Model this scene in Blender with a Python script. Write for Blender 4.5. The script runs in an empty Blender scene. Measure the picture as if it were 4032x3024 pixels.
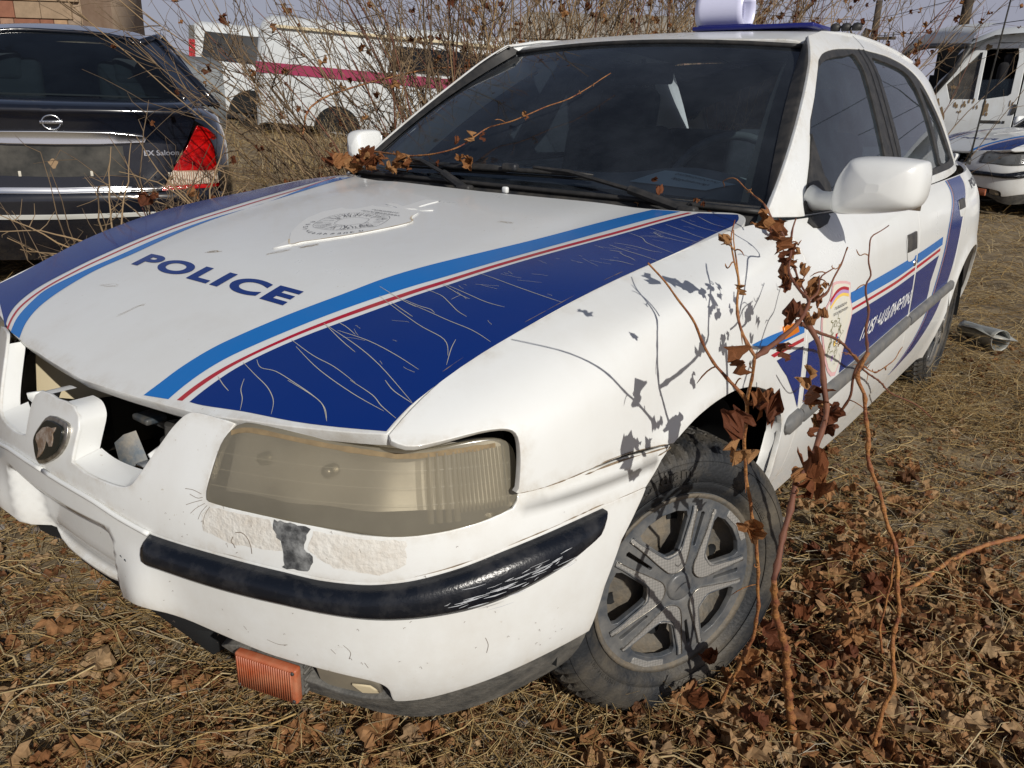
import bpy, bmesh, math, random
import numpy as np
from mathutils import Vector, Matrix
from mathutils.geometry import delaunay_2d_cdt
PI=math.pi
sc=bpy.context.scene
# ---------------- camera ----------------
cd=bpy.data.cameras.new('camera');cam=bpy.data.objects.new('camera',cd);sc.collection.objects.link(cam);sc.camera=cam
cd.sensor_width=36.0;cd.lens=28.123;cd.clip_start=.05;cd.clip_end=2500
_R=[[0.7886348,0.6142909,0.0264906],[0.2190260,-0.2404089,-0.9456380],[-0.5745282,0.7515652,-0.3241405]]
cam.matrix_world=Matrix(((_R[0][0],-_R[1][0],-_R[2][0],1.40492),(_R[0][1],-_R[1][1],-_R[2][1],-1.39060),(_R[0][2],-_R[1][2],-_R[2][2],1.16079),(0,0,0,1)))
# ---------------- light ----------------
SUN=Vector((.790,-.340,.470)).normalized()
sd=bpy.data.lights.new('sun','SUN');sd.energy=4.9;sd.angle=math.radians(.53);sd.color=(1.0,.95,.87)
so=bpy.data.objects.new('sun',sd);sc.collection.objects.link(so);so.rotation_euler=SUN.to_track_quat('Z','Y').to_euler()
w=bpy.data.worlds.new('World');sc.world=w;w.use_nodes=True;nt=w.node_tree
for n in list(nt.nodes): nt.nodes.remove(n)
sky=nt.nodes.new('ShaderNodeTexSky');sky.sky_type='NISHITA';sky.sun_disc=False
sky.sun_elevation=math.asin(SUN.z);sky.sun_rotation=math.atan2(SUN.x,SUN.y);sky.altitude=900;sky.air_density=1.0;sky.dust_density=2.5;sky.ozone_density=1.5
bg=nt.nodes.new('ShaderNodeBackground');bg.inputs[1].default_value=.060
out=nt.nodes.new('ShaderNodeOutputWorld')
# thin pale veil of high cloud, thickest towards the horizon
tcw=nt.nodes.new('ShaderNodeTexCoord');sx=nt.nodes.new('ShaderNodeSeparateXYZ');nt.links.new(tcw.outputs['Generated'],sx.inputs[0])
mrw=nt.nodes.new('ShaderNodeMapRange');mrw.inputs[1].default_value=.0;mrw.inputs[2].default_value=.6;mrw.inputs[3].default_value=.88;mrw.inputs[4].default_value=.12;mrw.interpolation_type='SMOOTHSTEP';nt.links.new(sx.outputs[2],mrw.inputs[0])
nzw=nt.nodes.new('ShaderNodeTexNoise');nzw.inputs['Scale'].default_value=2.2;nzw.inputs['Detail'].default_value=7;mpw=nt.nodes.new('ShaderNodeMapping');mpw.inputs['Scale'].default_value=(1,1,5);nt.links.new(tcw.outputs['Generated'],mpw.inputs[0]);nt.links.new(mpw.outputs[0],nzw.inputs['Vector'])
adw=nt.nodes.new('ShaderNodeMapRange');adw.inputs[1].default_value=.3;adw.inputs[2].default_value=.7;adw.inputs[3].default_value=.82;adw.inputs[4].default_value=1.08;nt.links.new(nzw.outputs['Fac'],adw.inputs[0])
muw=nt.nodes.new('ShaderNodeMath');muw.operation='MULTIPLY';muw.use_clamp=True;nt.links.new(mrw.outputs[0],muw.inputs[0]);nt.links.new(adw.outputs[0],muw.inputs[1])
mxw=nt.nodes.new('ShaderNodeMix');mxw.data_type='RGBA';mxw.inputs[7].default_value=(8.0,7.9,9.7,1);nt.links.new(muw.outputs[0],mxw.inputs[0]);nt.links.new(sky.outputs[0],mxw.inputs[6])
nt.links.new(mxw.outputs[2],bg.inputs[0]);nt.links.new(bg.outputs[0],out.inputs[0])
sc.view_settings.view_transform='Standard';sc.view_settings.look='None';sc.view_settings.exposure=-.38;sc.view_settings.gamma=1.0
sc.cycles.max_bounces=8;sc.cycles.transparent_max_bounces=16;sc.cycles.use_denoising=True
rnd=random.Random(7);nr=np.random.RandomState(11)

def nat(xs,ys):
    xs=np.asarray(xs,float);ys=np.asarray(ys,float);n=len(xs);A=np.zeros((n,n));b=np.zeros(n);h=np.diff(xs);A[0,0]=A[-1,-1]=1
    for i in range(1,n-1):
        A[i,i-1]=h[i-1];A[i,i]=2*(h[i-1]+h[i]);A[i,i+1]=h[i];b[i]=6*((ys[i+1]-ys[i])/h[i]-(ys[i]-ys[i-1])/h[i-1])
    M=np.linalg.solve(A,b)
    def f(x):
        x=np.asarray(x,float);xc=np.clip(x,xs[0],xs[-1]);i=np.clip(np.searchsorted(xs,xc)-1,0,n-2);d=xc-xs[i];hh=h[i]
        r=ys[i]+d*((ys[i+1]-ys[i])/hh-hh*(2*M[i]+M[i+1])/6)+M[i]/2*d**2+(M[i+1]-M[i])/(6*hh)*d**3
        s0=(ys[1]-ys[0])/h[0]-h[0]*M[1]/6;s1=(ys[-1]-ys[-2])/h[-1]+h[-1]*M[-2]/6
        return r+np.where(x<xs[0],(x-xs[0])*s0,0)+np.where(x>xs[-1],(x-xs[-1])*s1,0)
    return f
def pch(xs,ys):
    # monotone cubic
    xs=np.asarray(xs,float);ys=np.asarray(ys,float);h=np.diff(xs);d=np.diff(ys)/h;m=np.zeros(len(xs))
    m[0]=d[0];m[-1]=d[-1]
    for i in range(1,len(xs)-1):
        m[i]=0 if d[i-1]*d[i]<=0 else 3*(h[i-1]+h[i])/((2*h[i]+h[i-1])/d[i-1]+(h[i]+2*h[i-1])/d[i])
    def f(x):
        x=np.asarray(x,float);xc=np.clip(x,xs[0],xs[-1]);i=np.clip(np.searchsorted(xs,xc)-1,0,len(h)-1);t=(xc-xs[i])/h[i]
        return (2*t**3-3*t**2+1)*ys[i]+(t**3-2*t**2+t)*h[i]*m[i]+(-2*t**3+3*t**2)*ys[i+1]+(t**3-t**2)*h[i]*m[i+1]
    return f
def sst(a,b,x):
    t=np.clip((np.asarray(x,float)-a)/(b-a),0,1);return t*t*(3-2*t)
# ---------- nose: plan contour swept over z -------------
_cx=[0,.2,.4,.55,.68,.768,.815,.842,.852,.856];_cy=[-.875,-.862,-.818,-.765,-.68,-.56,-.43,-.30,-.2,-.05]
_cs=np.r_[0,np.cumsum(np.hypot(np.diff(_cx),np.diff(_cy)))]
_full_s=np.r_[-_cs[::-1],_cs[1:]]
_nfx=nat(_full_s,np.r_[-np.array(_cx)[::-1],_cx[1:]]);_nfy=nat(_full_s,np.r_[np.array(_cy)[::-1],_cy[1:]])
_noff=nat([.16,.22,.28,.34,.42,.50,.53,.56,.60,.66,.72,.78],[-.09,-.055,-.02,.0,.008,.010,.008,.004,-.006,-.028,-.052,-.08])
def N(t,z,off=0.0):
    t=np.asarray(t,float);z=np.asarray(z,float)+0*t;t=t+0*z
    X=_nfx(t);Y=_nfy(t);e=1e-3;tx=(_nfx(t+e)-_nfx(t-e));ty=(_nfy(t+e)-_nfy(t-e));l=np.hypot(tx,ty)
    a=np.abs(t)
    o=_noff(z)+off
    # number plate recess and the two forward bulges of the bumper
    side=1-sst(.158,.20,a)
    rec=side*sst(.335,.36,z)*(1-sst(.482,.497,z))
    o=o-.042*rec
    o=o+.022*np.exp(-((a-.262)/.05)**2)*(1-sst(.40,.50,z))
    o=o-.014*(1-sst(.1,.24,a))*(1-sst(.345,.40,z))
    # set-back of the upper fascia above the bumper seam
    # side part fades its tuck under
    o=np.where(z>.6,o*(1-.35*sst(.75,1.0,a)),o)
    return np.stack([X+o*ty/l,Y-o*tx/l,z],-1)
# ---------- hood -------------
_zc=nat([-.84,-.79,-.74,-.65,-.5,-.35,-.15,.1,.35,.55],[.668,.700,.727,.768,.826,.869,.902,.935,.957,.972])
_xe=nat([-.75,-.69,-.62,-.53,-.39,-.217,.1,.25,.34,.5],[.668,.661,.650,.655,.680,.697,.717,.728,.728,.73])
_ze=nat([-.75,-.69,-.62,-.53,-.39,-.217,.1,.25,.45,.55],[.708,.738,.766,.800,.841,.877,.914,.930,.945,.955])
def H(x,y,off=0.0):
    x=np.asarray(x,float);y=np.asarray(y,float)+0*x;x=x+0*y
    def zz(x,y):
        u=np.abs(x)/_xe(y);c=_zc(y);z=c-(c-_ze(y))*u**2.6
        z=z-.006*np.exp(-((u-.62)/.10)**2)*sst(-.75,-.3,y)*0.6
        return z
    z=zz(x,y)
    if np.any(off):
        e=1e-3;gx=(zz(x+e,y)-zz(x-e,y))/(2*e);gy=(zz(x,y+e)-zz(x,y-e))/(2*e);l=np.sqrt(1+gx*gx+gy*gy)
        return np.stack([x-off*gx/l,y-off*gy/l,z+off/l],-1)
    return np.stack([x,y,z],-1)
# ---------- flank: fender, doors, quarter (left) param (y,s) ----------
_fs=np.array([0,.10,.22,.36,.52,.68,.84,1.0])
_fy=np.array([-.80,-.69,-.55,-.40,-.20,.05,.30,.50,.80,1.2,1.8,2.3,2.65,3.0,3.4])
def _sec(y):
    xe=float(_xe(y)) if y<.34 else None
    if y<.34: x0,z0=float(_xe(y)),float(_ze(y))
    else:
        x0=float(np.interp(y,[.34,.42,.5,.8,1.2,1.8,2.3,2.65,3.0,3.4],[.728,.738,.752,.775,.788,.790,.782,.764,.69,.57]))
        z0=float(np.interp(y,[.34,.42,.5,.8,1.2,1.8,2.3,2.65,3.0,3.4],[.938,.936,.932,.930,.935,.945,.955,.965,.975,.975]))
    xm=float(np.interp(y,[-.80,-.69,-.55,-.40,-.20,.05,.5,1.0,2.3,2.65,3.0,3.4],[.70,.735,.788,.826,.850,.858,.858,.860,.860,.856,.792,.65]))
    # points (x,z)
    P=[(x0,z0),
       (x0+(xm-x0)*.46,z0-.022),
       (x0+(xm-x0)*.78,z0-.055),
       (x0+(xm-x0)*.93,z0-.14 if z0>.85 else z0-.10),
       (xm-.002,.645 if z0>.80 else .62),
       (xm,.53),(xm-.006,.40),(xm-.050,.235)]
    w=min(1,max(0,(y+.1)/.75));w=w*w*(3-2*w)
    Q=[(x0+(xm-x0)*.30,z0-.035),(x0+(xm-x0)*.62,z0-.09),(x0+(xm-x0)*.86,z0-.18)]
    for i in (1,2,3): P[i]=(P[i][0]*(1-w)+Q[i-1][0]*w,P[i][1]*(1-w)+Q[i-1][1]*w)
    zs=[p[1] for p in P]
    for i in range(1,8):
        if zs[i]>=zs[i-1]-.01: zs[i]=zs[i-1]-.01
    return [(P[i][0],zs[i]) for i in range(8)]
_FX=[];_FZ=[]
_secs=[_sec(y) for y in _fy]
_fxs=[nat(_fy,[s[i][0] for s in _secs]) for i in range(8)]
_fzs=[nat(_fy,[s[i][1] for s in _secs]) for i in range(8)]
def _bas(xs):
    # cardinal natural-spline basis for vectorised evaluation
    return [nat(xs,np.eye(len(xs))[i]) for i in range(len(xs))]
_fb=_bas(_fs)
def F(y,s,off=0.0):
    y=np.asarray(y,float);s=np.asarray(s,float)+0*y;y=y+0*s
    def ev(y,s):
        X=0;Z=0
        for i in range(8):
            b=_fb[i](s);X=X+b*_fxs[i](y);Z=Z+b*_fzs[i](y)
        # soft wheel arch flares
        for yc,zc_ in ((-.055,.27),(2.57,.27)):
            r=np.hypot(y-yc,Z-zc_);X=X+.010*np.exp(-((r-.385)/.035)**2)
        return np.stack([X,y,Z],-1)
    P=ev(y,s)
    if np.any(off):
        e=1e-3;n=np.cross(ev(y+e,s)-ev(y-e,s),ev(y,s+e)-ev(y,s-e));n=n/np.linalg.norm(n,axis=-1,keepdims=True)
        n=n*np.where(n[...,0:1]<0,-1,1)
        P=P+np.asarray(off)[...,None]*n if np.ndim(off) else P+off*n
    return P
# ---------- greenhouse side (left) param (y,z) ----------
_gb=nat([.35,.6,1.0,1.5,2.2,2.5,2.75,3.0,3.3],[.716,.752,.782,.792,.782,.765,.715,.63,.50])
def G(y,z,off=0.0):
    y=np.asarray(y,float);z=np.asarray(z,float)+0*y;y=y+0*z
    h=z-.93;k=.40
    X=_gb(y)-k*h-.18*np.maximum(h,0)**2-2.2*np.maximum(h-.36,0)**2
    c=1/np.hypot(1,k)
    return np.stack([X+off*c,y,z+off*c*k],-1)
# ---------- windscreen param (a,b) ----------
def W(a,b,off=0.0):
    a=np.asarray(a,float);b=np.asarray(b,float)+0*a;a=a+0*b
    B=np.stack([.700*a,.395+.095*a*a,.962-.012*a*a],-1)
    T=np.stack([.520*a,1.055+.050*a*a,1.372-.020*a*a],-1)
    P=B+(T-B)*b[...,None]
    P[...,1]-=.018*np.sin(np.pi*b);P[...,2]+=.018*np.sin(np.pi*b)
    if np.any(off):
        P=P+off*np.stack([.25*a,-.55+0*a,.80+0*a],-1)
    return P
_rz=nat([1.0,1.1,1.3,1.6,2.0,2.4,2.7],[1.366,1.390,1.424,1.444,1.440,1.412,1.365])
def R(x,y,off=0.0):
    x=np.asarray(x,float);y=np.asarray(y,float)+0*x;x=x+0*y
    return np.stack([x,y,_rz(y)-.055*x**2-4.0*np.maximum(np.abs(x)-.47,0)**2+off],-1)

# ---------------- terrain ----------------
def gz(x,y):
    x=np.asarray(x,float);y=np.asarray(y,float)
    z=-.05-.06*(x-.8)+.03*y
    d=np.hypot(x-1,y);z=np.where(z>0,z,z);lim=.95
    z=np.where(z>.55,.55+.40*(1-np.exp(-(z-.55)/.40)),z);z=np.where(z<-.5,-.5-.3*(1-np.exp((z+.5)/.3)),z)
    return z+.018*np.sin(2.1*x+.7*y)*np.cos(1.3*y-.6*x)+.008*np.sin(7*x+2)*np.sin(6*y+1)

# ---------------- helpers ----------------
COL=sc.collection
def thing(name,label,cat,loc=(0,0,0),rotz=0,group=None,kind=None):
    o=bpy.data.objects.new(name,None);COL.objects.link(o);o.location=loc;o.rotation_euler=(0,0,rotz);o.empty_display_size=.1
    tag(o,label,cat,group,kind);return o
def tag(o,label=None,cat=None,group=None,kind=None):
    if label:o['label']=label
    if cat:o['category']=cat
    if group:o['group']=group
    if kind:o['kind']=kind
    return o
def mk(name,V,Fc,mat=None,parent=None,smooth=True,normals=None,mi=None,mats=None,uv=None):
    me=bpy.data.meshes.new(name);V=np.asarray(V,float)
    me.from_pydata(V.tolist(),[],[tuple(int(i) for i in f) for f in Fc])
    for m in (mats or ([mat] if mat else [])): me.materials.append(m)
    if mi is not None: me.polygons.foreach_set('material_index',np.asarray(mi,np.int32))
    me.polygons.foreach_set('use_smooth',np.full(len(me.polygons),smooth))
    me.update()
    if normals is not None: me.normals_split_custom_set_from_vertices(np.asarray(normals,float).tolist())
    o=bpy.data.objects.new(name,me);COL.objects.link(o)
    if parent is not None: o.parent=parent
    return o
def big(name,V,tri,mat=None,mats=None,mi=None,parent=None,smooth=False):
    me=bpy.data.meshes.new(name);V=np.ascontiguousarray(V,np.float32);tri=np.ascontiguousarray(tri,np.int32);k=tri.shape[1]
    me.vertices.add(len(V));me.vertices.foreach_set('co',V.ravel());me.loops.add(tri.size);me.loops.foreach_set('vertex_index',tri.ravel())
    me.polygons.add(len(tri));me.polygons.foreach_set('loop_start',np.arange(0,tri.size,k,dtype=np.int32))
    me.polygons.foreach_set('use_smooth',np.full(len(tri),smooth))
    for m in (mats or [mat]): me.materials.append(m)
    if mi is not None: me.polygons.foreach_set('material_index',np.asarray(mi,np.int32))
    me.update(calc_edges=True)
    o=bpy.data.objects.new(name,me);COL.objects.link(o)
    if parent is not None:o.parent=parent
    return o
def cr(pts,n=6,closed=False):
    P=np.asarray(pts,float);m=len(P);out=[]
    rng=range(m if closed else m-1)
    for i in rng:
        if closed:a,b,c,d=P[(i-1)%m],P[i],P[(i+1)%m],P[(i+2)%m]
        else:a,b,c,d=P[max(i-1,0)],P[i],P[i+1],P[min(i+2,m-1)]
        for t in np.arange(n)/n:
            out.append(.5*((2*b)+(-a+c)*t+(2*a-5*b+4*c-d)*t*t+(-a+3*b-3*c+d)*t**3))
    if not closed: out.append(P[-1])
    return np.array(out)
def dens(P,res,closed=True):
    P=np.asarray(P,float);out=[];m=len(P)
    for i in range(m if closed else m-1):
        a=P[i];b=P[(i+1)%m];k=max(1,int(np.hypot(*(b-a))/res+.5))
        for j in range(k): out.append(a+(b-a)*j/k)
    if not closed: out.append(P[-1])
    return np.array(out)
def inpoly(P,poly):
    x,y=P[:,0],P[:,1];c=np.zeros(len(P),bool);n=len(poly);j=n-1
    for i in range(n):
        xi,yi=poly[i];xj,yj=poly[j]
        if yi!=yj: c^=((yi>y)!=(yj>y))&(x<(xj-xi)*(y-yi)/(yj-yi)+xi)
        j=i
    return c
def triang(outer,holes,res,sc_):
    s=np.array(sc_);O=dens(np.asarray(outer,float)*s,res);Hs=[dens(np.asarray(h,float)*s,res*.8) for h in holes]
    pts=[O]+Hs;V=np.concatenate(pts);E=[];k=0
    for p in pts:
        n=len(p);E+=[(k+i,k+(i+1)%n) for i in range(n)];k+=n
    lo,hi=O.min(0),O.max(0)
    gx,gy=np.meshgrid(np.arange(lo[0]+res*.5,hi[0],res),np.arange(lo[1]+res*.5,hi[1],res*.87),indexing='ij')
    gx[:,1::2]+=res*.5
    I=np.stack([gx.ravel(),gy.ravel()],1);ok=inpoly(I,O)
    for h in Hs: ok&=~inpoly(I,h)
    I=I[ok]
    if len(I):
        d=np.full(len(I),9.)
        for j in range(0,len(V),200):
            d=np.minimum(d,np.sqrt(((I[:,None]-V[None,j:j+200])**2).sum(-1)).min(1))
        I=I[d>res*.45]
    A=np.concatenate([V,I])
    r=delaunay_2d_cdt([Vector(a) for a in A],E,[],0,1e-6)
    vo=np.array([(v.x,v.y) for v in r[0]]);T=np.array([f for f in r[2] if len(f)==3])
    c=vo[T].mean(1);ok=inpoly(c,O)
    for h in Hs: ok&=~inpoly(c,h)
    T=T[ok];a=vo[T];ar=(a[:,1,0]-a[:,0,0])*(a[:,2,1]-a[:,0,1])-(a[:,2,0]-a[:,0,0])*(a[:,1,1]-a[:,0,1])
    T=T[np.abs(ar)>1e-12]
    used=np.unique(T);mp=-np.ones(len(vo),int);mp[used]=np.arange(len(used))
    return vo[used]/s,mp[T]
def snorm(S,U,V,sc_):
    e=1e-3;a=S(U+e,V)-S(U-e,V);b=S(U,V+e)-S(U,V-e);n=np.cross(a,b);return n/np.maximum(np.linalg.norm(n,axis=-1,keepdims=True),1e-9)
def panel(name,S,outer,holes=(),res=.022,off=0.0,depth=.014,scale=(1,1),mat=None,parent=None,mir=False,rim=True,nsign=None,lip=.0022):
    UV,T=triang(outer,holes,res,scale)
    P=S(UV[:,0],UV[:,1],off);n=snorm(S,UV[:,0],UV[:,1],scale)
    # orient normals outward (sign given, default away from car axis / up)
    if nsign is None:
        ref=P.mean(0)-np.array([0,P.mean(0)[1]+(.6 if P.mean(0)[1]<-.4 else 0),.45]);nsign=1 if (n.mean(0)@ref)>0 else -1
    n=n*nsign
    fn=np.cross(P[T[:,1]]-P[T[:,0]],P[T[:,2]]-P[T[:,0]])
    if (fn*n[T[:,0]]).sum()<0: T=T[:,::-1]
    V=P.copy();NN=n.copy();Fc=[tuple(t) for t in T];dirt=None
    if mat is not None and mat.get('edge_dirt'):
        s2=np.array(scale);bd=np.concatenate([dens(np.asarray(q,float)*s2,.008) for q in [outer]+list(holes)]);dd=np.full(len(UV),9.)
        for j in range(0,len(bd),200): dd=np.minimum(dd,np.sqrt(((UV[:,None]*s2-bd[None,j:j+200])**2).sum(-1)).min(1))
        dirt=np.exp(-dd/.007)
    if rim:
        from collections import Counter
        ed=Counter();
        for t in T:
            for a,b in ((t[0],t[1]),(t[1],t[2]),(t[2],t[0])): ed[(a,b)]+=1
        be=[(a,b) for (a,b) in ed if (b,a) not in ed]
        nxt={a:b for a,b in be};prv={b:a for a,b in be};vs=list(nxt.keys())
        ou=np.zeros_like(V)
        for v in vs:
            a=prv.get(v,v);b=nxt[v];t_=P[b]-P[a];o_=np.cross(t_,n[v]);l=np.linalg.norm(o_);ou[v]=o_/l if l>1e-9 else 0
        idx={};rings=[(lip*.6,lip*.25,.75),(lip,lip,.15),(lip,depth,0.0)]
        Vn=[];Nn=[];base=len(V)
        for k,(o_,d_,wn) in enumerate(rings):
            for v in vs:
                idx[(k,v)]=base+len(Vn);Vn.append(P[v]+ou[v]*o_-n[v]*d_);q=n[v]*wn+ou[v]*(1-wn);Nn.append(q/max(np.linalg.norm(q),1e-9))
        for a,b in be:
            if a==b: continue
            Fc.append((b,a,idx[(0,a)],idx[(0,b)]))
            for k in (0,1): Fc.append((idx[(k,b)],idx[(k,a)],idx[(k+1,a)],idx[(k+1,b)]))
        V=np.concatenate([V,np.array(Vn)]);NN=np.concatenate([NN,np.array(Nn)])
    if mir:
        V=V*np.array([-1,1,1]);NN=NN*np.array([-1,1,1]);Fc=[tuple(reversed(f)) for f in Fc]
    ob=mk(name,V,Fc,mat,parent,True,NN)
    if dirt is not None:
        a=ob.data.attributes.new('dirt','FLOAT','POINT');a.data.foreach_set('value',np.r_[dirt,np.ones(len(V)-len(dirt))].astype(np.float32))
    return ob
def tube(pts,r,seg=8,cap=True):
    P=np.asarray(pts,float);n=len(P);rr=np.full(n,r) if np.isscalar(r) else np.asarray(r,float)
    t=np.gradient(P,axis=0);t/=np.maximum(np.linalg.norm(t,axis=1,keepdims=True),1e-9)
    up=np.array([0,0,1.]) if abs(t[0][2])<.9 else np.array([1.,0,0]);V=[];u=np.cross(up,t[0]);u/=np.linalg.norm(u)
    for i in range(n):
        u=u-t[i]*(u@t[i]);u/=max(np.linalg.norm(u),1e-9);v=np.cross(t[i],u)
        a=np.arange(seg)*2*PI/seg;V.append(P[i]+rr[i]*(np.cos(a)[:,None]*u+np.sin(a)[:,None]*v))
    V=np.concatenate(V);Fc=[]
    for i in range(n-1):
        for j in range(seg):
            Fc.append((i*seg+j,i*seg+(j+1)%seg,(i+1)*seg+(j+1)%seg,(i+1)*seg+j))
    if cap: Fc.append(tuple(range(seg))[::-1]);Fc.append(tuple((n-1)*seg+j for j in range(seg)))
    return V,Fc
class MB:
    def __init__(s): s.V=[];s.F=[];s.n=0
    def add(s,V,Fc):
        V=np.asarray(V,float);s.V.append(V);s.F+=[tuple(i+s.n for i in f) for f in Fc];s.n+=len(V);return s
    def box(s,c,d,rz=0,rx=0,bev=0):
        c=np.array(c,float);h=np.array(d,float)/2;b=min(bev,*(h*.9))
        if b<=0:
            V=np.array([(x,y,z) for x in(-1,1) for y in(-1,1) for z in(-1,1)])*h
            Fc=[(0,1,3,2),(4,6,7,5),(0,4,5,1),(2,3,7,6),(0,2,6,4),(1,5,7,3)]
        else:
            bm=bmesh.new();bmesh.ops.create_cube(bm,size=1)
            for v in bm.verts: v.co=Vector((v.co.x*2*h[0],v.co.y*2*h[1],v.co.z*2*h[2]))
            bmesh.ops.bevel(bm,geom=bm.edges[:],offset=b,segments=3,affect='EDGES',profile=.5)
            bm.verts.index_update();V=np.array([v.co[:] for v in bm.verts]);Fc=[tuple(v.index for v in f.verts) for f in bm.faces];bm.free()
        M=(Matrix.Rotation(rz,3,'Z')@Matrix.Rotation(rx,3,'X'));M=np.array(M)
        return s.add(V@M.T+c,Fc)
    def tube(s,p,r,seg=8): return s.add(*tube(p,r,seg))
    def lathe(s,prof,axis_o=(0,0,0),seg=32,ax='x'):
        prof=np.asarray(prof,float);a=np.arange(seg)*2*PI/seg;V=[]
        for (h,r) in prof:
            c=np.stack([np.full(seg,h),r*np.cos(a),r*np.sin(a)],1)
            if ax=='z': c=c[:,[1,2,0]]
            if ax=='y': c=c[:,[1,0,2]]
            V.append(c)
        V=np.concatenate(V)+np.array(axis_o);Fc=[]
        for i in range(len(prof)-1):
            for j in range(seg): Fc.append((i*seg+j,(i+1)*seg+j,(i+1)*seg+(j+1)%seg,i*seg+(j+1)%seg))
        return s.add(V,Fc)
    def grid(s,P):
        n,m=P.shape[:2];return s.add(P.reshape(-1,3),[(i*m+j,(i+1)*m+j,(i+1)*m+j+1,i*m+j+1) for i in range(n-1) for j in range(m-1)])
    def build(s,name,mat,parent=None,smooth=True,mir=False,fixn=False):
        V=np.concatenate(s.V);Fc=s.F
        if mir: V=V*np.array([-1,1,1]);Fc=[tuple(reversed(f)) for f in Fc]
        o=mk(name,V,Fc,mat,parent,smooth)
        if fixn:
            bm=bmesh.new();bm.from_mesh(o.data);bmesh.ops.recalc_face_normals(bm,faces=bm.faces[:]);bm.to_mesh(o.data);bm.free()
        return o
def sharp(o,ang=35):
    me=o.data;me.set_sharp_from_angle(angle=math.radians(ang));return o
def text_mesh(s,size=1.0,bold=0.0,cuts=1,spacing=1.0,extr=0.0):
    c=bpy.data.curves.new('txt','FONT');c.body=s;c.size=size;c.offset=bold;c.space_character=spacing;c.align_x='LEFT';c.extrude=extr
    o=bpy.data.objects.new('txt',c);COL.objects.link(o);dg=bpy.context.evaluated_depsgraph_get();dg.update();me=bpy.data.meshes.new_from_object(o.evaluated_get(dg))
    bm=bmesh.new();bm.from_mesh(me);bmesh.ops.triangulate(bm,faces=bm.faces[:])
    if cuts: bmesh.ops.subdivide_edges(bm,edges=bm.edges[:],cuts=cuts,use_grid_fill=True);bmesh.ops.triangulate(bm,faces=bm.faces[:])
    bm.verts.index_update();V=np.array([v.co[:] for v in bm.verts]) if len(bm.verts) else np.zeros((0,3));Fc=[tuple(v.index for v in f.verts) for f in bm.faces];bm.free()
    bpy.data.objects.remove(o);bpy.data.meshes.remove(me);bpy.data.curves.remove(c);return V,Fc
def text_on(name,s,S,p00,p10,p01,off,mat,parent,bold=0.0,cuts=2,spacing=1.0,mir=False):
    # lettering box (lower left, lower right, upper left) in the surface's own coordinates
    V,Fc=text_mesh(s,1.0,bold,cuts,spacing)
    lo,hi=V.min(0),V.max(0);u=(V[:,0]-lo[0])/(hi[0]-lo[0]);v=(V[:,1]-lo[1])/(hi[1]-lo[1])
    p00,p10,p01=map(np.array,(p00,p10,p01));q=p00+u[:,None]*(p10-p00)+v[:,None]*(p01-p00)
    P=S(q[:,0],q[:,1],off)
    if mir:P=P*np.array([-1,1,1])
    return mk(name,P,Fc,mat,parent,True)
def ribbon_on(S,line,wid,off,scale=(1,1)):
    L=np.asarray(line,float)*np.array(scale);t=np.gradient(L,axis=0);t/=np.maximum(np.linalg.norm(t,axis=1,keepdims=True),1e-9)
    nrm=np.stack([-t[:,1],t[:,0]],1);ww=(wid if np.ndim(wid) else np.full(len(L),wid))[:,None]*.5
    a=(L+nrm*ww)/np.array(scale);b=(L-nrm*ww)/np.array(scale)
    V=np.concatenate([S(a[:,0],a[:,1],off),S(b[:,0],b[:,1],off)]);n=len(L)
    return V,[(i,i+1,n+i+1,n+i) for i in range(n-1)]
# ---------------- materials ----------------
def mat(name,col,rough=.5,metal=0,spec=.5,coat=0,bump=0,bscale=80,noise=None,nscale=6,alpha=None,trans=0,ior=1.45,emit=None):
    """noise: (other colour, amount, contrast) mixed by object-space noise"""
    m=bpy.data.materials.new(name);m.use_nodes=True;nt=m.node_tree;b=nt.nodes['Principled BSDF'];L=nt.links
    b.inputs['Base Color'].default_value=(*col,1);b.inputs['Roughness'].default_value=rough;b.inputs['Metallic'].default_value=metal
    b.inputs['Specular IOR Level'].default_value=spec;b.inputs['Coat Weight'].default_value=coat;b.inputs['Coat Roughness'].default_value=.06;b.inputs['IOR'].default_value=ior
    b.inputs['Transmission Weight'].default_value=trans
    tc=nt.nodes.new('ShaderNodeTexCoord')
    if noise:
        nz=nt.nodes.new('ShaderNodeTexNoise');nz.inputs['Scale'].default_value=nscale;nz.inputs['Detail'].default_value=8;nz.inputs['Roughness'].default_value=.65
        L.new(tc.outputs['Object'],nz.inputs['Vector']);mr=nt.nodes.new('ShaderNodeMapRange');c=noise[2]
        mr.inputs[1].default_value=.5-.5*c+(.5-noise[1])*.5;mr.inputs[2].default_value=.5+.5*c+(.5-noise[1])*.5
        L.new(nz.outputs['Fac'],mr.inputs[0]);mx=nt.nodes.new('ShaderNodeMix');mx.data_type='RGBA';mx.inputs[6].default_value=(*col,1);mx.inputs[7].default_value=(*noise[0],1)
        L.new(mr.outputs[0],mx.inputs[0]);L.new(mx.outputs[2],b.inputs['Base Color']);m['mix']=mx.name
    if bump:
        nb=nt.nodes.new('ShaderNodeTexNoise');nb.inputs['Scale'].default_value=bscale;nb.inputs['Detail'].default_value=5;L.new(tc.outputs['Object'],nb.inputs['Vector'])
        bp=nt.nodes.new('ShaderNodeBump');bp.inputs['Strength'].default_value=bump;bp.inputs['Distance'].default_value=.01;L.new(nb.outputs['Fac'],bp.inputs['Height']);L.new(bp.outputs[0],b.inputs['Normal'])
    return m
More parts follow.
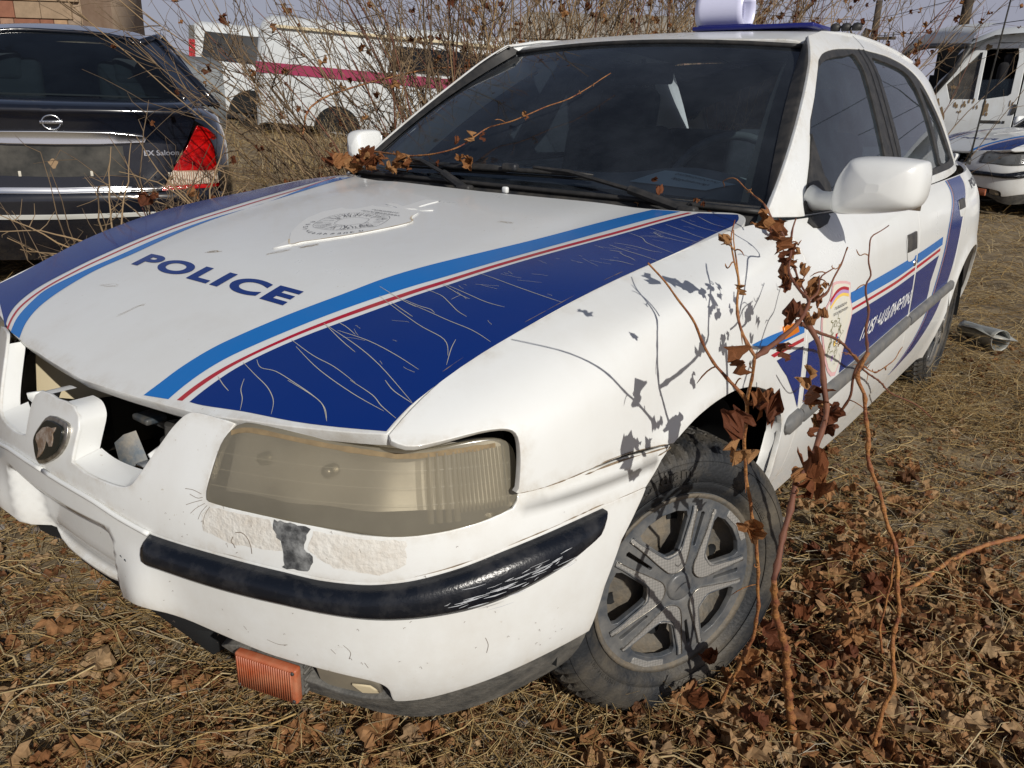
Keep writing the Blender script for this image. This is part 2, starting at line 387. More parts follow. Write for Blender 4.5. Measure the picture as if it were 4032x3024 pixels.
def paint(name,col,dirt=.25,dcol=(.30,.22,.13),rough=.22,coat=.6,low=.25,speck=True):
    """car paint with dust film, fine specks and more grime low on the body"""
    m=bpy.data.materials.new(name);m.use_nodes=True;nt=m.node_tree;b=nt.nodes['Principled BSDF'];L=nt.links;N_=nt.nodes.new
    tc=N_('ShaderNodeTexCoord');sp=N_('ShaderNodeSeparateXYZ');L.new(tc.outputs['Object'],sp.inputs[0])
    def noise(sc_,det=8,rg=.6,st=None):
        n=N_('ShaderNodeTexNoise');n.inputs['Scale'].default_value=sc_;n.inputs['Detail'].default_value=det;n.inputs['Roughness'].default_value=rg
        if st:
            mp=N_('ShaderNodeMapping');mp.inputs['Scale'].default_value=st;L.new(tc.outputs['Object'],mp.inputs[0]);L.new(mp.outputs[0],n.inputs['Vector'])
        else: L.new(tc.outputs['Object'],n.inputs['Vector'])
        return n.outputs['Fac']
    def rng(x,a,b_,c=0,d=1):
        r=N_('ShaderNodeMapRange');r.inputs[1].default_value=a;r.inputs[2].default_value=b_;r.inputs[3].default_value=c;r.inputs[4].default_value=d;L.new(x,r.inputs[0]);return r.outputs[0]
    def mul(a,b_,op='MULTIPLY'):
        r=N_('ShaderNodeMath');r.operation=op
        for i,q in enumerate((a,b_)):
            if isinstance(q,(int,float)): r.inputs[i].default_value=q
            else: L.new(q,r.inputs[i])
        return r.outputs[0]
    film=rng(noise(2.2,9,.7),.38,.75,0,dirt)
    streak=rng(noise(9,6,.6,(1,1,.25)),.52,.80,0,dirt*.8)
    fac=mul(film,streak,'ADD')
    if low>0:
        lw=rng(sp.outputs[2],.62,.22,0,1);fac=mul(fac,mul(mul(lw,low),rng(noise(14,8,.7),.3,.7)),'ADD')
    if speck:
        s1=rng(noise(120,3,.5),.70,.76,0,.55);s2=rng(noise(3,4,.5),.45,.6);fac=mul(fac,mul(s1,s2),'ADD')
    if speck:
        at=N_('ShaderNodeAttribute');at.attribute_name='dirt';e1=rng(noise(11,9,.75),.40,.72,0,1);e2=rng(noise(70,5,.7),.3,.7,.35,1);fac=mul(fac,mul(mul(at.outputs['Fac'],.85),mul(e1,e2)),'ADD')
    cl=N_('ShaderNodeClamp');L.new(fac,cl.inputs[0])
    mx=N_('ShaderNodeMix');mx.data_type='RGBA';mx.inputs[6].default_value=(*col,1);mx.inputs[7].default_value=(*dcol,1);L.new(cl.outputs[0],mx.inputs[0]);L.new(mx.outputs[2],b.inputs['Base Color'])
    L.new(rng(cl.outputs[0],0,.6,rough,min(.75,rough+.35)),b.inputs['Roughness'])
    b.inputs['Coat Weight'].default_value=coat;b.inputs['Coat Roughness'].default_value=.08
    return m
def glass(name,tint,refl=.06,dust=.12,dcol=(.35,.33,.28),rough=.02):
    m=bpy.data.materials.new(name);m.use_nodes=True;nt=m.node_tree;L=nt.links;N_=nt.nodes.new
    for n in list(nt.nodes): nt.nodes.remove(n)
    o=N_('ShaderNodeOutputMaterial');tr=N_('ShaderNodeBsdfTransparent');tr.inputs[0].default_value=(*tint,1)
    gl=N_('ShaderNodeBsdfGlossy');gl.inputs['Roughness'].default_value=rough;gl.inputs[0].default_value=(1,1,1,1)
    fr=N_('ShaderNodeFresnel');fr.inputs[0].default_value=1.55;mx=N_('ShaderNodeMixShader');L.new(fr.outputs[0],mx.inputs[0]);L.new(tr.outputs[0],mx.inputs[1]);L.new(gl.outputs[0],mx.inputs[2])
    df=N_('ShaderNodeBsdfDiffuse');df.inputs[0].default_value=(*dcol,1);mx2=N_('ShaderNodeMixShader')
    tc=N_('ShaderNodeTexCoord');nz=N_('ShaderNodeTexNoise');nz.inputs['Scale'].default_value=5;nz.inputs['Detail'].default_value=9;nz.inputs['Roughness'].default_value=.7;L.new(tc.outputs['Object'],nz.inputs['Vector'])
    mr=N_('ShaderNodeMapRange');mr.inputs[1].default_value=.35;mr.inputs[2].default_value=.8;mr.inputs[3].default_value=dust*.4;mr.inputs[4].default_value=dust*2;L.new(nz.outputs['Fac'],mr.inputs[0])
    L.new(mr.outputs[0],mx2.inputs[0]);L.new(mx.outputs[0],mx2.inputs[1]);L.new(df.outputs[0],mx2.inputs[2]);L.new(mx2.outputs[0],o.inputs[0])
    return m
M={}
M['white']=paint('white_car_paint',(.76,.78,.775),dirt=.15,dcol=(.42,.36,.27),rough=.27,coat=.45,low=.34);M['white']['edge_dirt']=1
M['navy']=paint('navy_vinyl',(.0008,.024,.18),dirt=.01,rough=.22,coat=.3,low=.0,speck=False)
M['sky']=paint('light_blue_vinyl',(.004,.16,.52),dirt=.04,rough=.25,coat=.3,low=.0,speck=False)
M['red']=mat('red_vinyl',(.42,.006,.03),.3,noise=((.40,.1,.08),.2,.5))
M['crack']=mat('crack_edge',(.50,.48,.40),.7)
M['plastic']=mat('black_plastic',(.018,.02,.024),.45,noise=((.10,.09,.075),.35,.5),nscale=18,bump=.15,bscale=200)
M['strip']=mat('black_bumper_strip',(.006,.008,.013),.25,noise=((.045,.045,.048),.18,.4),nscale=24,bump=.08,bscale=260)
M['lipm']=mat('scuffed_plastic',(.035,.037,.038),.7,noise=((.17,.16,.14),.5,.4),nscale=22,bump=.3,bscale=120)
M['rubber']=mat('black_rubber',(.016,.017,.018),.55,noise=((.06,.055,.05),.3,.5),nscale=30)
M['trim']=mat('grey_rub_strip',(.11,.115,.12),.6,noise=((.2,.19,.17),.4,.4),nscale=20,bump=.1)
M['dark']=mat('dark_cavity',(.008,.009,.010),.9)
M['steel']=mat('galvanised_metal',(.045,.06,.075),.5,metal=.3,noise=((.16,.14,.11),.4,.3),nscale=30,bump=.03,bscale=150)
M['seat']=mat('grey_seat_cloth',(.05,.05,.055),.95,bump=.3,bscale=300)
M['dash']=mat('grey_dashboard',(.20,.21,.20),.8,bump=.1,bscale=300)
M['beige']=mat('beige_trim',(.56,.48,.32),.85)
M['chrome']=mat('chrome',(.86,.88,.90),.16,metal=1)
M['ws']=glass('windscreen_glass',(.72,.82,.90),dust=.045,dcol=(.26,.31,.38))  # blue in the dust colour stands for reflected sky, over a real dust film
M['sg']=glass('side_glass',(.60,.74,.80),dust=.05,dcol=(.22,.30,.38))  # bluish dust colour likewise carries the sky's reflection

VINES={"V":{"a1":[[0.922,-0.062,-0.059],[0.976,-0.073,0.142],[1.002,-0.088,0.261],[1.003,-0.138,0.423],[0.999,-0.168,0.498],[0.994,-0.209,0.585],[0.993,-0.244,0.661],[1.003,-0.285,0.755],[1.011,-0.306,0.8],[1.02,-0.325,0.841]],"a1t":[[1.02,-0.325,0.841],[1.003,-0.321,0.857],[0.987,-0.312,0.879],[0.972,-0.296,0.91],[0.964,-0.28,0.935],[0.949,-0.267,0.963],[0.934,-0.254,0.991],[0.93,-0.236,1.015]],"a1b":[[0.96,-0.269,0.933],[0.952,-0.266,0.957],[0.944,-0.262,0.984],[0.94,-0.258,1.003]],"a2":[[1.02,-0.325,0.841],[1.024,-0.293,0.848],[1.03,-0.262,0.855],[1.035,-0.211,0.871],[1.036,-0.18,0.884],[1.032,-0.159,0.897],[1.015,-0.15,0.905],[0.997,-0.136,0.917],[0.982,-0.12,0.932],[0.966,-0.081,0.962],[0.955,-0.048,0.988],[0.95,-0.028,1.002]],"a3":[[1.0,-0.102,0.847],[0.956,0.177,0.765],[0.929,0.433,0.691],[0.907,0.662,0.604],[0.889,0.903,0.498],[0.886,1.133,0.407],[0.886,1.343,0.312],[0.909,1.717,0.171],[0.939,2.061,0.003]],"a4":[[1.0,-0.055,0.875],[1.002,-0.02,0.885],[0.994,0.013,0.903],[1.0,0.056,0.914]],"a4b":[[1.0,-0.013,0.868],[1.006,0.021,0.879],[1.004,0.065,0.905],[1.0,0.126,0.942]],"a5":[[1.244,0.105,-0.073],[1.217,0.084,-0.02],[1.217,0.086,0.061],[1.225,0.092,0.131],[1.209,0.081,0.214],[1.209,0.081,0.283],[1.198,0.072,0.349],[1.185,0.06,0.428],[1.168,0.044,0.468],[1.154,0.031,0.518],[1.137,0.014,0.565],[1.121,-0.002,0.615],[1.118,-0.007,0.652],[1.107,-0.02,0.703],[1.104,-0.024,0.724],[1.092,-0.037,0.757],[1.096,-0.038,0.785],[1.1,-0.037,0.801]],"a5t":[[1.1,-0.037,0.801],[1.085,-0.0,0.819],[1.069,0.056,0.846],[1.043,0.118,0.881],[1.04,0.152,0.895],[1.022,0.19,0.919],[1.009,0.237,0.947],[1.014,0.273,0.958],[1.02,0.308,0.967]],"a6":[[1.02,-0.334,0.772],[1.017,-0.344,0.786],[1.003,-0.386,0.825],[0.994,-0.417,0.852],[0.987,-0.465,0.909],[0.979,-0.509,0.951],[0.97,-0.569,0.998]],"a7":[[1.077,0.036,-0.066],[1.073,-0.005,0.016],[1.073,-0.092,0.181],[1.076,-0.15,0.284],[1.072,-0.219,0.382],[1.08,-0.279,0.473],[1.08,-0.287,0.485]],"a8":[[1.08,-0.287,0.485],[1.076,-0.263,0.521],[1.067,-0.199,0.616],[1.073,-0.182,0.631],[1.076,-0.13,0.698],[1.062,-0.107,0.744],[1.05,-0.094,0.775],[1.033,-0.08,0.812],[1.012,-0.076,0.839],[1.0,-0.075,0.852]],"a9":[[1.02,0.111,0.599],[1.035,0.104,0.63],[1.054,0.093,0.672],[1.058,0.075,0.713],[1.066,0.062,0.747],[1.08,0.051,0.777]],"a10":[[1.02,0.197,0.73],[1.045,0.289,0.676],[1.059,0.383,0.683],[1.06,0.444,0.699]],"g2":[[1.171,0.392,-0.06],[1.146,0.354,0.046],[1.144,0.341,0.114],[1.149,0.327,0.202],[1.147,0.32,0.226],[1.15,0.305,0.302]],"g1":[[1.338,1.221,0.004],[1.275,1.113,0.005],[1.23,1.015,0.005],[1.188,0.895,0.004],[1.148,0.725,0.001],[1.092,0.619,0.001],[1.053,0.502,-0.0],[0.996,0.334,-0.002],[0.998,0.232,0.025]],"g3":[[1.334,0.695,-0.021],[1.297,0.609,-0.022],[1.292,0.582,-0.022],[1.261,0.532,-0.022],[1.236,0.427,-0.023],[1.238,0.315,-0.027],[1.259,0.19,-0.032]],"g4":[[0.959,0.03,-0.009],[1.01,-0.01,-0.013],[1.05,-0.038,-0.016],[1.085,-0.058,-0.019]],"g5":[[1.296,0.214,-0.043],[1.317,0.222,-0.044],[1.328,0.258,-0.044],[1.366,0.31,-0.045],[1.405,0.352,-0.046]],"w1":[[-0.706,0.522,1.017],[-0.547,0.476,1.018],[-0.414,0.448,1.018],[-0.298,0.448,1.033],[-0.228,0.474,1.059],[-0.189,0.535,1.106],[-0.107,0.564,1.1320000000000001],[-0.043,0.614,1.168],[0.022,0.661,1.198],[0.057,0.728,1.239],[0.077,0.783,1.2710000000000001]],"w2":[[0.8,0.263,0.968],[0.767,0.302,0.989],[0.733,0.323,1.002],[0.7,0.367,1.009],[0.667,0.375,1.029],[0.633,0.397,1.02],[0.6,0.48,0.999]],"w3":[[0.8,0.213,0.998],[0.82,0.208,0.974],[0.84,0.222,0.948],[0.86,0.213,0.924],[0.88,0.153,0.941],[0.913,0.085,0.918],[0.947,0.031,0.896],[0.98,-0.011,0.875]]},"L":[[[1.02,-0.389,0.849],0.075],[[1.02,-0.274,0.758],0.075],[[1.02,-0.356,0.746],0.075],[[1.02,-0.182,0.877],0.075],[[1.02,-0.096,0.849],0.075],[[1.02,-0.04,0.809],0.075],[[1.02,-0.006,0.856],0.075],[[1.02,0.036,0.754],0.075],[[1.02,-0.039,0.738],0.075],[[1.02,-0.026,0.69],0.075],[[1.02,0.087,0.65],0.075],[[1.02,0.034,0.632],0.075],[[1.02,-0.211,0.825],0.075],[[0.97,-0.209,1.013],0.062],[[0.97,-0.171,0.996],0.062],[[0.97,-0.152,0.978],0.062],[[0.97,-0.122,0.95],0.062],[[0.97,-0.091,0.959],0.062],[[0.97,-0.057,0.948],0.062],[[0.97,-0.012,0.911],0.062],[[0.97,-0.104,0.921],0.062],[[0.97,-0.037,0.899],0.062],[[0.97,-0.089,0.901],0.062],[[0.97,0.04,0.862],0.062],[[0.97,0.089,0.846],0.062],[[0.97,0.049,0.88],0.062],[[0.97,-0.066,0.933],0.062],[[1.0,-0.366,0.941],0.045],[[1.0,-0.429,1.013],0.045],[[1.0,-0.066,0.866],0.045],[[1.0,-0.085,0.859],0.045],[[1.0,0.046,0.83],0.045],[[1.0,0.028,0.885],0.045],[[1.0,0.376,0.953],0.045],[[1.0,0.306,0.756],0.045],[[1.0,-0.109,0.933],0.045],[[1.04,-0.41,0.723],0.085],[[1.04,-0.413,0.771],0.085],[[1.04,-0.339,0.788],0.085],[[1.04,-0.297,0.76],0.085],[[1.04,-0.309,0.569],0.085],[[1.04,-0.074,0.654],0.085],[[1.04,0.027,0.636],0.085],[[1.04,-0.107,0.729],0.085],[[1.04,-0.009,0.559],0.085],[[1.04,0.027,0.661],0.085],[[1.1,0.066,0.646],0.085],[[1.1,0.035,0.639],0.085],[[1.1,-0.288,0.743],0.085],[[1.1,-0.222,0.732],0.085],[[1.1,-0.309,0.737],0.085],[[1.1,-0.204,0.667],0.085],[[1.1,-0.255,0.696],0.085],[[1.1,-0.188,0.69],0.085],[[1.1,0.385,0.341],0.085],[[1.1,-0.301,0.692],0.085],[[1.1,-0.237,0.656],0.085],[[1.1,-0.18,0.617],0.085],[[1.1,-0.238,0.628],0.085],[[1.1,-0.135,0.58],0.085],[[1.1,-0.33,0.681],0.085],[[0.457,0.42,0.978],0.06],[[0.402,0.42,0.941],0.05],[[0.559,0.42,0.967],0.045],[[0.576,0.42,0.96],0.035],[[0.78,0.067,1.016],0.06],[[0.78,0.122,0.993],0.06],[[0.78,0.169,0.994],0.065],[[0.575,0.42,0.95],0.03],[[0.78,0.093,0.933],0.03],[[0.78,0.303,0.951],0.06],[[0.78,0.358,0.929],0.06],[[0.78,0.411,0.916],0.06],[[0.78,0.436,0.878],0.06],[[0.591,0.42,0.943],0.025],[[-0.692,0.499,1.011],0.07],[[-0.543,0.442,1.0],0.08],[[-0.46,0.422,0.999],0.09],[[-0.401,0.424,1.009],0.08],[[-0.453,0.394,0.979],0.07],[[-0.385,0.397,0.991],0.06],[[-0.261,0.398,1.006],0.04],[[-0.183,0.413,1.023],0.07],[[-0.134,0.398,1.014],0.06],[[-0.204,0.49,1.08],0.05],[[-0.255,0.474,1.064],0.04],[[-0.083,0.579,1.15],0.035],[[-0.063,0.564,1.14],0.03],[[-0.17,0.492,1.084],0.03],[[0.434,0.428,1.007],0.03],[[-0.594,0.4,0.998],0.08],[[-0.729,0.469,0.98],0.07],[[-0.639,0.4,0.974],0.08],[[-0.559,0.426,0.985],0.06]]}
CRACKS=[[(0.2873, -0.7089), (0.3151, -0.7184), (0.3392, -0.7247)], [(0.3408, -0.6964), (0.3577, -0.7147), (0.3799, -0.7281), (0.3982, -0.7452)], [(0.3003, -0.6694), (0.3513, -0.683), (0.395, -0.694), (0.4239, -0.7054), (0.4414, -0.7163), (0.457, -0.7323)], [(0.3188, -0.6558), (0.3448, -0.6672), (0.3804, -0.6642), (0.4426, -0.6725), (0.4903, -0.6805), (0.5225, -0.6892), (0.5551, -0.7095)], [(0.3327, -0.596), (0.4073, -0.6116), (0.4665, -0.619), (0.5311, -0.6335)], [(0.3572, -0.542), (0.4235, -0.5646), (0.4709, -0.5788)], [(0.4186, -0.6715), (0.4707, -0.6779), (0.508, -0.6843), (0.5338, -0.694), (0.5537, -0.7086)], [(0.5186, -0.6324), (0.5777, -0.6427), (0.6092, -0.6543), (0.6489, -0.6643)], [(0.5709, -0.6101), (0.603, -0.6227), (0.6504, -0.6312)], [(0.3734, -0.5277), (0.3992, -0.5325), (0.4311, -0.5428)], [(0.4093, -0.4394), (0.4562, -0.455), (0.4852, -0.4646)], [(0.4214, -0.4224), (0.4652, -0.4308), (0.4953, -0.4333), (0.5121, -0.4399)], [(0.4333, -0.3758), (0.4763, -0.3853), (0.5066, -0.3998), (0.5441, -0.4186), (0.5712, -0.4265)], [(0.4452, -0.3467), (0.4892, -0.3638), (0.5105, -0.3711), (0.5339, -0.376)], [(0.5051, -0.391), (0.5064, -0.3808), (0.509, -0.3718)], [(0.5675, 0.0924), (0.6073, 0.0764), (0.6324, 0.0518), (0.6664, 0.0364), (0.7098, 0.021)], [(0.5987, 0.0849), (0.6208, 0.1025), (0.6339, 0.1091), (0.6432, 0.1091), (0.6745, 0.1052), (0.7011, 0.1058)], [(0.6044, 0.1285), (0.6257, 0.114), (0.6394, 0.106)], [(0.5833, 0.1528), (0.641, 0.1341), (0.7098, 0.1204)], [(0.5956, 0.2013), (0.6334, 0.1842), (0.657, 0.1748), (0.6812, 0.1633), (0.7104, 0.1537)], [(0.5998, 0.2625), (0.6574, 0.2302), (0.7127, 0.2154)], [(0.6087, 0.3239), (0.6475, 0.2903), (0.6729, 0.273), (0.703, 0.2643)], [(0.5829, -0.0084), (0.6282, -0.0226), (0.6687, -0.0309), (0.7103, -0.0437)], [(0.5831, 0.0096), (0.6161, 0.0132), (0.6408, 0.0116), (0.6649, 0.0069), (0.6895, 0.0102)], [(0.6259, -0.0412), (0.6421, -0.0518), (0.6597, -0.0577), (0.6757, -0.0673)], [(0.6019, -0.0391), (0.6186, -0.0367), (0.6302, -0.0379)], [(0.6347, -0.0921), (0.6593, -0.0892), (0.6869, -0.0923)], [(0.3492, -0.5403), (0.4417, -0.5604), (0.5346, -0.5872), (0.6447, -0.6291)], [(0.3715, -0.432), (0.5075, -0.4782), (0.5847, -0.4955), (0.6202, -0.5258)], [(0.6019, -0.4875), (0.6125, -0.51), (0.634, -0.5442)], [(0.4379, -0.4294), (0.5411, -0.4478), (0.6076, -0.4554), (0.6563, -0.4683)], [(0.4464, -0.3444), (0.555, -0.3704), (0.6064, -0.372)], [(0.4633, -0.2747), (0.5552, -0.2951), (0.6342, -0.3066), (0.68, -0.3108)], [(0.3904, -0.5452), (0.46, -0.547), (0.534, -0.557), (0.6017, -0.5703)], [(0.3571, -0.606), (0.4482, -0.6336), (0.5436, -0.6522), (0.6212, -0.661)], [(0.3447, -0.4065), (0.4233, -0.4262), (0.4669, -0.4365)]]
CREST=[(-0.0471, -0.3031), (-0.0894, -0.2653), (-0.1299, -0.2154), (-0.167, -0.1563), (-0.1849, -0.0937), (-0.173, -0.063), (-0.1726, -0.0449), (-0.1521, -0.0514), (-0.1268, -0.0441), (-0.1148, -0.0125), (-0.1169, 0.0063), (-0.1006, -0.0011), (-0.0432, 0.0077), (-0.0273, 0.0093), (-0.0004, 0.0106), (0.0373, 0.0067), (0.0533, -0.0065), (0.0641, -0.0361), (0.0795, -0.0576), (0.0992, -0.0717), (0.1027, -0.1016), (0.0832, -0.1674), (0.058, -0.2249), (0.0249, -0.2736), (-0.0004, -0.3028), (-0.0141, -0.3262), (-0.0324, -0.3566)]
HILT=[(-0.0989, 0.0332), (-0.0947, 0.0466), (-0.0707, 0.0456), (-0.0376, 0.032), (-0.0356, 0.0556), (-0.0437, 0.12), (0.0022, 0.1253), (0.0001, 0.084), (0.0011, 0.0439), (0.0215, 0.0422), (0.0521, 0.0453), (0.0627, 0.0341), (0.0409, 0.022), (0.0117, 0.0268), (-0.0142, 0.0151), (-0.0273, 0.0093), (-0.0552, 0.0241), (-0.0805, 0.0298)]
# =====================================================================
#  THE POLICE SALOON
# =====================================================================
car=thing('police_car','white police saloon with blue bonnet stripes, missing grille and yellowed headlamp, nearest the camera','police car',(.0,.0,-.02))
def P_(o):  # keep world coordinates although the root sits at ground level
    o.location.z=.02;return o
class _Root: pass
def root_fix():
    for ch in car.children: ch.location.z+= .02
SY=(1,1);SF=(1,.75)
def half(pts): # close a half outline (u>=0) by its mirror image
    pts=[tuple(p) for p in pts];return pts+[(-u,v) for u,v in reversed(pts) if abs(u)>1e-6]
# ---- bonnet
lip_=cr([(0,-.797),(.12,-.791),(.2,-.785),(.277,-.778),(.35,-.769),(.42,-.7535),(.504,-.735),(.60,-.709),(.655,-.690)],4)
ys=np.linspace(-.68,.24,24);edge=[(float(_xe(y))-.0055,y) for y in ys]
rear=cr([(.7245,.27),(.7222,.31),(.7062,.364),(.688,.402),(.664,.420),(.63,.405),(.5655,.360),(.47,.338),(.3627,.320),(.2,.300),(0,.290)],3)
hood=panel('bonnet',H,half([tuple(p) for p in lip_]+edge+[tuple(p) for p in rear]),res=.024,depth=.022,mat=M['white'],parent=car,nsign=1,lip=.0022)
def both(o_fn):
    return o_fn(False),o_fn(True)
def curve_between(a,b,n=5):
    A=cr(a,n);Bc=cr(b,n);return [tuple(p) for p in A]+[tuple(p) for p in Bc[::-1]]
b1i=[(0.1846,-0.7828),(0.1888,-0.755),(0.1919,-0.7155),(0.2032,-0.6627),(0.2243,-0.6132),(0.2478,-0.5653),(0.2995,-0.4599),(0.3275,-0.3758),(0.3594,-0.2848),(0.3878,-0.1957),(0.4324,-0.0275),(0.4651,0.1534),(0.4917,0.3309)]
b1o=[(0.2437,-0.7732),(0.2439,-0.7424),(0.2481,-0.7069),(0.2587,-0.6692),(0.2795,-0.6245),(0.3095,-0.5656),(0.3578,-0.4681),(0.3981,-0.3765),(0.4394,-0.261),(0.505,0.0137),(0.5571,0.3457)]
ri=[(0.262,-0.7693),(0.2641,-0.7398),(0.2713,-0.704),(0.2862,-0.6619),(0.3186,-0.5891),(0.3688,-0.4863),(0.4093,-0.391),(0.4533,-0.2648),(0.5356,0.0723),(0.575,0.3469)]
ro=[(0.2741,-0.7669),(0.2763,-0.7394),(0.2845,-0.6956),(0.302,-0.6455),(0.332,-0.5818),(0.3812,-0.4877),(0.4211,-0.3979),(0.4643,-0.2734),(0.5453,0.0586),(0.5841,0.3489)]
di=[(0.2901,-0.7642),(0.2925,-0.7298),(0.2998,-0.6865),(0.3161,-0.6416),(0.3432,-0.5846),(0.3924,-0.4923),(0.4306,-0.4018),(0.4731,-0.2843),(0.5539,0.0525),(0.5972,0.3571)]
do=[(0.6712,0.4082),(0.6936,0.3599),(0.7103,0.2894),(0.7105,0.216),(0.7102,0.0485),(0.707,-0.0772),(0.6972,-0.2335),(0.6793,-0.4003),(0.6571,-0.5394),(0.6483,-0.6221),(0.6502,-0.6599),(0.6542,-0.6881)]
dfr=[(0.2901,-0.7642),(0.3232,-0.7606),(0.3809,-0.7495),(0.4186,-0.7425),(0.5052,-0.7283),(0.5817,-0.71),(0.6542,-0.6881)]
RB={"b_lo":[[-0.296,-0.7766],[-0.3434,-0.7415],[-0.3775,-0.6974],[-0.3968,-0.636],[-0.4031,-0.5597],[-0.3887,-0.4709],[-0.403,-0.3601],[-0.4384,-0.2036],[-0.4886,0.0362],[-0.5806,0.3416]],"b_up":[[-0.3491,-0.7711],[-0.3934,-0.738],[-0.4278,-0.6921],[-0.4478,-0.6479],[-0.4396,-0.5787],[-0.424,-0.4911],[-0.4279,-0.3875],[-0.4426,-0.2473],[-0.4749,-0.0281],[-0.6159,0.2937]],"r_lo":[[-0.3651,-0.7702],[-0.4063,-0.7409],[-0.4368,-0.7055],[-0.4572,-0.6436],[-0.4571,-0.5701],[-0.4497,-0.4772],[-0.4571,-0.3275],[-0.4852,-0.1233],[-0.5477,0.1395]],"n_in":[[-0.3845,-0.7676],[-0.4352,-0.737],[-0.469,-0.6984],[-0.4875,-0.6406],[-0.4842,-0.5567],[-0.4783,-0.4618],[-0.4872,-0.3093],[-0.5254,-0.0955],[-0.5965,0.1783]],"n_fr":[[-0.3845,-0.7676],[-0.4434,-0.754]]}
for mir in (False,True):
    S_=(lambda x,y,off=0.0:H(-x,y,off)) if mir else H
    kw=dict(scale=SY,parent=hood,rim=False,nsign=1)
    # bonnet stripes are vinyl lying on the paint
    if mir:
        A_,B_,C_,D_=RB['b_lo'],RB['b_up'],[(u-.006,v) for u,v in RB['r_lo']],RB['r_lo'];E_=RB['n_in']
        A_=A_+[(-.585,.345)];B_=B_+[(-.630,.345)];D_=D_+[(-.645,.34)];C_=[(u-.008,v) for u,v in D_];E_=E_+[(-.665,.36)]
        nav=[tuple(q) for q in cr(E_,4)]+[(-u,v) for u,v in cr(do,3)]+[(-.60,-.70),(-.52,-.722),(-.4434,-.747)]
    else: A_,B_,C_,D_=b1i,b1o,ri,ro;nav=[tuple(q) for q in cr(di,4)]+[tuple(q) for q in cr(do,3)]+[tuple(q) for q in cr(dfr,3)[::-1]][1:-1]
    panel('light_blue_stripe',H,curve_between(A_,B_),res=.03,off=.0009,mat=M['sky'],**kw)
    panel('red_pinstripe',H,curve_between(D_,C_),res=.03,off=.0009,mat=M['red'],**kw)
    panel('navy_stripe',H,nav,res=.03,off=.0009,mat=M['navy'],**kw)
# cracks in the navy vinyl
mb=MB()
for L_ in CRACKS:
    c_=cr(L_,5);n_=len(c_);wd=.0011*np.sin(np.linspace(.25,PI-.15,n_))**.5
    mb.add(*ribbon_on(H,c_,wd,.0016))
for k in range(46):   # fine hairlines
    y0=rnd.uniform(-.68,.30);xa=float(np.interp(y0,[p[1] for p in di],[p[0] for p in di]))+.02;xb=float(_xe(y0))-.03;x0=rnd.uniform(xa,xb)
    ln=rnd.uniform(.008,.05);an=rnd.uniform(-.5,.3);c_=[(x0+ln*t,y0+ln*t*math.sin(an)+rnd.uniform(-.001,.001)) for t in np.linspace(0,1,5) if x0+ln*t<xb]
    if len(c_)>2: mb.add(*ribbon_on(H,c_,.00045,.0015))
o=mb.build('vinyl_cracks',M['crack'],hood);o['kind']='stuff'
text_on('bonnet_lettering','POLICE',H,(-.3255,-.5193),(.2204,-.5271),(-.3262,-.4687),.0014,M['navy'],hood,bold=.042,cuts=2,spacing=1.16)
# crest sticker: raised white shield with a dirty lifted rim, printed line drawing and lettering
M['sticker']=mat('white_sticker',(.72,.73,.72),.35);M['stick_edge']=mat('dirty_sticker_edge',(.42,.31,.17),.8,noise=((.78,.75,.66),.5,.5),nscale=40);M['print']=mat('black_print',(.06,.06,.07),.6)
crest=panel('crest_sticker',H,CREST,res=.015,off=.0032,depth=.003,mat=M['sticker'],parent=hood,nsign=1,lip=.0006)
mb=MB();mb.add(*ribbon_on(H,cr(CREST[-7:-1]+CREST[:1],4),.0035,.0040));mb.add(*ribbon_on(H,cr(CREST[17:24],4),.0042,.0042));mb.build('sticker_rim',M['stick_edge'],hood)
panel('sword_hilt_sticker',H,HILT,res=.015,off=.002,depth=.002,mat=M['sticker'],parent=hood,nsign=1,lip=.0005)
mb=MB();ring=cr([(-.085,-.2078),(-.1145,-.1524),(-.1178,-.1103),(-.0994,-.086),(-.0706,-.068),(-.03,-.0616),(.0177,-.0665),(.0444,-.0966),(.0615,-.147),(.044,-.164),(.0309,-.1875),(.0,-.2124),(-.045,-.2185)],5,closed=True)
cen=np.array([-.028,-.14])
mb.add(*ribbon_on(H,ring,.0009,.0048));inner=cen+(ring-cen)*.45;mb.add(*ribbon_on(H,inner,.0009,.0048))
for k in range(0,len(ring),1):   # feather strokes between the two rings
    a=ring[k];b=inner[(k+rnd.choice([-1,0,1,2]))%len(inner)];t0=rnd.uniform(.02,.2);t1=rnd.uniform(.5,.95);m_=(a+b)/2+nr.randn(2)*.004
    mb.add(*ribbon_on(H,cr([a+(b-a)*t0,m_,a+(b-a)*t1],4),rnd.choice([.0006,.0009,.0013]),.0048))
for k in range(26):
    t=rnd.random()*2*PI;r_=rnd.uniform(.5,1.0);p=cen+(ring[int(t/(2*PI)*len(ring))]-cen)*r_;c_=[p+np.array([math.cos(q*2.2+t),math.sin(q*2.6)])*.0045 for q in np.linspace(0,2.4,7)]
    mb.add(*ribbon_on(H,c_,.0007,.0048))
mb.build('crest_drawing',M['print'],hood)
text_on('crest_lettering','ՀԱՅԱՍՏԱՆԻ',H,(-.0725,-.0395),(.0204,-.0390),(-.0745,-.0300),.0048,M['print'],hood,bold=.01,cuts=0)
text_on('crest_lettering','ՀԱՆՐԱՊԵՏՈՒԹՅՈՒՆ',H,(-.0906,-.0570),(.0406,-.0580),(-.0926,-.0475),.0048,M['print'],hood,bold=.01,cuts=0)
arc=cr([(-.1169,-.1753),(-.1045,-.2063),(-.0809,-.2323),(-.053,-.2458),(-.0298,-.2503),(-.0049,-.2471),(.0185,-.2363),(.0361,-.2225),(.0513,-.2051),(.0646,-.1804)],6)
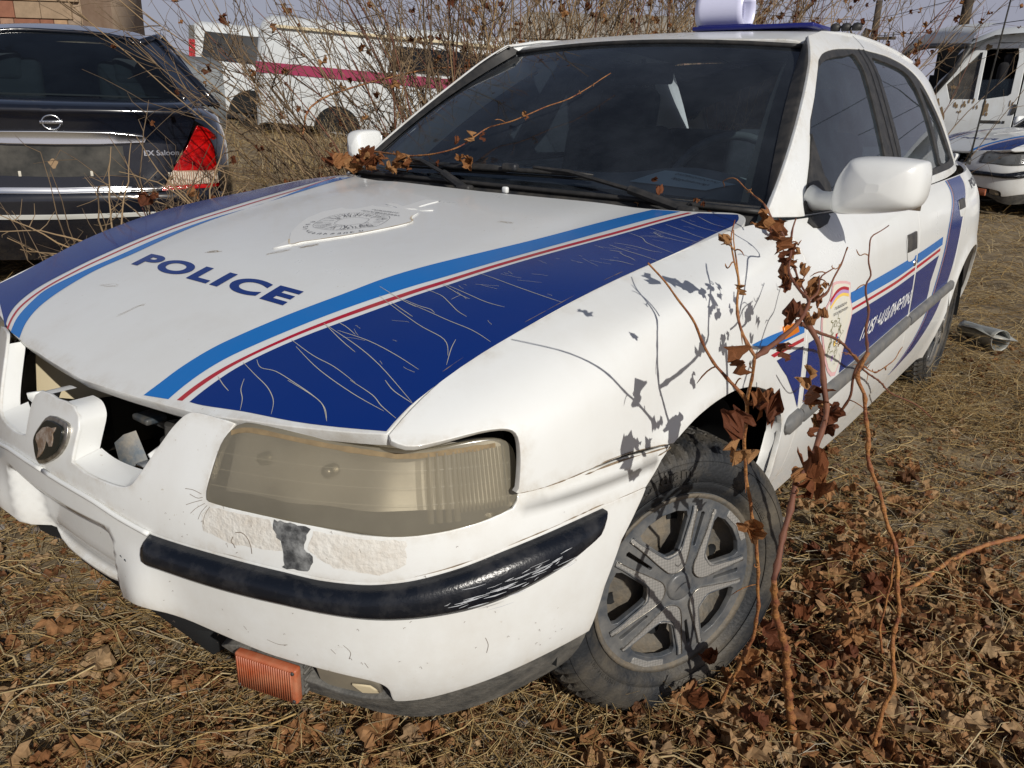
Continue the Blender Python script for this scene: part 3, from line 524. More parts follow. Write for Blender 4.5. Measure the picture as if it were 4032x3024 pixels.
for i,chx in enumerate('ՈՍՏԻԿԱՆՈՒԹՅՈՒՆ'):
    q=(i+.5)/14*(len(arc)-2);j=int(q);p=arc[j]+(arc[j+1]-arc[j])*(q-j);t_=(arc[j+1]-arc[j]);t_=t_/np.linalg.norm(t_);n_=np.array([-t_[1],t_[0]]);h_=.0055
    text_on('crest_lettering',chx,H,tuple(p-t_*h_*.75-n_*h_),tuple(p+t_*h_*.75-n_*h_),tuple(p-t_*h_*.75+n_*h_),.0048,M['print'],hood,bold=.015,cuts=0)
# bonnet scuffs and bracket under its leading edge
mb=MB()
for (x,y,l,a,wd) in ((-.02,-.385,.05,.9,.002),(-.30,-.60,.05,.2,.001),(.02,-.33,.04,1.0,.003),(-.18,-.42,.03,.3,.003),(-.05,-.26,.02,.2,.003),(.28,.02,.03,.1,.002),(-.12,-.66,.05,1.1,.0012)):
    for k in range(5):
        c_=[(x+rnd.uniform(-.006,.006)+l*t*math.cos(a),y+rnd.uniform(-.006,.006)+l*t*math.sin(a)) for t in np.linspace(0,1,4)];mb.add(*ribbon_on(H,cr(c_,3),wd*rnd.uniform(.2,.5),.0009))
mb.build('scuff_marks',mat('brown_scuff',(.34,.28,.2),.8),hood)['kind']='stuff'
mb=MB();mb.box((.16,-.70,.66),(.16,.05,.035),bev=.008);mb.box((.10,-.735,.63),(.05,.04,.012),bev=.004);mb.tube([(.10,-.735,.63),(.10,-.70,.60),(.11,-.66,.58)],.008);mb.build('bonnet_catch',M['steel'],hood)
# ---- cowl, wipers
def Cw(x,t,off=0.0):
    x=np.asarray(x,float);t=np.asarray(t,float)+0*x;x=x+0*t
    y0=np.interp(np.abs(x),[0,.2,.36,.47,.5655,.63,.69],[.292,.303,.322,.340,.362,.40,.43]);a=x/.70;y1=.395+.095*a*a+.01
    y=y0+(y1-y0)*t;z=.938-.008*a*a-.028*np.sin(PI*np.clip(t,0,1))**.7+.03*t;return np.stack([x,y,z-.006*(1-t)+off],-1)
cowl=panel('cowl_panel',Cw,[(-.69,.02),(.69,.02),(.69,1),(-.69,1)],res=.03,mat=M['plastic'],parent=car,rim=False,nsign=1,scale=(1,.1))
mb=MB()
for k in range(5): mb.add(*ribbon_on(Cw,[(x,.15+.14*k) for x in np.linspace(-.66,.66,50)],.006,.005,(1,.1)))
mb.build('cowl_rib',M['plastic'],cowl)
def wiper(x0,a0,x1,bx0,bx1,z_=.035):
    """arm from its pivot on the cowl to the middle of the blade"""
    piv=Cw(x0,.35,.03);mb=MB();tip=W(x1/.69,.055,.035)
    mb.tube([Cw(x0,.35,-.01),piv],[.016,.016],12);mid=piv+(tip-piv)*.35+np.array([0,0,.012])
    mb.box(tuple(piv),(.05,.03,.024),bev=.008);mb.tube([piv,mid],[.013,.011],8);mb.tube([mid,piv+(tip-piv)*.75+np.array([0,.0,.014]),tip],[.006,.006,.005],6)
    o=mb.build('wiper',M['rubber'],car);sharp(o)
    L0=[W(x/.69,.030+.02*(x-bx0)/(bx1-bx0),.014) for x in np.linspace(bx0,bx1,12)]
    V,Fc=tube([p+np.array([0,-.004,.012]) for p in L0],[.002]+[.0075]*10+[.002],6);mk('wiper_blade',V,Fc,M['rubber'],o,True)
    V,Fc=tube(L0,.004,5);mk('blade_rubber',V,Fc,M['dark'],o,True);return o
wiper(.55,0,.08,-.26,.26);wiper(-.10,0,-.42,-.50,-.02)
mb=MB();mb.box(tuple(W(.01,.045,.035)),(.05,.025,.022),bev=.008);mb.build('wiper_clip',M['plastic'],car)
mb=MB();mb.box((.045,.335,.957),(.018,.014,.018),bev=.005);mb.build('washer_jet',M['white'],car)
# ---- front panel above the bumper (round the missing grille)
seam=[(0,.5509),(.0418,.5509),(.1425,.5459),(.2256,.5330),(.3024,.5210),(.4371,.5195),(.532,.5172),(.6029,.512),(.6561,.5113),(.7077,.5156),(.7853,.5301),(.869,.5485),(.94,.558),(1.0093,.5640),(1.0528,.5662),(1.1557,.5652)]
seamc=[tuple(p) for p in cr(seam,3)]
hlb=[(.4275,.7085),(.415,.6868),(.4038,.6556),(.3985,.6273),(.3985,.6065),(.4020,.5976),(.4072,.5932),(.4347,.5915),(.4901,.5914),(.5241,.5904),(.5798,.5878),(.6562,.5804),(.6953,.579),(.7343,.5800),(.7816,.584),(.843,.593),(.8821,.6025),(.8912,.6130),(.8925,.6218)]
fas=[(0,.668),(.03,.670),(.06,.668),(.08,.657),(.0875,.64),(.0851,.594),(.0863,.5839)]
shelf=[(.0863,.5839),(.1267,.577),(.1718,.5752),(.2205,.5768),(.2426,.5832)]
side_=[(.257,.5963),(.2793,.631),(.3086,.6764),(.3238,.6952),(.3387,.7079),(.36,.712),(.4275,.7085)]
seam2=[(1.0171,.6270),(1.1079,.6280),(1.238,.6150)]
outl=fas+[tuple(p) for p in cr(shelf[1:]+side_,3)]+hlb[1:]+seam2+[(1.1972,.5897),(1.157,.5675)]+[(u,v+.002) for u,v in seamc[::-1][1:]]
front=panel('front_panel',N,half(outl),res=.018,depth=.006,mat=M['white'],parent=car,lip=.0025)
def ret(name,line,d,S=N,off=-.003,m=None,parent=None,mir=False,down=0.0,n=2):
    L_=np.array(line,float);A=S(L_[:,0],L_[:,1],off);B_=A+np.array([0,d,down]);P=np.stack([A]+[A+(B_-A)*(k+1)/n for k in range(n)],1)
    mb=MB();mb.grid(P);o=mb.build(name,m or M['white'],parent,mir=mir);return o
for mir in (False,True):
    ret('grille_shelf',cr(shelf,3),.05,parent=front,mir=mir,down=.010)
    ret('pillar_side',cr([(.03,.670),(.06,.668),(.08,.657),(.0875,.64),(.0851,.594),(.0863,.5839)],3),.045,parent=front,mir=mir)
    ret('opening_edge',cr([(.2426,.5832)]+side_[:4],3),.035,parent=front,mir=mir)
    # bent grille clip
    s=-1 if mir else 1
    mb=MB();P0=N(.215,.577,0)+np.array([0,.045,.004]);pts=[(.165,-.775,.5775),(.215,-.745,.580),(.245,-.74,.583)]
    q=np.array([[(.150,-.795,.576),(.150,-.760,.576)],[(.185,-.800,.583),(.180,-.765,.583)],[(.228,-.805,.604),(.215,-.775,.606)],[(.222,-.808,.618),(.208,-.782,.620)]]);q[...,0]*=s
    mb.grid(q);o=mb.build('grille_clip',M['white'],front);md=o.modifiers.new('s','SOLIDIFY');md.thickness=.004
# dark engine bay behind the opening
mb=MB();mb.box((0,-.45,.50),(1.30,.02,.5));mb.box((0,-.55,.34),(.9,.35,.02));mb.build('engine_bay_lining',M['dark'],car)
mb=MB();mb.grid(np.array([[(.105,-.80,.562),(.095,-.80,.60)],[(.125,-.785,.560),(.10,-.785,.612)],[(.140,-.765,.558),(.105,-.765,.615)]]));mb.build('mounting_bracket',M['steel'],car)
mb=MB();mb.grid(np.array([[(-.36,-.72,.72),(-.36,-.74,.56)],[(-.28,-.67,.72),(-.27,-.69,.56)],[(-.25,-.60,.72),(-.235,-.62,.56)]]));mb.build('inner_wing_panel',M['beige'],car)
# horn / relay with red clip
horn=MB().lathe([(0,.0),(0,.021),(.018,.022),(.022,.028),(.042,.028),(.044,.020),(.070,.018),(.074,0)],(.186,-.735,.572),20,'z').build('horn',M['plastic'],car);sharp(horn)
mb=MB();mb.box((.186,-.757,.580),(.044,.006,.007),bev=.001);mb.box((.207,-.757,.588),(.006,.006,.022),bev=.001);mb.build('red_clip',mat('red_plastic',(.45,.05,.03),.5),horn)
# emblem with horse head
M['chrome2']=mat('worn_chrome',(.55,.52,.46),.3,metal=.9,noise=((.12,.10,.07),.45,.4),nscale=60)
emp=[tuple(p) for p in cr([(.0066,.6424),(.0571,.6441),(.070,.6385),(.0721,.6148),(.0492,.5865),(-.0043,.5607),(-.0276,.5833),(-.0320,.5981),(-.018,.6199)],3,closed=True)]
emp=[(u-.004,v) for u,v in emp];ec=np.mean(emp,0)
emb=panel('emblem',N,emp,res=.008,off=.007,depth=.007,mat=M['chrome2'],parent=car,lip=.002)
panel('emblem_face',N,[tuple(ec+(np.array(p)-ec)*.84) for p in emp],res=.006,off=.0105,depth=.004,mat=mat('black_enamel',(.012,.014,.012),.12),parent=emb,lip=.001)
panel('horse_head',N,[(u-.004,v) for u,v in [(.0445,.6348),(.0327,.6304),(.0187,.6296),(.0029,.6241),(-.0131,.6093),(-.0135,.6008),(-.0036,.5948),(.0028,.5862),(.0002,.5717),(.0144,.5842),(.0202,.5958),(.0208,.6044),(.0226,.609),(.0312,.6053),(.036,.6016),(.0441,.6036),(.0425,.6164),(.0381,.623),(.0426,.6278)]],res=.006,off=.0122,depth=.002,mat=mat('worn_gold',(.22,.15,.10),.45,metal=.3,noise=((.5,.45,.4),.3,.3),nscale=70),parent=emb,lip=.0005)
# ---- bumper
bb=[(0,.350),(.12,.352),(.185,.366),(.225,.384),(.262,.392),(.30,.387),(.3419,.379),(.4456,.3646),(.4916,.3577),(.5363,.3534),(.562,.351),(.611,.3438),(.6582,.3342),(.6812,.3237),(.6914,.3085),(.6945,.285),(.7026,.2795),(.7409,.283),(.7901,.2945),(.856,.3087),(.9429,.3227),(1.0428,.3317)]
bo=[(u,v-.002) for u,v in seamc]+[(1.1292,.536),(1.0925,.4942),(1.0614,.4153)]+[tuple(p) for p in cr(bb,3)[::-1]]
bump=panel('front_bumper',N,half(bo),res=.014,depth=.010,mat=M['white'],parent=car,lip=.004)
# seam bead along the bumper top
mb=MB();
for mir in (False,True):
    s=-1 if mir else 1;L_=np.array(cr([(0,.548),(.1425,.543),(.2256,.530),(.292,.520)],4));V,Fc=tube([N(s*u,v,.003) for u,v in L_],.0045,6);mb.add(V,Fc)
mb.build('bumper_bead',M['white'],bump)
zt=pch([p[0] for p in seam],[p[1] for p in seam]);zb=pch([.29,.43,.53,.69,.79,.93,1.0,1.035,1.0489],[.474,.470,.469,.460,.465,.494,.520,.545,.5645])
for mir in (False,True):
    t=np.r_[.2918,.2928,np.linspace(.296,1.03,70),1.04,1.046,1.0489];a=zt(t)-.003;b=np.minimum(zb(t),a-.001);e=np.minimum(1,np.sqrt(np.clip((t-.2918)/.006,0,1)))*np.minimum(1,np.sqrt(np.clip((1.050-t)/.03,0,1)))
    rows=[]
    for o_,f in ((.000,0),(.010,.02),(.019,.08),(.026,.25),(.0285,.5),(.027,.75),(.020,.93),(.010,1.0),(.0,1.0)):
        rows.append(N(t,a+(b-a)*f,o_*(.25+.75*e)))
    P=np.stack(rows,1)
    mb=MB();mb.grid(P);c0=P[0].mean(0);mb.add(np.r_[P[0],[c0]],[(i,i+1,len(P[0])) for i in range(len(P[0])-1)])
    mb.build('bumper_strip',M['strip'],bump,mir=mir,fixn=True)
    # scraped white paint on the strip
# black lower spoiler, fog lamp
lo=[(.40,.335),(.47,.300),(.5401,.2741),(.6266,.2424),(.6599,.2224),(.7071,.2088),(.7393,.2018),(.8034,.1997),(.884,.2097),(.9502,.22),(1.0166,.2346),(1.040,.26),(1.045,.328)]
up_=[(.9429,.3207),(.856,.3067),(.7901,.2925),(.7409,.281),(.7026,.2775),(.69,.277)]
for mir in (False,True):
    g=(lambda P:[(-u,v) for u,v in P]) if mir else (lambda P:P)
    lipo=panel('lower_spoiler',N,g([tuple(p) for p in cr(lo,3)]+up_+[(.67,.2735),(.64,.272),(.60,.281),(.56,.297),(.50,.318),(.44,.345)]),res=.02,off=-.006,depth=.03,mat=M['lipm'],parent=car,lip=.003)
    fog=panel('fog_lamp_recess',N,g([(.555,.345),(.62,.343),(.69,.325),(.695,.28),(.65,.268),(.575,.285)]),res=.02,off=-.050,mat=M['dark'],parent=car,rim=False)
    panel('fog_lamp_lens',N,g([(.570,.334),(.580,.342),(.640,.332),(.665,.305),(.668,.284),(.655,.279),(.583,.294),(.572,.305)]),res=.02,off=-.014,depth=.02,mat=mat('dusty_grey_lens',(.16,.145,.12),.35,noise=((.26,.23,.17),.4,.4)),parent=fog,lip=.004)
    panel('broken_lens_piece',N,g([(.628,.308),(.655,.306),(.668,.292),(.642,.290)]),res=.01,off=-.008,depth=.003,mat=M['beige'],parent=fog)
    # valance behind
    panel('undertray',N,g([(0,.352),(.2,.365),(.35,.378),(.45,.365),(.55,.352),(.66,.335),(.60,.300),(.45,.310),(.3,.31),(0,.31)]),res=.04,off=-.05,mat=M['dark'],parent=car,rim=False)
# amber lamp hanging under the bumper
M['amber']=mat('amber_lens',(.36,.065,.018),.4,noise=((.50,.24,.14),.35,.5),nscale=25,spec=.6);
def amber():
    mb=MB();o=mb.box((0,0,0),(.112,.016,.068),bev=.004).build('amber_lamp',M['amber'],car)
    mb=MB();
    for k in range(24): mb.box((-.050+k*.0042,-.0088,0),(.0022,.002,.060))
    mb.build('lens_rib',M['amber'],o)
    mb=MB();mb.box((.002,.030,0),(.108,.044,.064),bev=.005)
    for k in range(5): mb.box((.0575,.030,-.026+.013*k),(.003,.036,.004))
    mb.build('lamp_housing',M['lipm'],o)
    mb=MB()
    for x,z in ((-.05,-.028),(.05,.028),(.05,-.028)): mb.lathe([(0,.0),(0,.0028),(.002,.0035),(.0025,0)],(x,-.0098,z),10,'y')
    mb.build('lamp_screw',M['plastic'],o);return o
am=amber();am.location=(.480,-.790,.309);am.rotation_euler=(math.radians(4),math.radians(3),math.radians(19))
# plate screws
mb=MB()
for t,z in ((.2189,.4581),(.2315,.456)): mb.lathe([(0,.0),(0,.0035),(.004,.002),(.0042,0)],tuple(N(t,z,0)),8,'y')
mb.build('plate_screw',M['steel'],bump)
# chipped paint, peeling paint
M['bare']=mat('bare_grey_plastic',(.045,.047,.05),.55,noise=((.35,.36,.36),.28,.35),nscale=35,bump=.4,bscale=80)
M['peel']=mat('peeled_undercoat',(.68,.67,.63),.55,noise=((.52,.47,.40),.30,.5),nscale=30,bump=.35,bscale=110)
def jag(P,a=.0012,n=4):
    c_=dens(np.array(P),.006);return [tuple(p) for p in c_+nr.randn(*c_.shape)*a]
panel('chipped_patch',N,jag([(.5235,.5911),(.5332,.5895),(.5509,.5895),(.5741,.5880),(.5804,.5866),(.5752,.5702),(.5728,.5563),(.5841,.544),(.5863,.5358),(.5790,.5210),(.5583,.5205),(.5395,.5221),(.5427,.5376),(.5382,.5538),(.5304,.5662),(.5237,.5785)]),res=.006,off=.0012,mat=M['bare'],parent=front,rim=False)
panel('peeling_patch',N,jag([(.395,.575),(.4108,.589),(.5149,.589),(.521,.5788),(.535,.5597),(.5382,.5464),(.4543,.5404),(.40,.5515)],.0006),res=.012,off=.0005,mat=M['peel'],parent=front,rim=False)
panel('peeling_patch',N,jag([(.5850,.5835),(.6562,.5780),(.72,.5762),(.7183,.5411),(.6822,.5241),(.6168,.5339),(.592,.5444),(.5786,.5567)],.0008),res=.012,off=.0005,mat=M['peel'],parent=front,rim=False)
mb=MB()
for k,P in enumerate([[(.455,.553),(.452,.545),(.456,.541),(.459,.536)],[(.459,.560),(.470,.562),(.480,.556),(.486,.545),(.488,.533)],[(.395,.60),(.385,.597),(.37,.60)],[(.395,.596),(.38,.590),(.365,.583)],[(.40,.592),(.385,.582),(.375,.572)],[(.405,.59),(.395,.578),(.39,.566)],[(.41,.589),(.402,.575),(.40,.56)],[(.392,.604),(.375,.607),(.36,.606)],
    [(.625,.40),(.635,.388),(.632,.375)],[(.605,.39),(.612,.382)],[(.655,.37),(.66,.36)],[(.46,.40),(.465,.394)],[(.50,.385),(.52,.381),(.535,.384)],[(.835,.40),(.84,.385),(.838,.37)]]):
    mb.add(*ribbon_on(N,cr(P,4),.0012 if k<2 else .0007,.0008))
for k in range(90):
    t=rnd.uniform(.3,1.0);z=rnd.uniform(.34,.60);l=rnd.uniform(.001,.004);mb.add(*ribbon_on(N,[(t,z),(t+l*.5,z+l*.6),(t+l,z+rnd.uniform(-1,1)*l)],.0006,.0007))
mb.build('paint_cracks',mat('crack_brown',(.16,.12,.09),.8),bump)['kind']='stuff'
# ---- headlamps
M['refl']=mat('lamp_reflector',(.80,.77,.70),.36,metal=1.0)
def lensmat():
    m=bpy.data.materials.new('yellowed_lens');m.use_nodes=True;nt=m.node_tree;L=nt.links;Q=nt.nodes.new
    for n in list(nt.nodes): nt.nodes.remove(n)
    o=Q('ShaderNodeOutputMaterial');tr=Q('ShaderNodeBsdfTransparent');tr.inputs[0].default_value=(.90,.87,.79,1);df=Q('ShaderNodeBsdfDiffuse');df.inputs[0].default_value=(.40,.365,.28,1)
    tl=Q('ShaderNodeBsdfTranslucent');tl.inputs[0].default_value=(.56,.51,.40,1)
    a=Q('ShaderNodeMixShader');a.inputs[0].default_value=.5;L.new(df.outputs[0],a.inputs[1]);L.new(tl.outputs[0],a.inputs[2])
    tc=Q('ShaderNodeTexCoord');nz=Q('ShaderNodeTexNoise');nz.inputs['Scale'].default_value=8;nz.inputs['Detail'].default_value=6;L.new(tc.outputs['Object'],nz.inputs['Vector'])
    mr=Q('ShaderNodeMapRange');mr.inputs[1].default_value=.3;mr.inputs[2].default_value=.7;mr.inputs[3].default_value=.52;mr.inputs[4].default_value=.78;L.new(nz.outputs['Fac'],mr.inputs[0])
    b=Q('ShaderNodeMixShader');L.new(mr.outputs[0],b.inputs[0]);L.new(tr.outputs[0],b.inputs[1]);L.new(a.outputs[0],b.inputs[2])
    g=Q('ShaderNodeBsdfGlossy');g.inputs['Roughness'].default_value=.16;f=Q('ShaderNodeFresnel');f.inputs[0].default_value=1.5;c=Q('ShaderNodeMixShader');L.new(f.outputs[0],c.inputs[0]);L.new(b.outputs[0],c.inputs[1]);L.new(g.outputs[0],c.inputs[2]);L.new(c.outputs[0],o.inputs[0]);return m
M['lens']=lensmat()
hl=[(.4045,.6040),(.4065,.6313),(.4158,.6772),(.4302,.7000),(.445,.7090),(.4667,.7120),(.5577,.7085),(.6486,.7020),(.687,.6985),(.7222,.6965),(.7663,.6975),(.82,.7035),(.862,.7040),(.8841,.6941),(.8905,.6742),(.8886,.6395),(.8797,.6132),(.8431,.6000),(.7605,.5890),(.6953,.5860),(.6293,.5916),(.5146,.5971),(.4201,.5985)]
hlc=[tuple(p) for p in cr(hl,3,closed=True)]
for mir in (False,True):
    g=(lambda P:[(-u,v) for u,v in P]) if mir else (lambda P:P);s=-1 if mir else 1
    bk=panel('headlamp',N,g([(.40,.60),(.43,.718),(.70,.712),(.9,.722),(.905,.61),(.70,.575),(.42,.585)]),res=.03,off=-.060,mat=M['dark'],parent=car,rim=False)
    # reflector bowls
    mb=MB();Ug,Vg=np.meshgrid(np.linspace(.412,.882,90),np.linspace(.600,.694,24),indexing='ij');h_=np.full(Ug.shape,.022)
    for (c,wd,zc,dp) in ((.470,.060,.652,.016),(.590,.066,.648,.020),(.735,.085,.646,.016)):
        q2=((Ug-c)/wd)**2+((Vg-zc)/.062)**2;h_=h_-dp*np.exp(-q2**1.5*.9)*1.0
    mb.grid(N(s*Ug,Vg,-.050+h_))
    mb.build('reflector',M['refl'],bk,fixn=True)
    mb=MB();
    for c,zc in ((.470,.652),(.590,.648)): mb.lathe([(0,.0),(0,.010),(-.016,.010),(-.020,.006),(-.020,0)],tuple(N(s*c,zc,-.050)),14,'y')
    mb.build('bulb_shield',M['chrome2'],bk)
    ln=panel('lens',N,g(hlc),res=.014,off=.003,depth=.018,mat=M['lens'],parent=bk,lip=.004)
    mb=MB()
    for z0 in (.622,.645,.668): 
        L_=[(s*t,z0+.004*(1-((t-.65)/.25)**2)-.0+(.02*max(0,t-.75))) for t in np.linspace(.410,.880,30)];mb.add(*ribbon_on(N,L_,.0005,.0036))
    mb.build('lens_line',mat('pale_line',(.30,.27,.20),.4),ln)
    mb=MB()
    for k in range(13):
        t=.800+k*.0062;P=np.array([N(s*(t+o_),np.array([.612,.640,.668,.696]),.0032+h_) for o_,h_ in ((-.0022,0),(0,.0012),(.0022,0))]);mb.grid(P)
    for k in range(4):
        t=.755+k*.013;P=np.array([N(s*(t+o_),np.array([.600,.640,.668,.694]),.0032+h_) for o_,h_ in ((-.0045,0),(0,.0012),(.0045,0))]);mb.grid(P)
    mb.build('lens_flute',M['lens'],ln,fixn=True)
    # brown crust on the lens top edge
    mb=MB();L_=np.array(cr([(.43,.700),(.4667,.7085),(.5577,.7050),(.6486,.6985),(.7222,.693),(.80,.697),(.862,.700)],5));mb.add(*ribbon_on(N,[(s*u,v-.002) for u,v in L_],np.abs(nr.randn(len(L_)))*.0012+.006,.0040));mb.build('lens_grime',mat('lens_crust',(.30,.22,.12),.8,noise=((.16,.12,.07),.5,.5),nscale=60),ln)
# ---- front wings
def s_of_z(y,z):
    s=np.linspace(0,1,60);Z=F(np.full(60,y),s)[:,2];return float(np.interp(-z,-Z,s))
arch_f=[(-.2124,.546),(-.146,.507),(-.082,.4906),(-.02,.4895),(.0326,.4955),(.103,.513),(.173,.5395),(.248,.582),(.312,.645),(.347,.714),(.3556,.766),(.345,.818),(.328,.86),(.315,.92)]
f_low=[(-.692,.0214),(-.682,.0693),(-.662,.109),(-.6266,.151),(-.589,.186),(-.562,.218),(-.548,.249),(-.5435,.29),(-.545,.351),(-.5475,.404),(-.552,.472),(-.5535,.484),(-.499,.503),(-.434,.520),(-.338,.532),(-.212,.546)]
gapf=[(.452,.0),(.462,.06),(.468,.12),(.472,.20),(.474,.296),(.462,.36),(.448,.474),(.450,.60),(.458,.72),(.458,.80),(.452,.92)]
wing=[(-.69,.004)]+[tuple(p) for p in cr(f_low,2)]+[tuple(p) for p in cr(arch_f,4)[1:]]+gapf[::-1]+[(y,.002) for y in np.linspace(.40,-.66,26)]
doorf_r=[(1.532,.0),(1.535,.12),(1.533,.26),(1.520,.37),(1.505,.44),(1.494,.54),(1.497,.66),(1.50,.78),(1.502,.925)]
rg=[(2.44,.0),(2.41,.094),(2.34,.238),(2.262,.35),(2.222,.45),(2.212,.56),(2.214,.68)]
zarc=lambda a:(2.655+.388*math.cos(a),.27+.388*math.sin(a))
def arcpts(a0,a1,n,yc=2.57,zc=.27,r=.395):
    o_=[]
    for a in np.linspace(a0,a1,n):
        y=yc+r*math.cos(a);z=zc+r*math.sin(a);o_.append((y,s_of_z(y,z)))
    return o_
aR=arcpts(math.radians(156),math.radians(186),5);aQ=arcpts(math.radians(152),math.radians(-12),24)
for mir in (False,True):
    fw=panel('front_wing',F,wing,res=.024,scale=SF,depth=.012,mat=M['white'],parent=car,mir=mir,lip=.0018)
    ret('wing_flange',cr(arch_f,3),0,S=F,parent=fw)  if False else None
    A=F(np.array([p[0] for p in arch_f]),np.array([p[1] for p in arch_f]),-.001);mb=MB();mb.grid(np.stack([A,A-np.array([.035,0,0]),A-np.array([.035,0,-.02])],1));mb.build('arch_flange',M['white'],fw,mir=mir)
    # front door
    d_out=[(y+.006,s) for y,s in gapf]+[(y-.003,s) for y,s in doorf_r[::-1]]
    dr=panel('front_door',F,d_out,res=.03,scale=SF,depth=.016,mat=M['white'],parent=car,mir=mir,lip=.0022)
    d2=[(y+.004,s) for y,s in doorf_r]+[]+[(y-.004,s) for y,s in aR[::-1]]+[(y-.004,s) for y,s in rg[::-1]]
    rd=panel('rear_door',F,d2,res=.03,scale=SF,depth=.014,mat=M['white'],parent=car,mir=mir,lip=.0022)
    qp=[(y+.004,s) for y,s in rg]+aQ+[(3.05,.95),(3.40,.90),(3.40,.0),(3.0,.0),(2.7,.0)]
    qp=[(y+.006,s) for y,s in rg]+aQ+[(3.10,.93),(3.40,.88),(3.40,.0),(3.0,.0),(2.7,.0)]
    qt=panel('rear_wing',F,qp,res=.035,scale=SF,depth=.014,mat=M['white'],parent=car,mir=mir,lip=.0022)
    A=F(np.array([p[0] for p in aQ]),np.array([p[1] for p in aQ]),-.001);mb=MB();mb.grid(np.stack([A,A-np.array([.035,0,0])],1));mb.build('arch_flange',M['white'],qt,mir=mir)
    sl=panel('sill',F,[(.34,.935),(2.16,.935),(2.165,.965),(2.16,1.0),(1.2,1.02),(.34,1.0)],res=.04,scale=SF,depth=.06,mat=M['white'],parent=car,mir=mir,off=-.004,lip=.008)
    # rub strips
    st=pch([.38,.6,1.0,1.5,2.23],[.716,.705,.686,.657,.632])
    for nm,par,y0,y1 in (('wing_rub_strip',fw,.368,.450),('door_rub_strip',dr,.468,1.494),('door_rub_strip',rd,1.506,2.216)):
        y=np.linspace(y0,y1,max(8,int((y1-y0)/.02)));e=np.sqrt(np.clip((y-y0)/.02,0,1)) if nm[0]=='w' else np.ones(len(y))
        if nm[0]!='w': e[0]=e[-1]=.6
        rows=[];w_=.060
        for o_,f in ((0,0),(.010,.03),(.016,.2),(.017,.5),(.015,.8),(.009,.97),(0,1)):
            sm=st(y)+w_*.5;rows.append(F(y,sm+(f-.5)*w_*(.35+.65*e),o_*(.3+.7*e)))
        mb=MB();P=np.stack(rows,1);mb.grid(P)
        for r_ in (P[0],P[-1]): c0=r_.mean(0);mb.add(np.r_[r_,[c0]],[(i,i+1,7) for i in range(6)])
        mb.build(nm,M['trim'],par,mir=mir,fixn=True)
    # side livery
    kw=dict(scale=SF,rim=False,mir=mir)
    def poly(top,bot): return [tuple(p) for p in top]+[tuple(p) for p in bot[::-1]]
    y1=1.489;y2=1.512
    bt=pch([.77,1.2,1.5,1.91],[.386,.382,.377,.363]);bbm=pch([.80,1.2,1.5,1.90],[.432,.433,.421,.402])
    rt=pch([.80,1.2,1.5,1.87],[.4525,.4475,.432,.4135]);rb=pch([.80,1.2,1.5,1.87],[.4635,.461,.4465,.4265])
    dt=pch([.794,1.2,1.5,1.86],[.482,.478,.464,.4447]);tr_=lambda y:st(y)-.004
    def band(a,b,ya,yb,n=12):
        yy=np.linspace(ya,yb,n);return [(y,float(a(y))) for y in yy]+[(y,float(b(y))) for y in yy[::-1]]
    for par,ya,yb in ((dr,.0,y1),(rd,y2,9)):
        f0=par is dr
        panel('light_blue_band',F,band(bt,bbm,.782 if f0 else ya,min(yb,1.900)),res=.04,off=.0012,mat=M['sky'],parent=par,**kw)
        panel('red_line',F,band(rt,rb,.800 if f0 else ya,min(yb,1.870)),res=.05,off=.0012,mat=M['red'],parent=par,**kw)
        if f0: panel('navy_panel',F,[(.794,.482),(.781,.554),(.7634,.6195),(.7565,float(tr_(.7565)))]+[(y,float(tr_(y))) for y in np.linspace(.85,y1,10)]+[(y,float(dt(y))) for y in np.linspace(y1,.85,10)],res=.04,off=.0012,mat=M['navy'],parent=par,**kw)
        else: panel('navy_panel',F,[(y,float(dt(y))) for y in np.linspace(ya,1.86,6)]+[(1.805,.5138),(1.775,.5571),(1.775,.6)]+[(1.765,float(tr_(1.765)))]+[(y,float(tr_(y))) for y in np.linspace(1.7,ya,5)],res=.04,off=.0012,mat=M['navy'],parent=par,**kw)
    swl=[(2.128,.005),(2.138,.06),(2.1397,.1287),(2.1144,.2032),(2.0636,.2826),(2.0256,.3499),(1.9925,.4348),(1.945,.53),(1.9027,.6176),(1.8439,.715),(1.7429,.7997),(1.62,.865),(1.50,.905)]
    swr=[(2.40,.005),(2.40,.09),(2.3592,.1756),(2.3078,.2467),(2.2494,.3387),(2.2211,.4148),(2.19,.50),(2.155,.58),(2.1015,.6617),(2.031,.7339),(1.952,.7886),(1.852,.835),(1.74,.875)]
    def shiftl(L_,a): return [(y+a,s) for y,s in L_]
    panel('navy_swoosh',F,curve_between(swl,swr,3),res=.04,off=.0012,mat=M['navy'],parent=rd,**kw)
    panel('light_blue_line',F,curve_between(shiftl(swl,-.040),shiftl(swl,-.024),3),res=.04,off=.0012,mat=M['sky'],parent=rd,**kw)
    panel('red_line',F,curve_between(shiftl(swl,-.016),shiftl(swl,-.010),3),res=.04,off=.0012,mat=M['red'],parent=rd,**kw)
    panel('light_blue_flash',F,[(.112,.4096),(.2793,.418),(.430,.4180),(.430,.452),(.1974,.4515)],res=.03,off=.0012,mat=M['sky'],parent=fw,**kw)
    panel('red_flash',F,[(.2229,.4676),(.430,.4674),(.430,.4788),(.2438,.4795)],res=.03,off=.0012,mat=M['red'],parent=fw,**kw)
    panel('navy_flash',F,[(.261,.4925),(.430,.4945),(.436,.5988),(.4422,.7078),(.4071,.6526),(.3357,.562)],res=.03,off=.0012,mat=M['navy'],parent=fw,**kw)
    panel('navy_flash',F,[(.4665,.4945),(.545,.492),(.56,.56),(.60,.64),(.64,.69),(.480,.707),(.474,.60)],res=.03,off=.0012,mat=M['navy'],parent=dr,**kw)
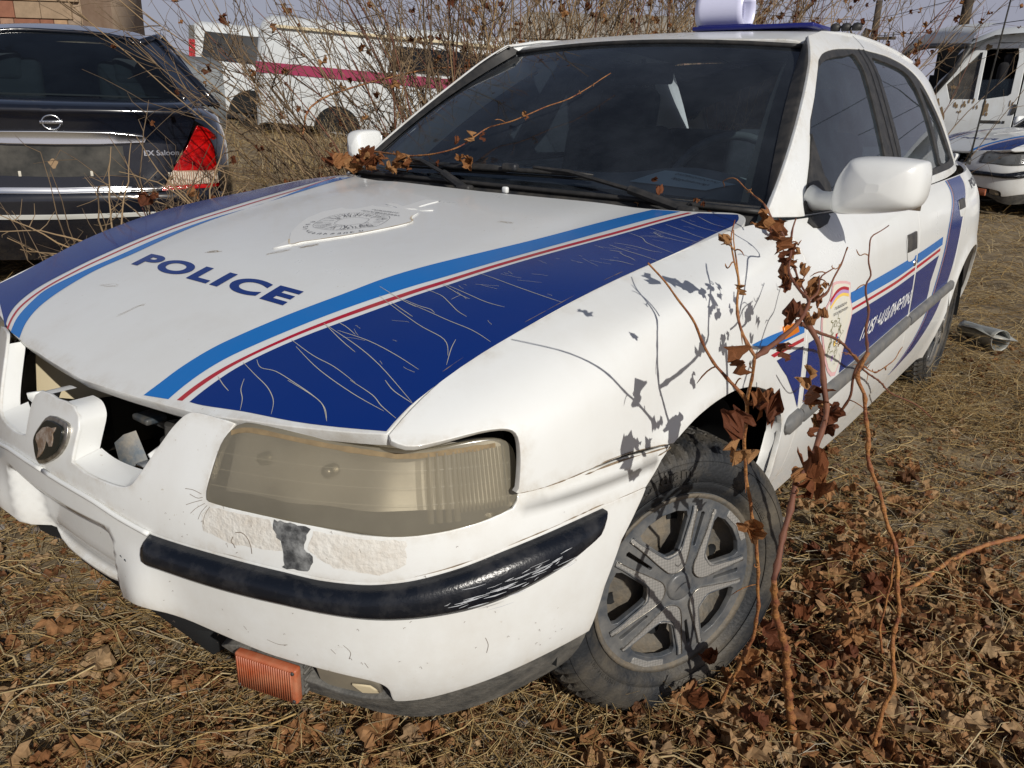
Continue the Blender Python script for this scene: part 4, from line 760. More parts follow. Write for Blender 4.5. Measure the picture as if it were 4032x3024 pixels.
    # crest on the front door
    sh=[(.640,.319),(.693,.322),(.774,.345),(.768,.388),(.7955,.4465),(.798,.488),(.7758,.5436),(.7532,.6131),(.7182,.6908),(.6465,.6546),(.5884,.5639),(.5486,.4656),(.5579,.4143),(.6064,.3779),(.6265,.3417)];shc=np.mean(sh,0)
    shc2=lambda k:[tuple(shc+(np.array(p)-shc)*k) for p in [tuple(q) for q in cr(sh,2,closed=True)]]
    M.setdefault('pinkv',mat('faded_pink_print',(.68,.42,.42),.5));M.setdefault('lilac',mat('lilac_print',(.45,.30,.55),.5));M.setdefault('yel',mat('yellow_print',(.80,.55,.12),.5));M.setdefault('cream',mat('cream_print',(.72,.68,.56),.5,noise=((.6,.62,.6),.4,.5),nscale=30));M.setdefault('olive',mat('olive_print',(.20,.19,.10),.6))
    c0=panel('door_crest',F,shc2(1.0),res=.03,off=.0016,mat=M['pinkv'],parent=dr,**kw)
    panel('crest_field',F,shc2(.93),res=.03,off=.0022,mat=M['cream'],parent=dr,**kw)
    for (m_,s0) in (('red',.362),('lilac',.374),('yel',.386)): 
        V,Fc=ribbon_on(F,cr([(.612,s0+.02),(.66,s0-.006),(.71,s0-.010),(.757,s0+.004)],5),.0085,.0028,SF)
        if mir:V=V*np.array([-1,1,1])
        mk('crest_ribbon',V,Fc,M[m_],dr)
    mb=MB()
    for k in range(60):
        a=rnd.random()*2*PI;r_=rnd.uniform(.25,1)**.7;p=np.array([.665+.055*r_*math.cos(a),.53+.085*r_*math.sin(a)]);q=p+np.array([rnd.uniform(-.015,.015),rnd.uniform(-.03,.03)]);m_=(p+q)/2+nr.randn(2)*.006
        mb.add(*ribbon_on(F,cr([p,m_,q],3),rnd.uniform(.001,.003),.0028,SF))
    mb.build('crest_eagle',M['olive'],dr,mir=mir)
    for (m_,y_,s_) in (('red',.668,.52),('sky',.678,.535),('yel',.66,.545),('lilac',.655,.60)): panel('crest_patch',F,[(y_,s_),(y_+.016,s_),(y_+.014,s_+.02),(y_+.002,s_+.02)],res=.01,off=.003,mat=M[m_],parent=dr,**kw)
    if not mir:
        text_on('crest_lettering','ՀԱՅԱՍՏԱՆԻ',F,(.645,.424),(.745,.424),(.645,.410),.003,M['print'],dr,bold=.01,cuts=0)
        text_on('crest_lettering','ՀԱՆՐԱՊԵՏՈՒԹՅՈՒՆ',F,(.635,.446),(.755,.446),(.635,.432),.003,M['print'],dr,bold=.01,cuts=0)
        M.setdefault('letter',mat('white_lettering',(.74,.75,.76),.45))
        text_on('door_lettering','ՈՍՏԻԿԱՆՈՒԹՅՈՒՆ',F,(.9088,.6168),(1.4746,.5972),(.9446,.5540),.0022,M['letter'],dr,bold=.03,cuts=1)
        text_on('wing_lettering','POLICE',F,(2.52,.165),(2.90,.15),(2.52,.085),.002,M['print'],qt,bold=.02,cuts=1)
    # handles
    for par,ya,yb,s0,s1 in ((dr,1.366,1.470,.268,.342),(rd,2.205,2.300,.205,.262)):
        hd=panel('door_handle',F,[(ya,s0),(yb,s0-.002),(yb,s1),(ya,s1)],res=.02,off=.006,depth=.010,scale=SF,mat=M['plastic'],parent=par,mir=mir,lip=.003)
        panel('handle_cup',F,[tuple(p) for p in cr([(ya-.004,s0),(yb+.004,s0),(yb+.006,s1),(yb-.01,s1+.045),(ya+.015,s1+.045),(ya-.006,s1)],3,closed=True)],res=.02,off=.0015,scale=SF,mat=M['white'],parent=hd,mir=mir,rim=False)
    p_=F(1.468,.409,.0);mb=MB();mb.lathe([(0,.0),(.006,.0),(.005,.010),(0,.012)][::-1],(0,0,0),14,'x');o=mb.build('door_lock',M['chrome'],dr,mir=False);o.location=(p_[0]*(-1 if mir else 1),p_[1],p_[2])
    mk_=panel('side_repeater',F,[(.2890,.4095),(.3687,.4130),(.3806,.4376),(.2955,.4402)],res=.02,off=.006,depth=.007,scale=SF,mat=mat('orange_lens',(.62,.17,.01),.2) if 'orl' not in M else M['orl'],parent=fw,mir=mir,lip=.003)
    M['orl']=mk_.data.materials[0]
    # ---- greenhouse side
    dlo=[(.748,.985),(.7801,1.1231),(.891,1.2158),(1.0002,1.3000),(1.0371,1.3209),(1.1195,1.3445),(1.2831,1.3654),(1.5676,1.3835),(1.6497,1.3845),(1.8585,1.3850),(2.0,1.378),(2.1311,1.3626),(2.2391,1.3304),(2.3309,1.271),(2.43,1.180),(2.495,1.09),(2.5126,1.03),(2.4977,.9907),(1.8047,.968),(1.2,.955),(.9,.952),(.748,.955)]
    fr_=[(.45,.945),(.60,1.052),(.76,1.165),(.90,1.262),(1.0,1.333),(1.075,1.382)]
    top=[(1.25,1.410),(1.45,1.424),(1.65,1.432),(1.9,1.430),(2.15,1.412),(2.35,1.375),(2.55,1.30),(2.75,1.18),(2.95,1.06),(3.05,.985)]
    dlo=[tuple(q) for q in cr(dlo,3,closed=True)]
    gout=[tuple(p) for p in cr(fr_,3)]+[tuple(p) for p in cr(top,2)]+[(2.55,.975),(2.2,.957),(1.5,.942),(1.0,.934),(.6,.936)]
    gs=panel('side_frame',G,gout,holes=[dlo],res=.03,depth=.012,mat=M['white'],parent=car,mir=mir,lip=.003)
    frg=[(.8035,1.0),(.7765,1.0131),(.7864,1.0864),(.7931,1.1231),(.8798,1.1984),(.9907,1.2826),(1.049,1.3094),(1.145,1.3301),(1.3244,1.3484),(1.4518,1.3547),(1.437,1.2546),(1.407,1.1575),(1.3759,1.0528),(1.35,.985),(.86,.975)]
    rrg=[(1.6398,1.3594),(1.7513,1.3605),(1.9481,1.3502),(2.0845,1.3300),(2.1499,1.2805),(2.178,1.2119),(2.1728,1.1217),(2.1439,1.0129),(2.13,1.0),(1.57,.988),(1.582,1.08),(1.603,1.2),(1.62,1.3)]
    qg=[(2.215,1.292),(2.305,1.2404),(2.3724,1.1633),(2.41,1.08),(2.42,1.020),(2.19,1.010),(2.2142,1.1014),(2.2212,1.2028)]
    frg,rrg,qg=[[tuple(q) for q in cr(L_,3,closed=True)] for L_ in (frg,rrg,qg)]
    fb_=panel('window_frame',G,dlo,holes=[frg,rrg,qg],res=.03,off=-.004,depth=.012,mat=M['rubber'],parent=gs,mir=mir)
    for nm,gl in (('front_window',frg),('rear_window',rrg),('quarter_window',qg)):
        panel(nm,G,gl,res=.05,off=-.012,mat=M['sg'],parent=gs,mir=mir,rim=False)
    mb=MB()
    for ya,yb in (((1.51,.975),(1.60,1.384)),((1.455,.975),(1.535,1.384))):
        L_=np.array([ya,(ya[0]*.5+yb[0]*.5-.004,(ya[1]+yb[1])/2),yb]);L_=cr(L_,8);V,Fc=ribbon_on(G,L_,.010,-.001);mb.add(V,Fc)
    mb.build('pillar_seal',M['rubber'],gs,mir=mir)
    V,Fc=ribbon_on(G,cr([(1.606,1.386),(1.612,1.405),(1.60,1.432)],4),.004,.0006)
    if mir:V=V*np.array([-1,1,1])
    mk('door_gap',V,Fc,M['dark'],gs)
    # A pillar gasket between windscreen and side frame
    b_=np.linspace(-.02,1.02,24);A=W(np.full(24,1.0),b_,.004);fr2=cr(fr_,12);ii=np.linspace(0,len(fr2)-1,24).astype(int);B_=G(fr2[ii,0],fr2[ii,1],-.004)
    mb=MB();mid=(A+B_)/2+np.array([.002,-.006,-.004]);mb.grid(np.stack([A,A+(B_-A)*.6+np.array([0,-.002,.003]),B_-np.array([.006,0,0]),B_-np.array([.012,-.01,.02])],1));mb.build('windscreen_gasket',M['rubber'],car,mir=mir,fixn=True)
    # mirror
    mt=panel('mirror_base',G,[(.782,1.120),(.735,1.062),(.68,1.005),(.635,.960),(.628,.938),(.80,.938),(.806,1.0),(.785,1.02)],res=.03,off=.006,depth=.02,mat=M['rubber'],parent=car,mir=mir,lip=.0022)
    panel('mirror_base_foot',F,[(.628,.0),(.735,.0),(.738,.02),(.70,.055),(.655,.068),(.615,.060),(.600,.03)],res=.03,off=.006,depth=.015,scale=SF,mat=M['rubber'],parent=mt,mir=mir)
# ---- roof
rp=half([(0,1.064),(.2,1.072),(.4,1.094),(.50,1.112),(.535,1.125),(.522,1.25),(.515,1.45),(.508,1.65),(.510,1.9),(.52,2.15),(.535,2.33),(.3,2.40),(0,2.42)])
roof=panel('roof',R,rp,res=.04,depth=.012,mat=M['white'],parent=car,nsign=1,lip=.004)
for mir in (False,True):
    yy=np.linspace(1.11,2.33,26);re=np.interp(yy,[1.125,1.25,1.45,1.65,1.9,2.15,2.33],[.535,.522,.515,.508,.510,.52,.535]);A=R(re,yy,-.002)
    tt=np.interp(yy,[p[0] for p in [(1.075,1.382)]+top],[p[1] for p in [(1.075,1.382)]+top]);B_=G(yy,tt,-.002);mid=(A+B_)/2+np.array([.006,0,.006])
    mb=MB();mb.grid(np.stack([A,mid,B_],1));mb.build('roof_drip_rail',M['white'],roof,mir=mir,fixn=True)
# ---- windscreen
panel('windscreen',W,[(-1,0),(1,0),(1,1),(-1,1)],res=.05,off=.0,mat=M['ws'],parent=car,rim=False,scale=(.6,.8))
frit=mat('black_frit',(.006,.007,.010),.15,spec=.6)
fr=MB()
for a0,a1,b0,b1 in ((-1,-.955,0,1),(.945,1,0,1),(-.955,.945,.955,1),(-.955,.945,0,.035)):
    U,V_=np.meshgrid(np.linspace(a0,a1,24 if a1-a0>.5 else 3),np.linspace(b0,b1,24 if b1-b0>.5 else 3),indexing='ij');fr.grid(W(U,V_,-.003))
fr.build('windscreen_border',frit,car,fixn=True)
mb=MB();V,Fc=tube([W(a,1.005,.004) for a in np.linspace(-1,1,30)],.008,6);mb.add(V,Fc);V,Fc=tube([W(a,-.01,.004) for a in np.linspace(-1,1,30)],.007,6);mb.add(V,Fc);mb.build('windscreen_gasket',M['rubber'],car)
# rear screen, boot, tail (seen only from further round)
def loft(name,A,B_,n,m_,par,bul=0.0):
    A=np.array(A,float);B_=np.array(B_,float);P=np.stack([A+(B_-A)*k/n+np.array([0,0,bul])*math.sin(PI*k/n) for k in range(n+1)],1);return MB().grid(P).build(name,m_,par,fixn=True)
xs=np.linspace(-1,1,15)
loft('rear_screen',[(.53*x,2.42-.09*x*x,1.400-.02*x*x) for x in xs],[(.66*x,3.02-.10*x*x,.985) for x in xs],6,glass('clear_rear_glass',(.85,.90,.92),dust=.03),car,.02)
boot=loft('boot_lid',[(.70*x,2.98-.16*x*x,.988-.012*x*x) for x in xs],[(.57*x,3.52-.14*x*x,.985-.02*x*x) for x in xs],6,M['white'],car,.012)
loft('tail_panel',[(.60*x,3.52-.14*x*x,.985-.02*x*x) for x in xs],[(.62*x,3.56-.14*x*x,.62) for x in xs],4,M['white'],car)
loft('rear_bumper',[(.64*x,3.60-.14*x*x,.62) for x in xs],[(.60*x,3.55-.14*x*x,.28) for x in xs],4,M['white'],car)
# ---- interior
mb=MB();mb.box((0,1.35,.30),(1.5,2.3,.03));mb.box((0,.36,.62),(1.34,.03,.56));mb.box((0,2.55,.62),(1.36,.03,.60));mb.build('cabin_lining',M['dark'],car)
def Ds(x,t,off=0.0): 
    x=np.asarray(x,float);t=np.asarray(t,float)+0*x;x=x+0*t;a=x/.70;hump=.035*np.exp(-((x-.33)/.17)**2)*sst(.35,.8,t)
    return np.stack([x,.42+.09*a*a+.52*t,.938-.008*a*a+.042*sst(.0,.6,t)+hump-.30*np.maximum(t-.88,0)*2+off],-1)
dash=panel('dashboard',Ds,[(-.66,0),(.66,0),(.66,1),(-.66,1)],res=.05,mat=M['dash'],parent=car,rim=False,nsign=1,scale=(1,.5))
mb=MB();mb.box((0,.99,.72),(1.34,.10,.28),bev=.03);mb.build('dashboard_front',M['dash'],dash)
mb=MB();c=np.array([.36,1.02,.93]);a=np.linspace(0,2*PI,33);e1=np.array([1,0,0]);e2=np.array([0,.42,.91]);V,Fc=tube([c+.19*(math.cos(t)*e1+math.sin(t)*e2) for t in a],.014,8,False);mb.add(V,Fc)
mb.box(tuple(c+np.array([0,-.01,0])),(.16,.04,.11),rx=-.4,bev=.02);mb.tube([c-e1*.18,c+e1*.18],.012);mb.tube([c,c-e2*.18],.012);mb.tube([c,(.36,.86,.80)],.03)
mb.build('steering_wheel',mat('wheel_rim_leather',(.10,.10,.095),.5),car)
def seat_(x,y):
    mb=MB();mb.box((x,y-.02,.55),(.50,.50,.15),bev=.05);o=mb.build('seat',M['seat'],car)
    mb=MB();mb.box((x,y+.27,.84),(.48,.13,.56),rx=-.22,bev=.05);mb.build('seat_back',M['seat'],o)
    mb=MB();mb.box((x,y+.37,1.17),(.27,.09,.18),rx=-.2,bev=.04);mb.tube([(x-.06,y+.35,1.05),(x-.06,y+.36,1.12)],.007);mb.tube([(x+.06,y+.35,1.05),(x+.06,y+.36,1.12)],.007);mb.build('headrest',M['seat'],o)
seat_(.36,1.28);seat_(-.36,1.28)
mb=MB();mb.box((0,2.20,.56),(1.25,.45,.15),bev=.05);o=mb.build('rear_bench',M['seat'],car);mb=MB();mb.box((0,2.46,.84),(1.25,.13,.52),rx=-.25,bev=.05);mb.build('bench_back',M['seat'],o)
mb=MB();mb.box((.0,1.115,1.285),(.22,.02,.065),bev=.01);mb.tube([(0,1.11,1.33),(0,1.115,1.30)],.008);mb.build('rear_view_mirror',M['plastic'],car)
mb=MB();U,V_=np.meshgrid(np.linspace(-.50,.50,12),np.linspace(1.12,2.3,10),indexing='ij');mb.grid(R(U,V_,-.02));mb.build('headlining',M['dash'],car)
# whip antenna on the rear wing
mb=MB();mb.tube([(.700,3.05,.975),(.702,3.06,1.0)],[.012,.008],8);mb.tube([(.702,3.06,1.0),(.74,3.10,1.9),(.79,3.14,2.8)],[.0045,.0035,.002],6);mb.build('whip_antenna',M['plastic'],car)
# ---- door mirrors
def mirror(mir):
    # outer shell: rounded-box outline domed towards the front
    oln=cr([(.818,.946),(.808,.975),(.812,1.020),(.830,1.060),(.850,1.077),(.92,1.081),(.985,1.077),(1.002,1.066),(1.008,1.02),(1.003,.985),(.985,.968),(.93,.955),(.87,.947)],4,closed=True)
    if mir: oln=np.stack([.80+(oln[:,0]-.80)*.42,oln[:,1]],1)   # the far mirror is folded back
    c_=oln.mean(0);K=len(oln);P=[]
    for sc_,y in ((.90,.700),(.985,.694),(1.0,.680),(.998,.655),(.975,.630),(.93,.612),(.84,.598),(.66,.587),(.40,.580),(.15,.577)):
        q=c_+(oln-c_)*sc_;yy=y+.05*(q[:,0]-.90)**2*(1 if y<.66 else 0)+.10*np.maximum(q[:,0]-.93,0)-.12*np.minimum(q[:,0]-.90,0)*0
        P.append(np.stack([q[:,0],yy,q[:,1]],1))
    P=np.array(P);P=np.concatenate([P,P[:,:1]],1)
    mb=MB();mb.grid(P);c0=P[-1][:-1].mean(0);mb.add(np.r_[P[-1][:-1],[c0]],[(i,(i+1)%K,K) for i in range(K)])
    o=mb.build('door_mirror',M['white'],car,mir=mir,fixn=True)
    V,Fc=tube([(.748,.668,.972),(.775,.660,.970),(.800,.652,.972),(.83,.648,.978),(.86,.648,.985)],[.034,.024,.022,.026,.030],16);V[:,1]=.655+(V[:,1]-.655)*.8;
    if mir: V=V*np.array([-1,1,1])
    mk('mirror_arm',V,Fc,M['white'],o)
    
    mb=MB();mb.box((.915 if not mir else .845,.699,1.012),(.16 if not mir else .07,.004,.10),bev=.002);mb.build('mirror_glass',M['chrome'],o,mir=mir)
    return o
mirror(False);mirror(True)
# beige pillar trim seen through the glass, roof lining edge
mb=MB();b_=np.linspace(.03,.97,20)
for s_,w0 in ((-1,.17),(1,.05)):
    A=W(np.full(20,s_*.965),b_,-.012);B_=W(np.full(20,s_*(.965-w0)),b_,-.055);mb.grid(np.stack([A,B_],1))
mb.build('pillar_trim',mat('sunlit_beige_trim',(.70,.60,.40),.9),car,fixn=True)  # sunlight put into the colour: a brightened copy of the beige trim
# ---- grime: thin uneven dirt lines along seams, run-off under the bumper strip
grime=mat('seam_grime',(.30,.23,.15),.9,noise=((.13,.09,.06),.5,.4),nscale=50)
mb=MB()
def dirt_line(S,line,wd,off,scale=(1,1),keep=.75,n=6,par=None):
    L_=cr(line,n);j=0
    while j<len(L_)-3:
        k=rnd.randint(3,9);seg=L_[j:j+k]
        if rnd.random()<keep and len(seg)>2:
            w_=wd*np.array([rnd.uniform(.25,1.2) for _ in seg]);w_[0]=w_[-1]=wd*.1;mb.add(*ribbon_on(S,seg+np.array([0,rnd.uniform(-.3,.3)*wd]),w_,off,scale))
        j+=k-1
dirt_line(N,[(u,v+.0030) for u,v in seamc if u>.28],.0018,.0010,n=2,keep=.6)
dirt_line(N,[(u,v-.001) for u,v in seam2+[(1.2,.610)]],.0035,.0026,keep=1)
dirt_line(F,[(-.553,.4845),(-.499,.502),(-.434,.519),(-.338,.531),(-.225,.544)],.0026,.0012,SF,keep=1,n=10)
dirt_line(H,[(float(_xe(y))-.012,y) for y in np.linspace(-.66,.22,30)],.0016,.0012,keep=.55,n=3)
o=mb.build('seam_grime',grime,bump);o['kind']='stuff'
# scraped white marks on the bumper strip
mb=MB()
def SS(t,z,off=0.0): return N(t,z,.029+off)
for k in range(46):
    t=rnd.uniform(.76,.95);z=.5*(float(zt(t))+float(zb(t)))-.004+rnd.gauss(0,.008);l=rnd.uniform(.006,.04);mb.add(*ribbon_on(SS,[(t,z),(t+l*.5,z+.0015+rnd.uniform(-.001,.001)),(t+l,z+.004)],np.array([.0004,rnd.uniform(.0006,.0022),.0003]),.0004))
o=mb.build('scrape_marks',mat('scraped_paint',(.48,.50,.53),.6),bump);o['kind']='stuff'

# ---------------- wheels ----------------
def tyre_mat():
    m=mat('dusty_tyre',(.016,.018,.021),.62,noise=((.13,.11,.08),.30,.35),nscale=7,bump=.25,bscale=160);return m
M['tyre']=tyre_mat()
M['cap']=mat('graphite_hubcap',(.040,.050,.065),.38,coat=.3,noise=((.22,.21,.19),.34,.5),nscale=16)
def checker():
    m=mat('silver_check_foil',(.42,.40,.36),.35,metal=.4);nt=m.node_tree;b=nt.nodes['Principled BSDF'];tc=nt.nodes.new('ShaderNodeTexCoord');ck=nt.nodes.new('ShaderNodeTexChecker');ck.inputs['Scale'].default_value=210;ck.inputs[1].default_value=(.40,.39,.37,1);ck.inputs[2].default_value=(.31,.305,.29,1)
    mp=nt.nodes.new('ShaderNodeMapping');mp.inputs['Rotation'].default_value=(.78,.0,.0);mp.inputs['Scale'].default_value=(.001,1,1);nt.links.new(tc.outputs['Object'],mp.inputs[0]);nt.links.new(mp.outputs[0],ck.inputs[0]);nt.links.new(ck.outputs[0],b.inputs['Base Color']);return m
M['foil']=checker();M['rim']=mat('rusty_steel_rim',(.10,.10,.095),.7,metal=.3,noise=((.20,.16,.11),.45,.5),nscale=30,bump=.3,bscale=90)
_hp=pch([0,.025,.04,.07,.11,.16,.182,.194,.201,.206],[-.002,-.002,.003,.002,-.002,-.007,-.010,-.010,-.014,-.024])
def WP(x,y,off=0.0):
    x=np.asarray(x,float);y=np.asarray(y,float)+0*x;r=np.hypot(x,y);return np.stack([_hp(r)+off+0*r,x,y],-1)
def pol(L_,c): return [(r*math.cos(math.radians(a+c)),r*math.sin(math.radians(a+c))) for r,a in L_]
def symm(L_): return L_+[(r,-a) for r,a in L_[::-1] if a!=0]
def build_wheel(parent,hubcap=True):
    # steel rim = the wheel itself
    mb=MB();mb.lathe([(-.175,.198),(-.170,.190),(-.12,.180),(-.06,.172),(-.02,.185),(-.010,.198),(-.004,.199),(-.006,.190),(-.040,.168),(-.065,.150),(-.055,.120),(-.042,.100),(-.052,.070),(-.052,.0)],seg=48)
    wh=mb.build('wheel',M['rim'],parent,fixn=True)
    for k in range(10):
        a=k*2*PI/10+.2;mb=MB();mb.lathe([(0,0),(0,.014),(.001,.014)],(-.0560,.128*math.cos(a),.128*math.sin(a)),12);
        if k==0: hole=mb
        else: hole.add(np.concatenate(mb.V),mb.F)
    hole.build('vent_hole',M['dark'],wh)
    prof=[(-.165,.195),(-.182,.215),(-.190,.245),(-.187,.272),(-.180,.288),(-.171,.298)]
    tread=[(-.171+.151*k/26,.298+.0085*(1-((k/26-.5)*2)**4)) for k in range(1,26)]
    out_=[(-.020,.298),(-.008,.290),(.002,.278),(.008,.262),(.009,.244),(.007,.230),(.0035,.226),(.0045,.223),(.001,.212),(-.004,.207),(-.008,.200)]
    PR=prof+tread+out_;NA=60*8;th=np.arange(NA)*2*PI/NA;rows=[]
    for (h,r) in PR:
        rr=np.full(NA,r);hh=np.full(NA,h);w_=(h+.0955)/.0755
        if -1.12<w_<1.22 and r>.276:
            ph=(th*60/(2*PI)+.75*abs(w_)**1.3*(1 if w_>0 else -1)+(.5 if w_>0 else 0))%1
            g=(ph<.30).astype(float)*(1 if abs(w_)>.12 else 0)
            cg=1.0 if (abs(abs(w_)-.36)<.045 or abs(w_)<.03) else 0.0
            sip=((((ph-.30)/.70*4)%1)<.16).astype(float)*.35*(ph>.33)
            d=np.maximum(np.maximum(g,cg),sip)*(.013 if r>.29 else .008);rr=rr-d*(1 if r>.29 else .3);hh=hh-(d*.8*np.sign(w_) if r<=.2985 else 0)
        rows.append(np.stack([hh,rr*np.cos(th),rr*np.sin(th)],1))
    V=np.concatenate(rows);n_=len(PR);i,j=np.meshgrid(np.arange(n_-1),np.arange(NA),indexing='ij');q=np.stack([i*NA+j,i*NA+(j+1)%NA,(i+1)*NA+(j+1)%NA,(i+1)*NA+j],-1).reshape(-1,4)
    ty=big('tyre',V,q[:,::-1],M['tyre'],parent=wh,smooth=True);sharp(ty,40)
    # raised sidewall lettering and rings
    def ring_text(s,r0,h_,a0,bold=.0,extr=.02,space=1.0,flip=False):
        V,Fc=text_mesh(s,1.0,bold,1,space,extr);lo,hi=V.min(0),V.max(0);sc2=h_/(hi[1]-lo[1]);x=(V[:,0]-lo[0])*sc2*1.15;y=(V[:,1]-lo[1])*sc2
        r=r0+y;a=math.radians(a0)-x/r0;hr=np.interp(r,[.207,.223,.23,.244,.262,.278],[.001,.0046,.007,.0092,.0083,.0025])+V[:,2]*.03+.0006
        return np.stack([hr,r*np.cos(a),r*np.sin(a)],1),Fc
    mb=MB()
    for a0 in (122,-58): mb.add(*ring_text('Cordiant',.243,.026,a0,.02,.05));mb.add(*ring_text('POLAR SL',.2285,.009,a0-22,.0,.03))
    for a0 in (60,-120): mb.add(*ring_text('185/65 R14  86H',.229,.008,a0-10,.0,.02))
    mb.build('sidewall_lettering',M['tyre'],wh,smooth=False)
    mb=MB()
    for r_,x_ in ((.2705,.0062),(.2262,.0060)): mb.add(*tube([(x_,r_*math.cos(a),r_*math.sin(a)) for a in np.linspace(0,2*PI,97)],.0009,5,False))
    mb.build('sidewall_ring',M['tyre'],wh)
    if not hubcap: return wh
    # hub cap with five twin spokes
    OFF=70;outer=pol([(.206,a) for a in range(0,360,5)],0);holes=[]
    for k in range(5):
        c=OFF+36+72*k;holes.append(pol(symm([(.078,0),(.081,9),(.095,15),(.120,19.5),(.150,22.5),(.163,21),(.168,12),(.169,0)])[:15],c))
        c=OFF+72*k;holes.append(pol([(.090,-3.2),(.125,-2.8),(.160,-2.4),(.163,0),(.160,2.4),(.125,2.8),(.090,3.2),(.087,0)],c))
    hc=panel('hubcap',WP,outer,holes=holes,res=.007,depth=.012,mat=M['cap'],parent=wh,nsign=1,lip=.002)
    for k in range(5):
        c=OFF+36+72*k
        u=symm([(.172,28.5),(.13,27.5),(.098,27),(.070,26),(.052,23),(.042,12),(.040,0)]);v=symm([(.172,26.0),(.13,22.5),(.100,18.5),(.085,12),(.080,0)])
        panel('foil_insert',WP,pol(u,c)+pol(v,c)[::-1],res=.008,off=.0035,depth=.004,mat=M['foil'],parent=wh,nsign=1,lip=.0008)
        mb=MB();mb.add(*tube(WP(*np.array(cr(pol(u,c),3)).T,.0042),.0011,5));mb.build('bright_edge',M['chrome2'],wh)
        w_=symm([(.172,25.4),(.15,24.4),(.122,21.3),(.096,16.8),(.080,10.8),(.0775,0)]);mb=MB();mb.add(*tube(WP(*np.array(cr(pol(w_,c),3)).T,.0025),.0020,6));mb.build('window_ridge',M['cap'],wh)
        if k in (2,4): panel('arc_insert',WP,pol([(.174,-13),(.186,-13.5),(.189,0),(.186,13.5),(.174,13),(.177,0)],c),res=.008,off=.002,depth=.003,mat=M['foil'],parent=wh,nsign=1,lip=.0008)
    mb=MB();mb.lathe([(-.002,.032),(.004,.030),(.006,.026),(.0055,.0)],seg=28).build('centre_cap',M['cap'],wh,fixn=True)
    mb=MB()
    for r_ in (.198,.191): mb.add(*tube(WP(np.array([r_*math.cos(a) for a in np.linspace(0,2*PI,97)]),np.array([r_*math.sin(a) for a in np.linspace(0,2*PI,97)]),.0005),.0013,5,False))
    mb.build('cap_ridge',M['cap'],wh);return wh
def clone(o,parent=None):
    c=o.copy();COL.objects.link(c)
    if parent is not None: c.parent=parent
    for ch in o.children: clone(ch,c)
    return c
def wmat(n,pos,roll=0,flipx=False):
    n=Vector(n).normalized();e2=Vector((0,0,1));e1=e2.cross(n).normalized();e2=n.cross(e1)
    Rm=Matrix((n,e1,e2)).transposed()@Matrix.Rotation(roll,3,'X');return Matrix.Translation(pos)@Rm.to_4x4()
a_=.451
wfl=build_wheel(car);wfl.matrix_local=wmat((math.cos(a_),-math.sin(a_),.043),(.829,-.061,.256))
wfr=clone(wfl,car);wfr.matrix_local=wmat((-math.cos(a_),math.sin(a_),.0),(-.829,-.061,.30))
wrr=clone(wfl,car);wrr.matrix_local=wmat((-1,0,0),(-.79,2.59,.31),1.1)
wrl=clone(wfl,car);wrl.matrix_local=wmat((1,0,.0),(.792,2.585,.291),2.0)
# wheel housings and axles
mb=MB()
for s in (1,-1):
    for yc,x0 in ((-.055,.79),(2.57,.80)):
        a=np.linspace(0,PI,25);P=np.stack([np.stack([np.full(25,x),yc+.385*np.cos(a),.27+.385*np.sin(a)],1) for x in (s*x0,s*.60,s*.42)],0);mb.grid(P)
        mb.grid(np.stack([np.stack([np.full(25,s*.42),yc+r*np.cos(a),.27+r*np.sin(a)],1) for r in (.0,.385)],0))
mb.tube([(-.7,-.06,.27),(.7,-.06,.27)],.03);mb.tube([(-.7,2.59,.29),(.7,2.59,.29)],.03);mb.build('wheel_housing',M['dark'],car)
mb=MB();mb.box((0,1.1,.245),(1.35,2.2,.05));mb.box((0,-.45,.25),(.5,.6,.08));mb.build('underbody',M['dark'],car)
root_fix()

# ---------------- ground ----------------
xs_=np.r_[-np.geomspace(400,6,25),np.linspace(-5.5,5,90),np.geomspace(6,400,25)];ys_=np.r_[-np.geomspace(200,4,12),np.linspace(-3.5,8,90),np.geomspace(9,900,25)]
X_,Y_=np.meshgrid(xs_,ys_,indexing='ij');mb=MB();mb.grid(np.stack([X_,Y_,gz(X_,Y_)],-1))
gm=mat('dry_soil',(.048,.033,.020),.95,noise=((.26,.20,.12),.6,.4),nscale=7,bump=.6,bscale=60)
gobj=mb.build('ground',gm);tag(gobj,kind='structure')
CAM=np.array([1.405,-1.391,1.161]);FWD=np.array([-.6074,.7944])   # viewing direction on the ground
def scatter(n,dmin,dmax,power=1.0,halfang=36,keepcar=True,az0=-37.4):
    """points on the ground in the sector the camera looks over (and a margin round it)"""
    a=np.radians(az0+nr.uniform(-halfang,halfang,n));r=dmin+(dmax-dmin)*nr.rand(n)**power
    x=CAM[0]+r*np.sin(a);y=CAM[1]+r*np.cos(a)
    if keepcar:
        under=(np.abs(x)<.58)&(y>-.25)&(y<3.4);k=~under|(nr.rand(n)<.02);x,y=x[k],y[k]
    return x,y
def col_attr_mats(base,n,var,rough=.85,trans=0):
    out=[]
    for i in range(n):
        f=1+var*(i/(max(n-1,1))*2-1);c=tuple(max(.004,b*f*(1+rnd.uniform(-.12,.12))) for b in base);out.append(mat('dry_%d'%i,c,rough))
    return out
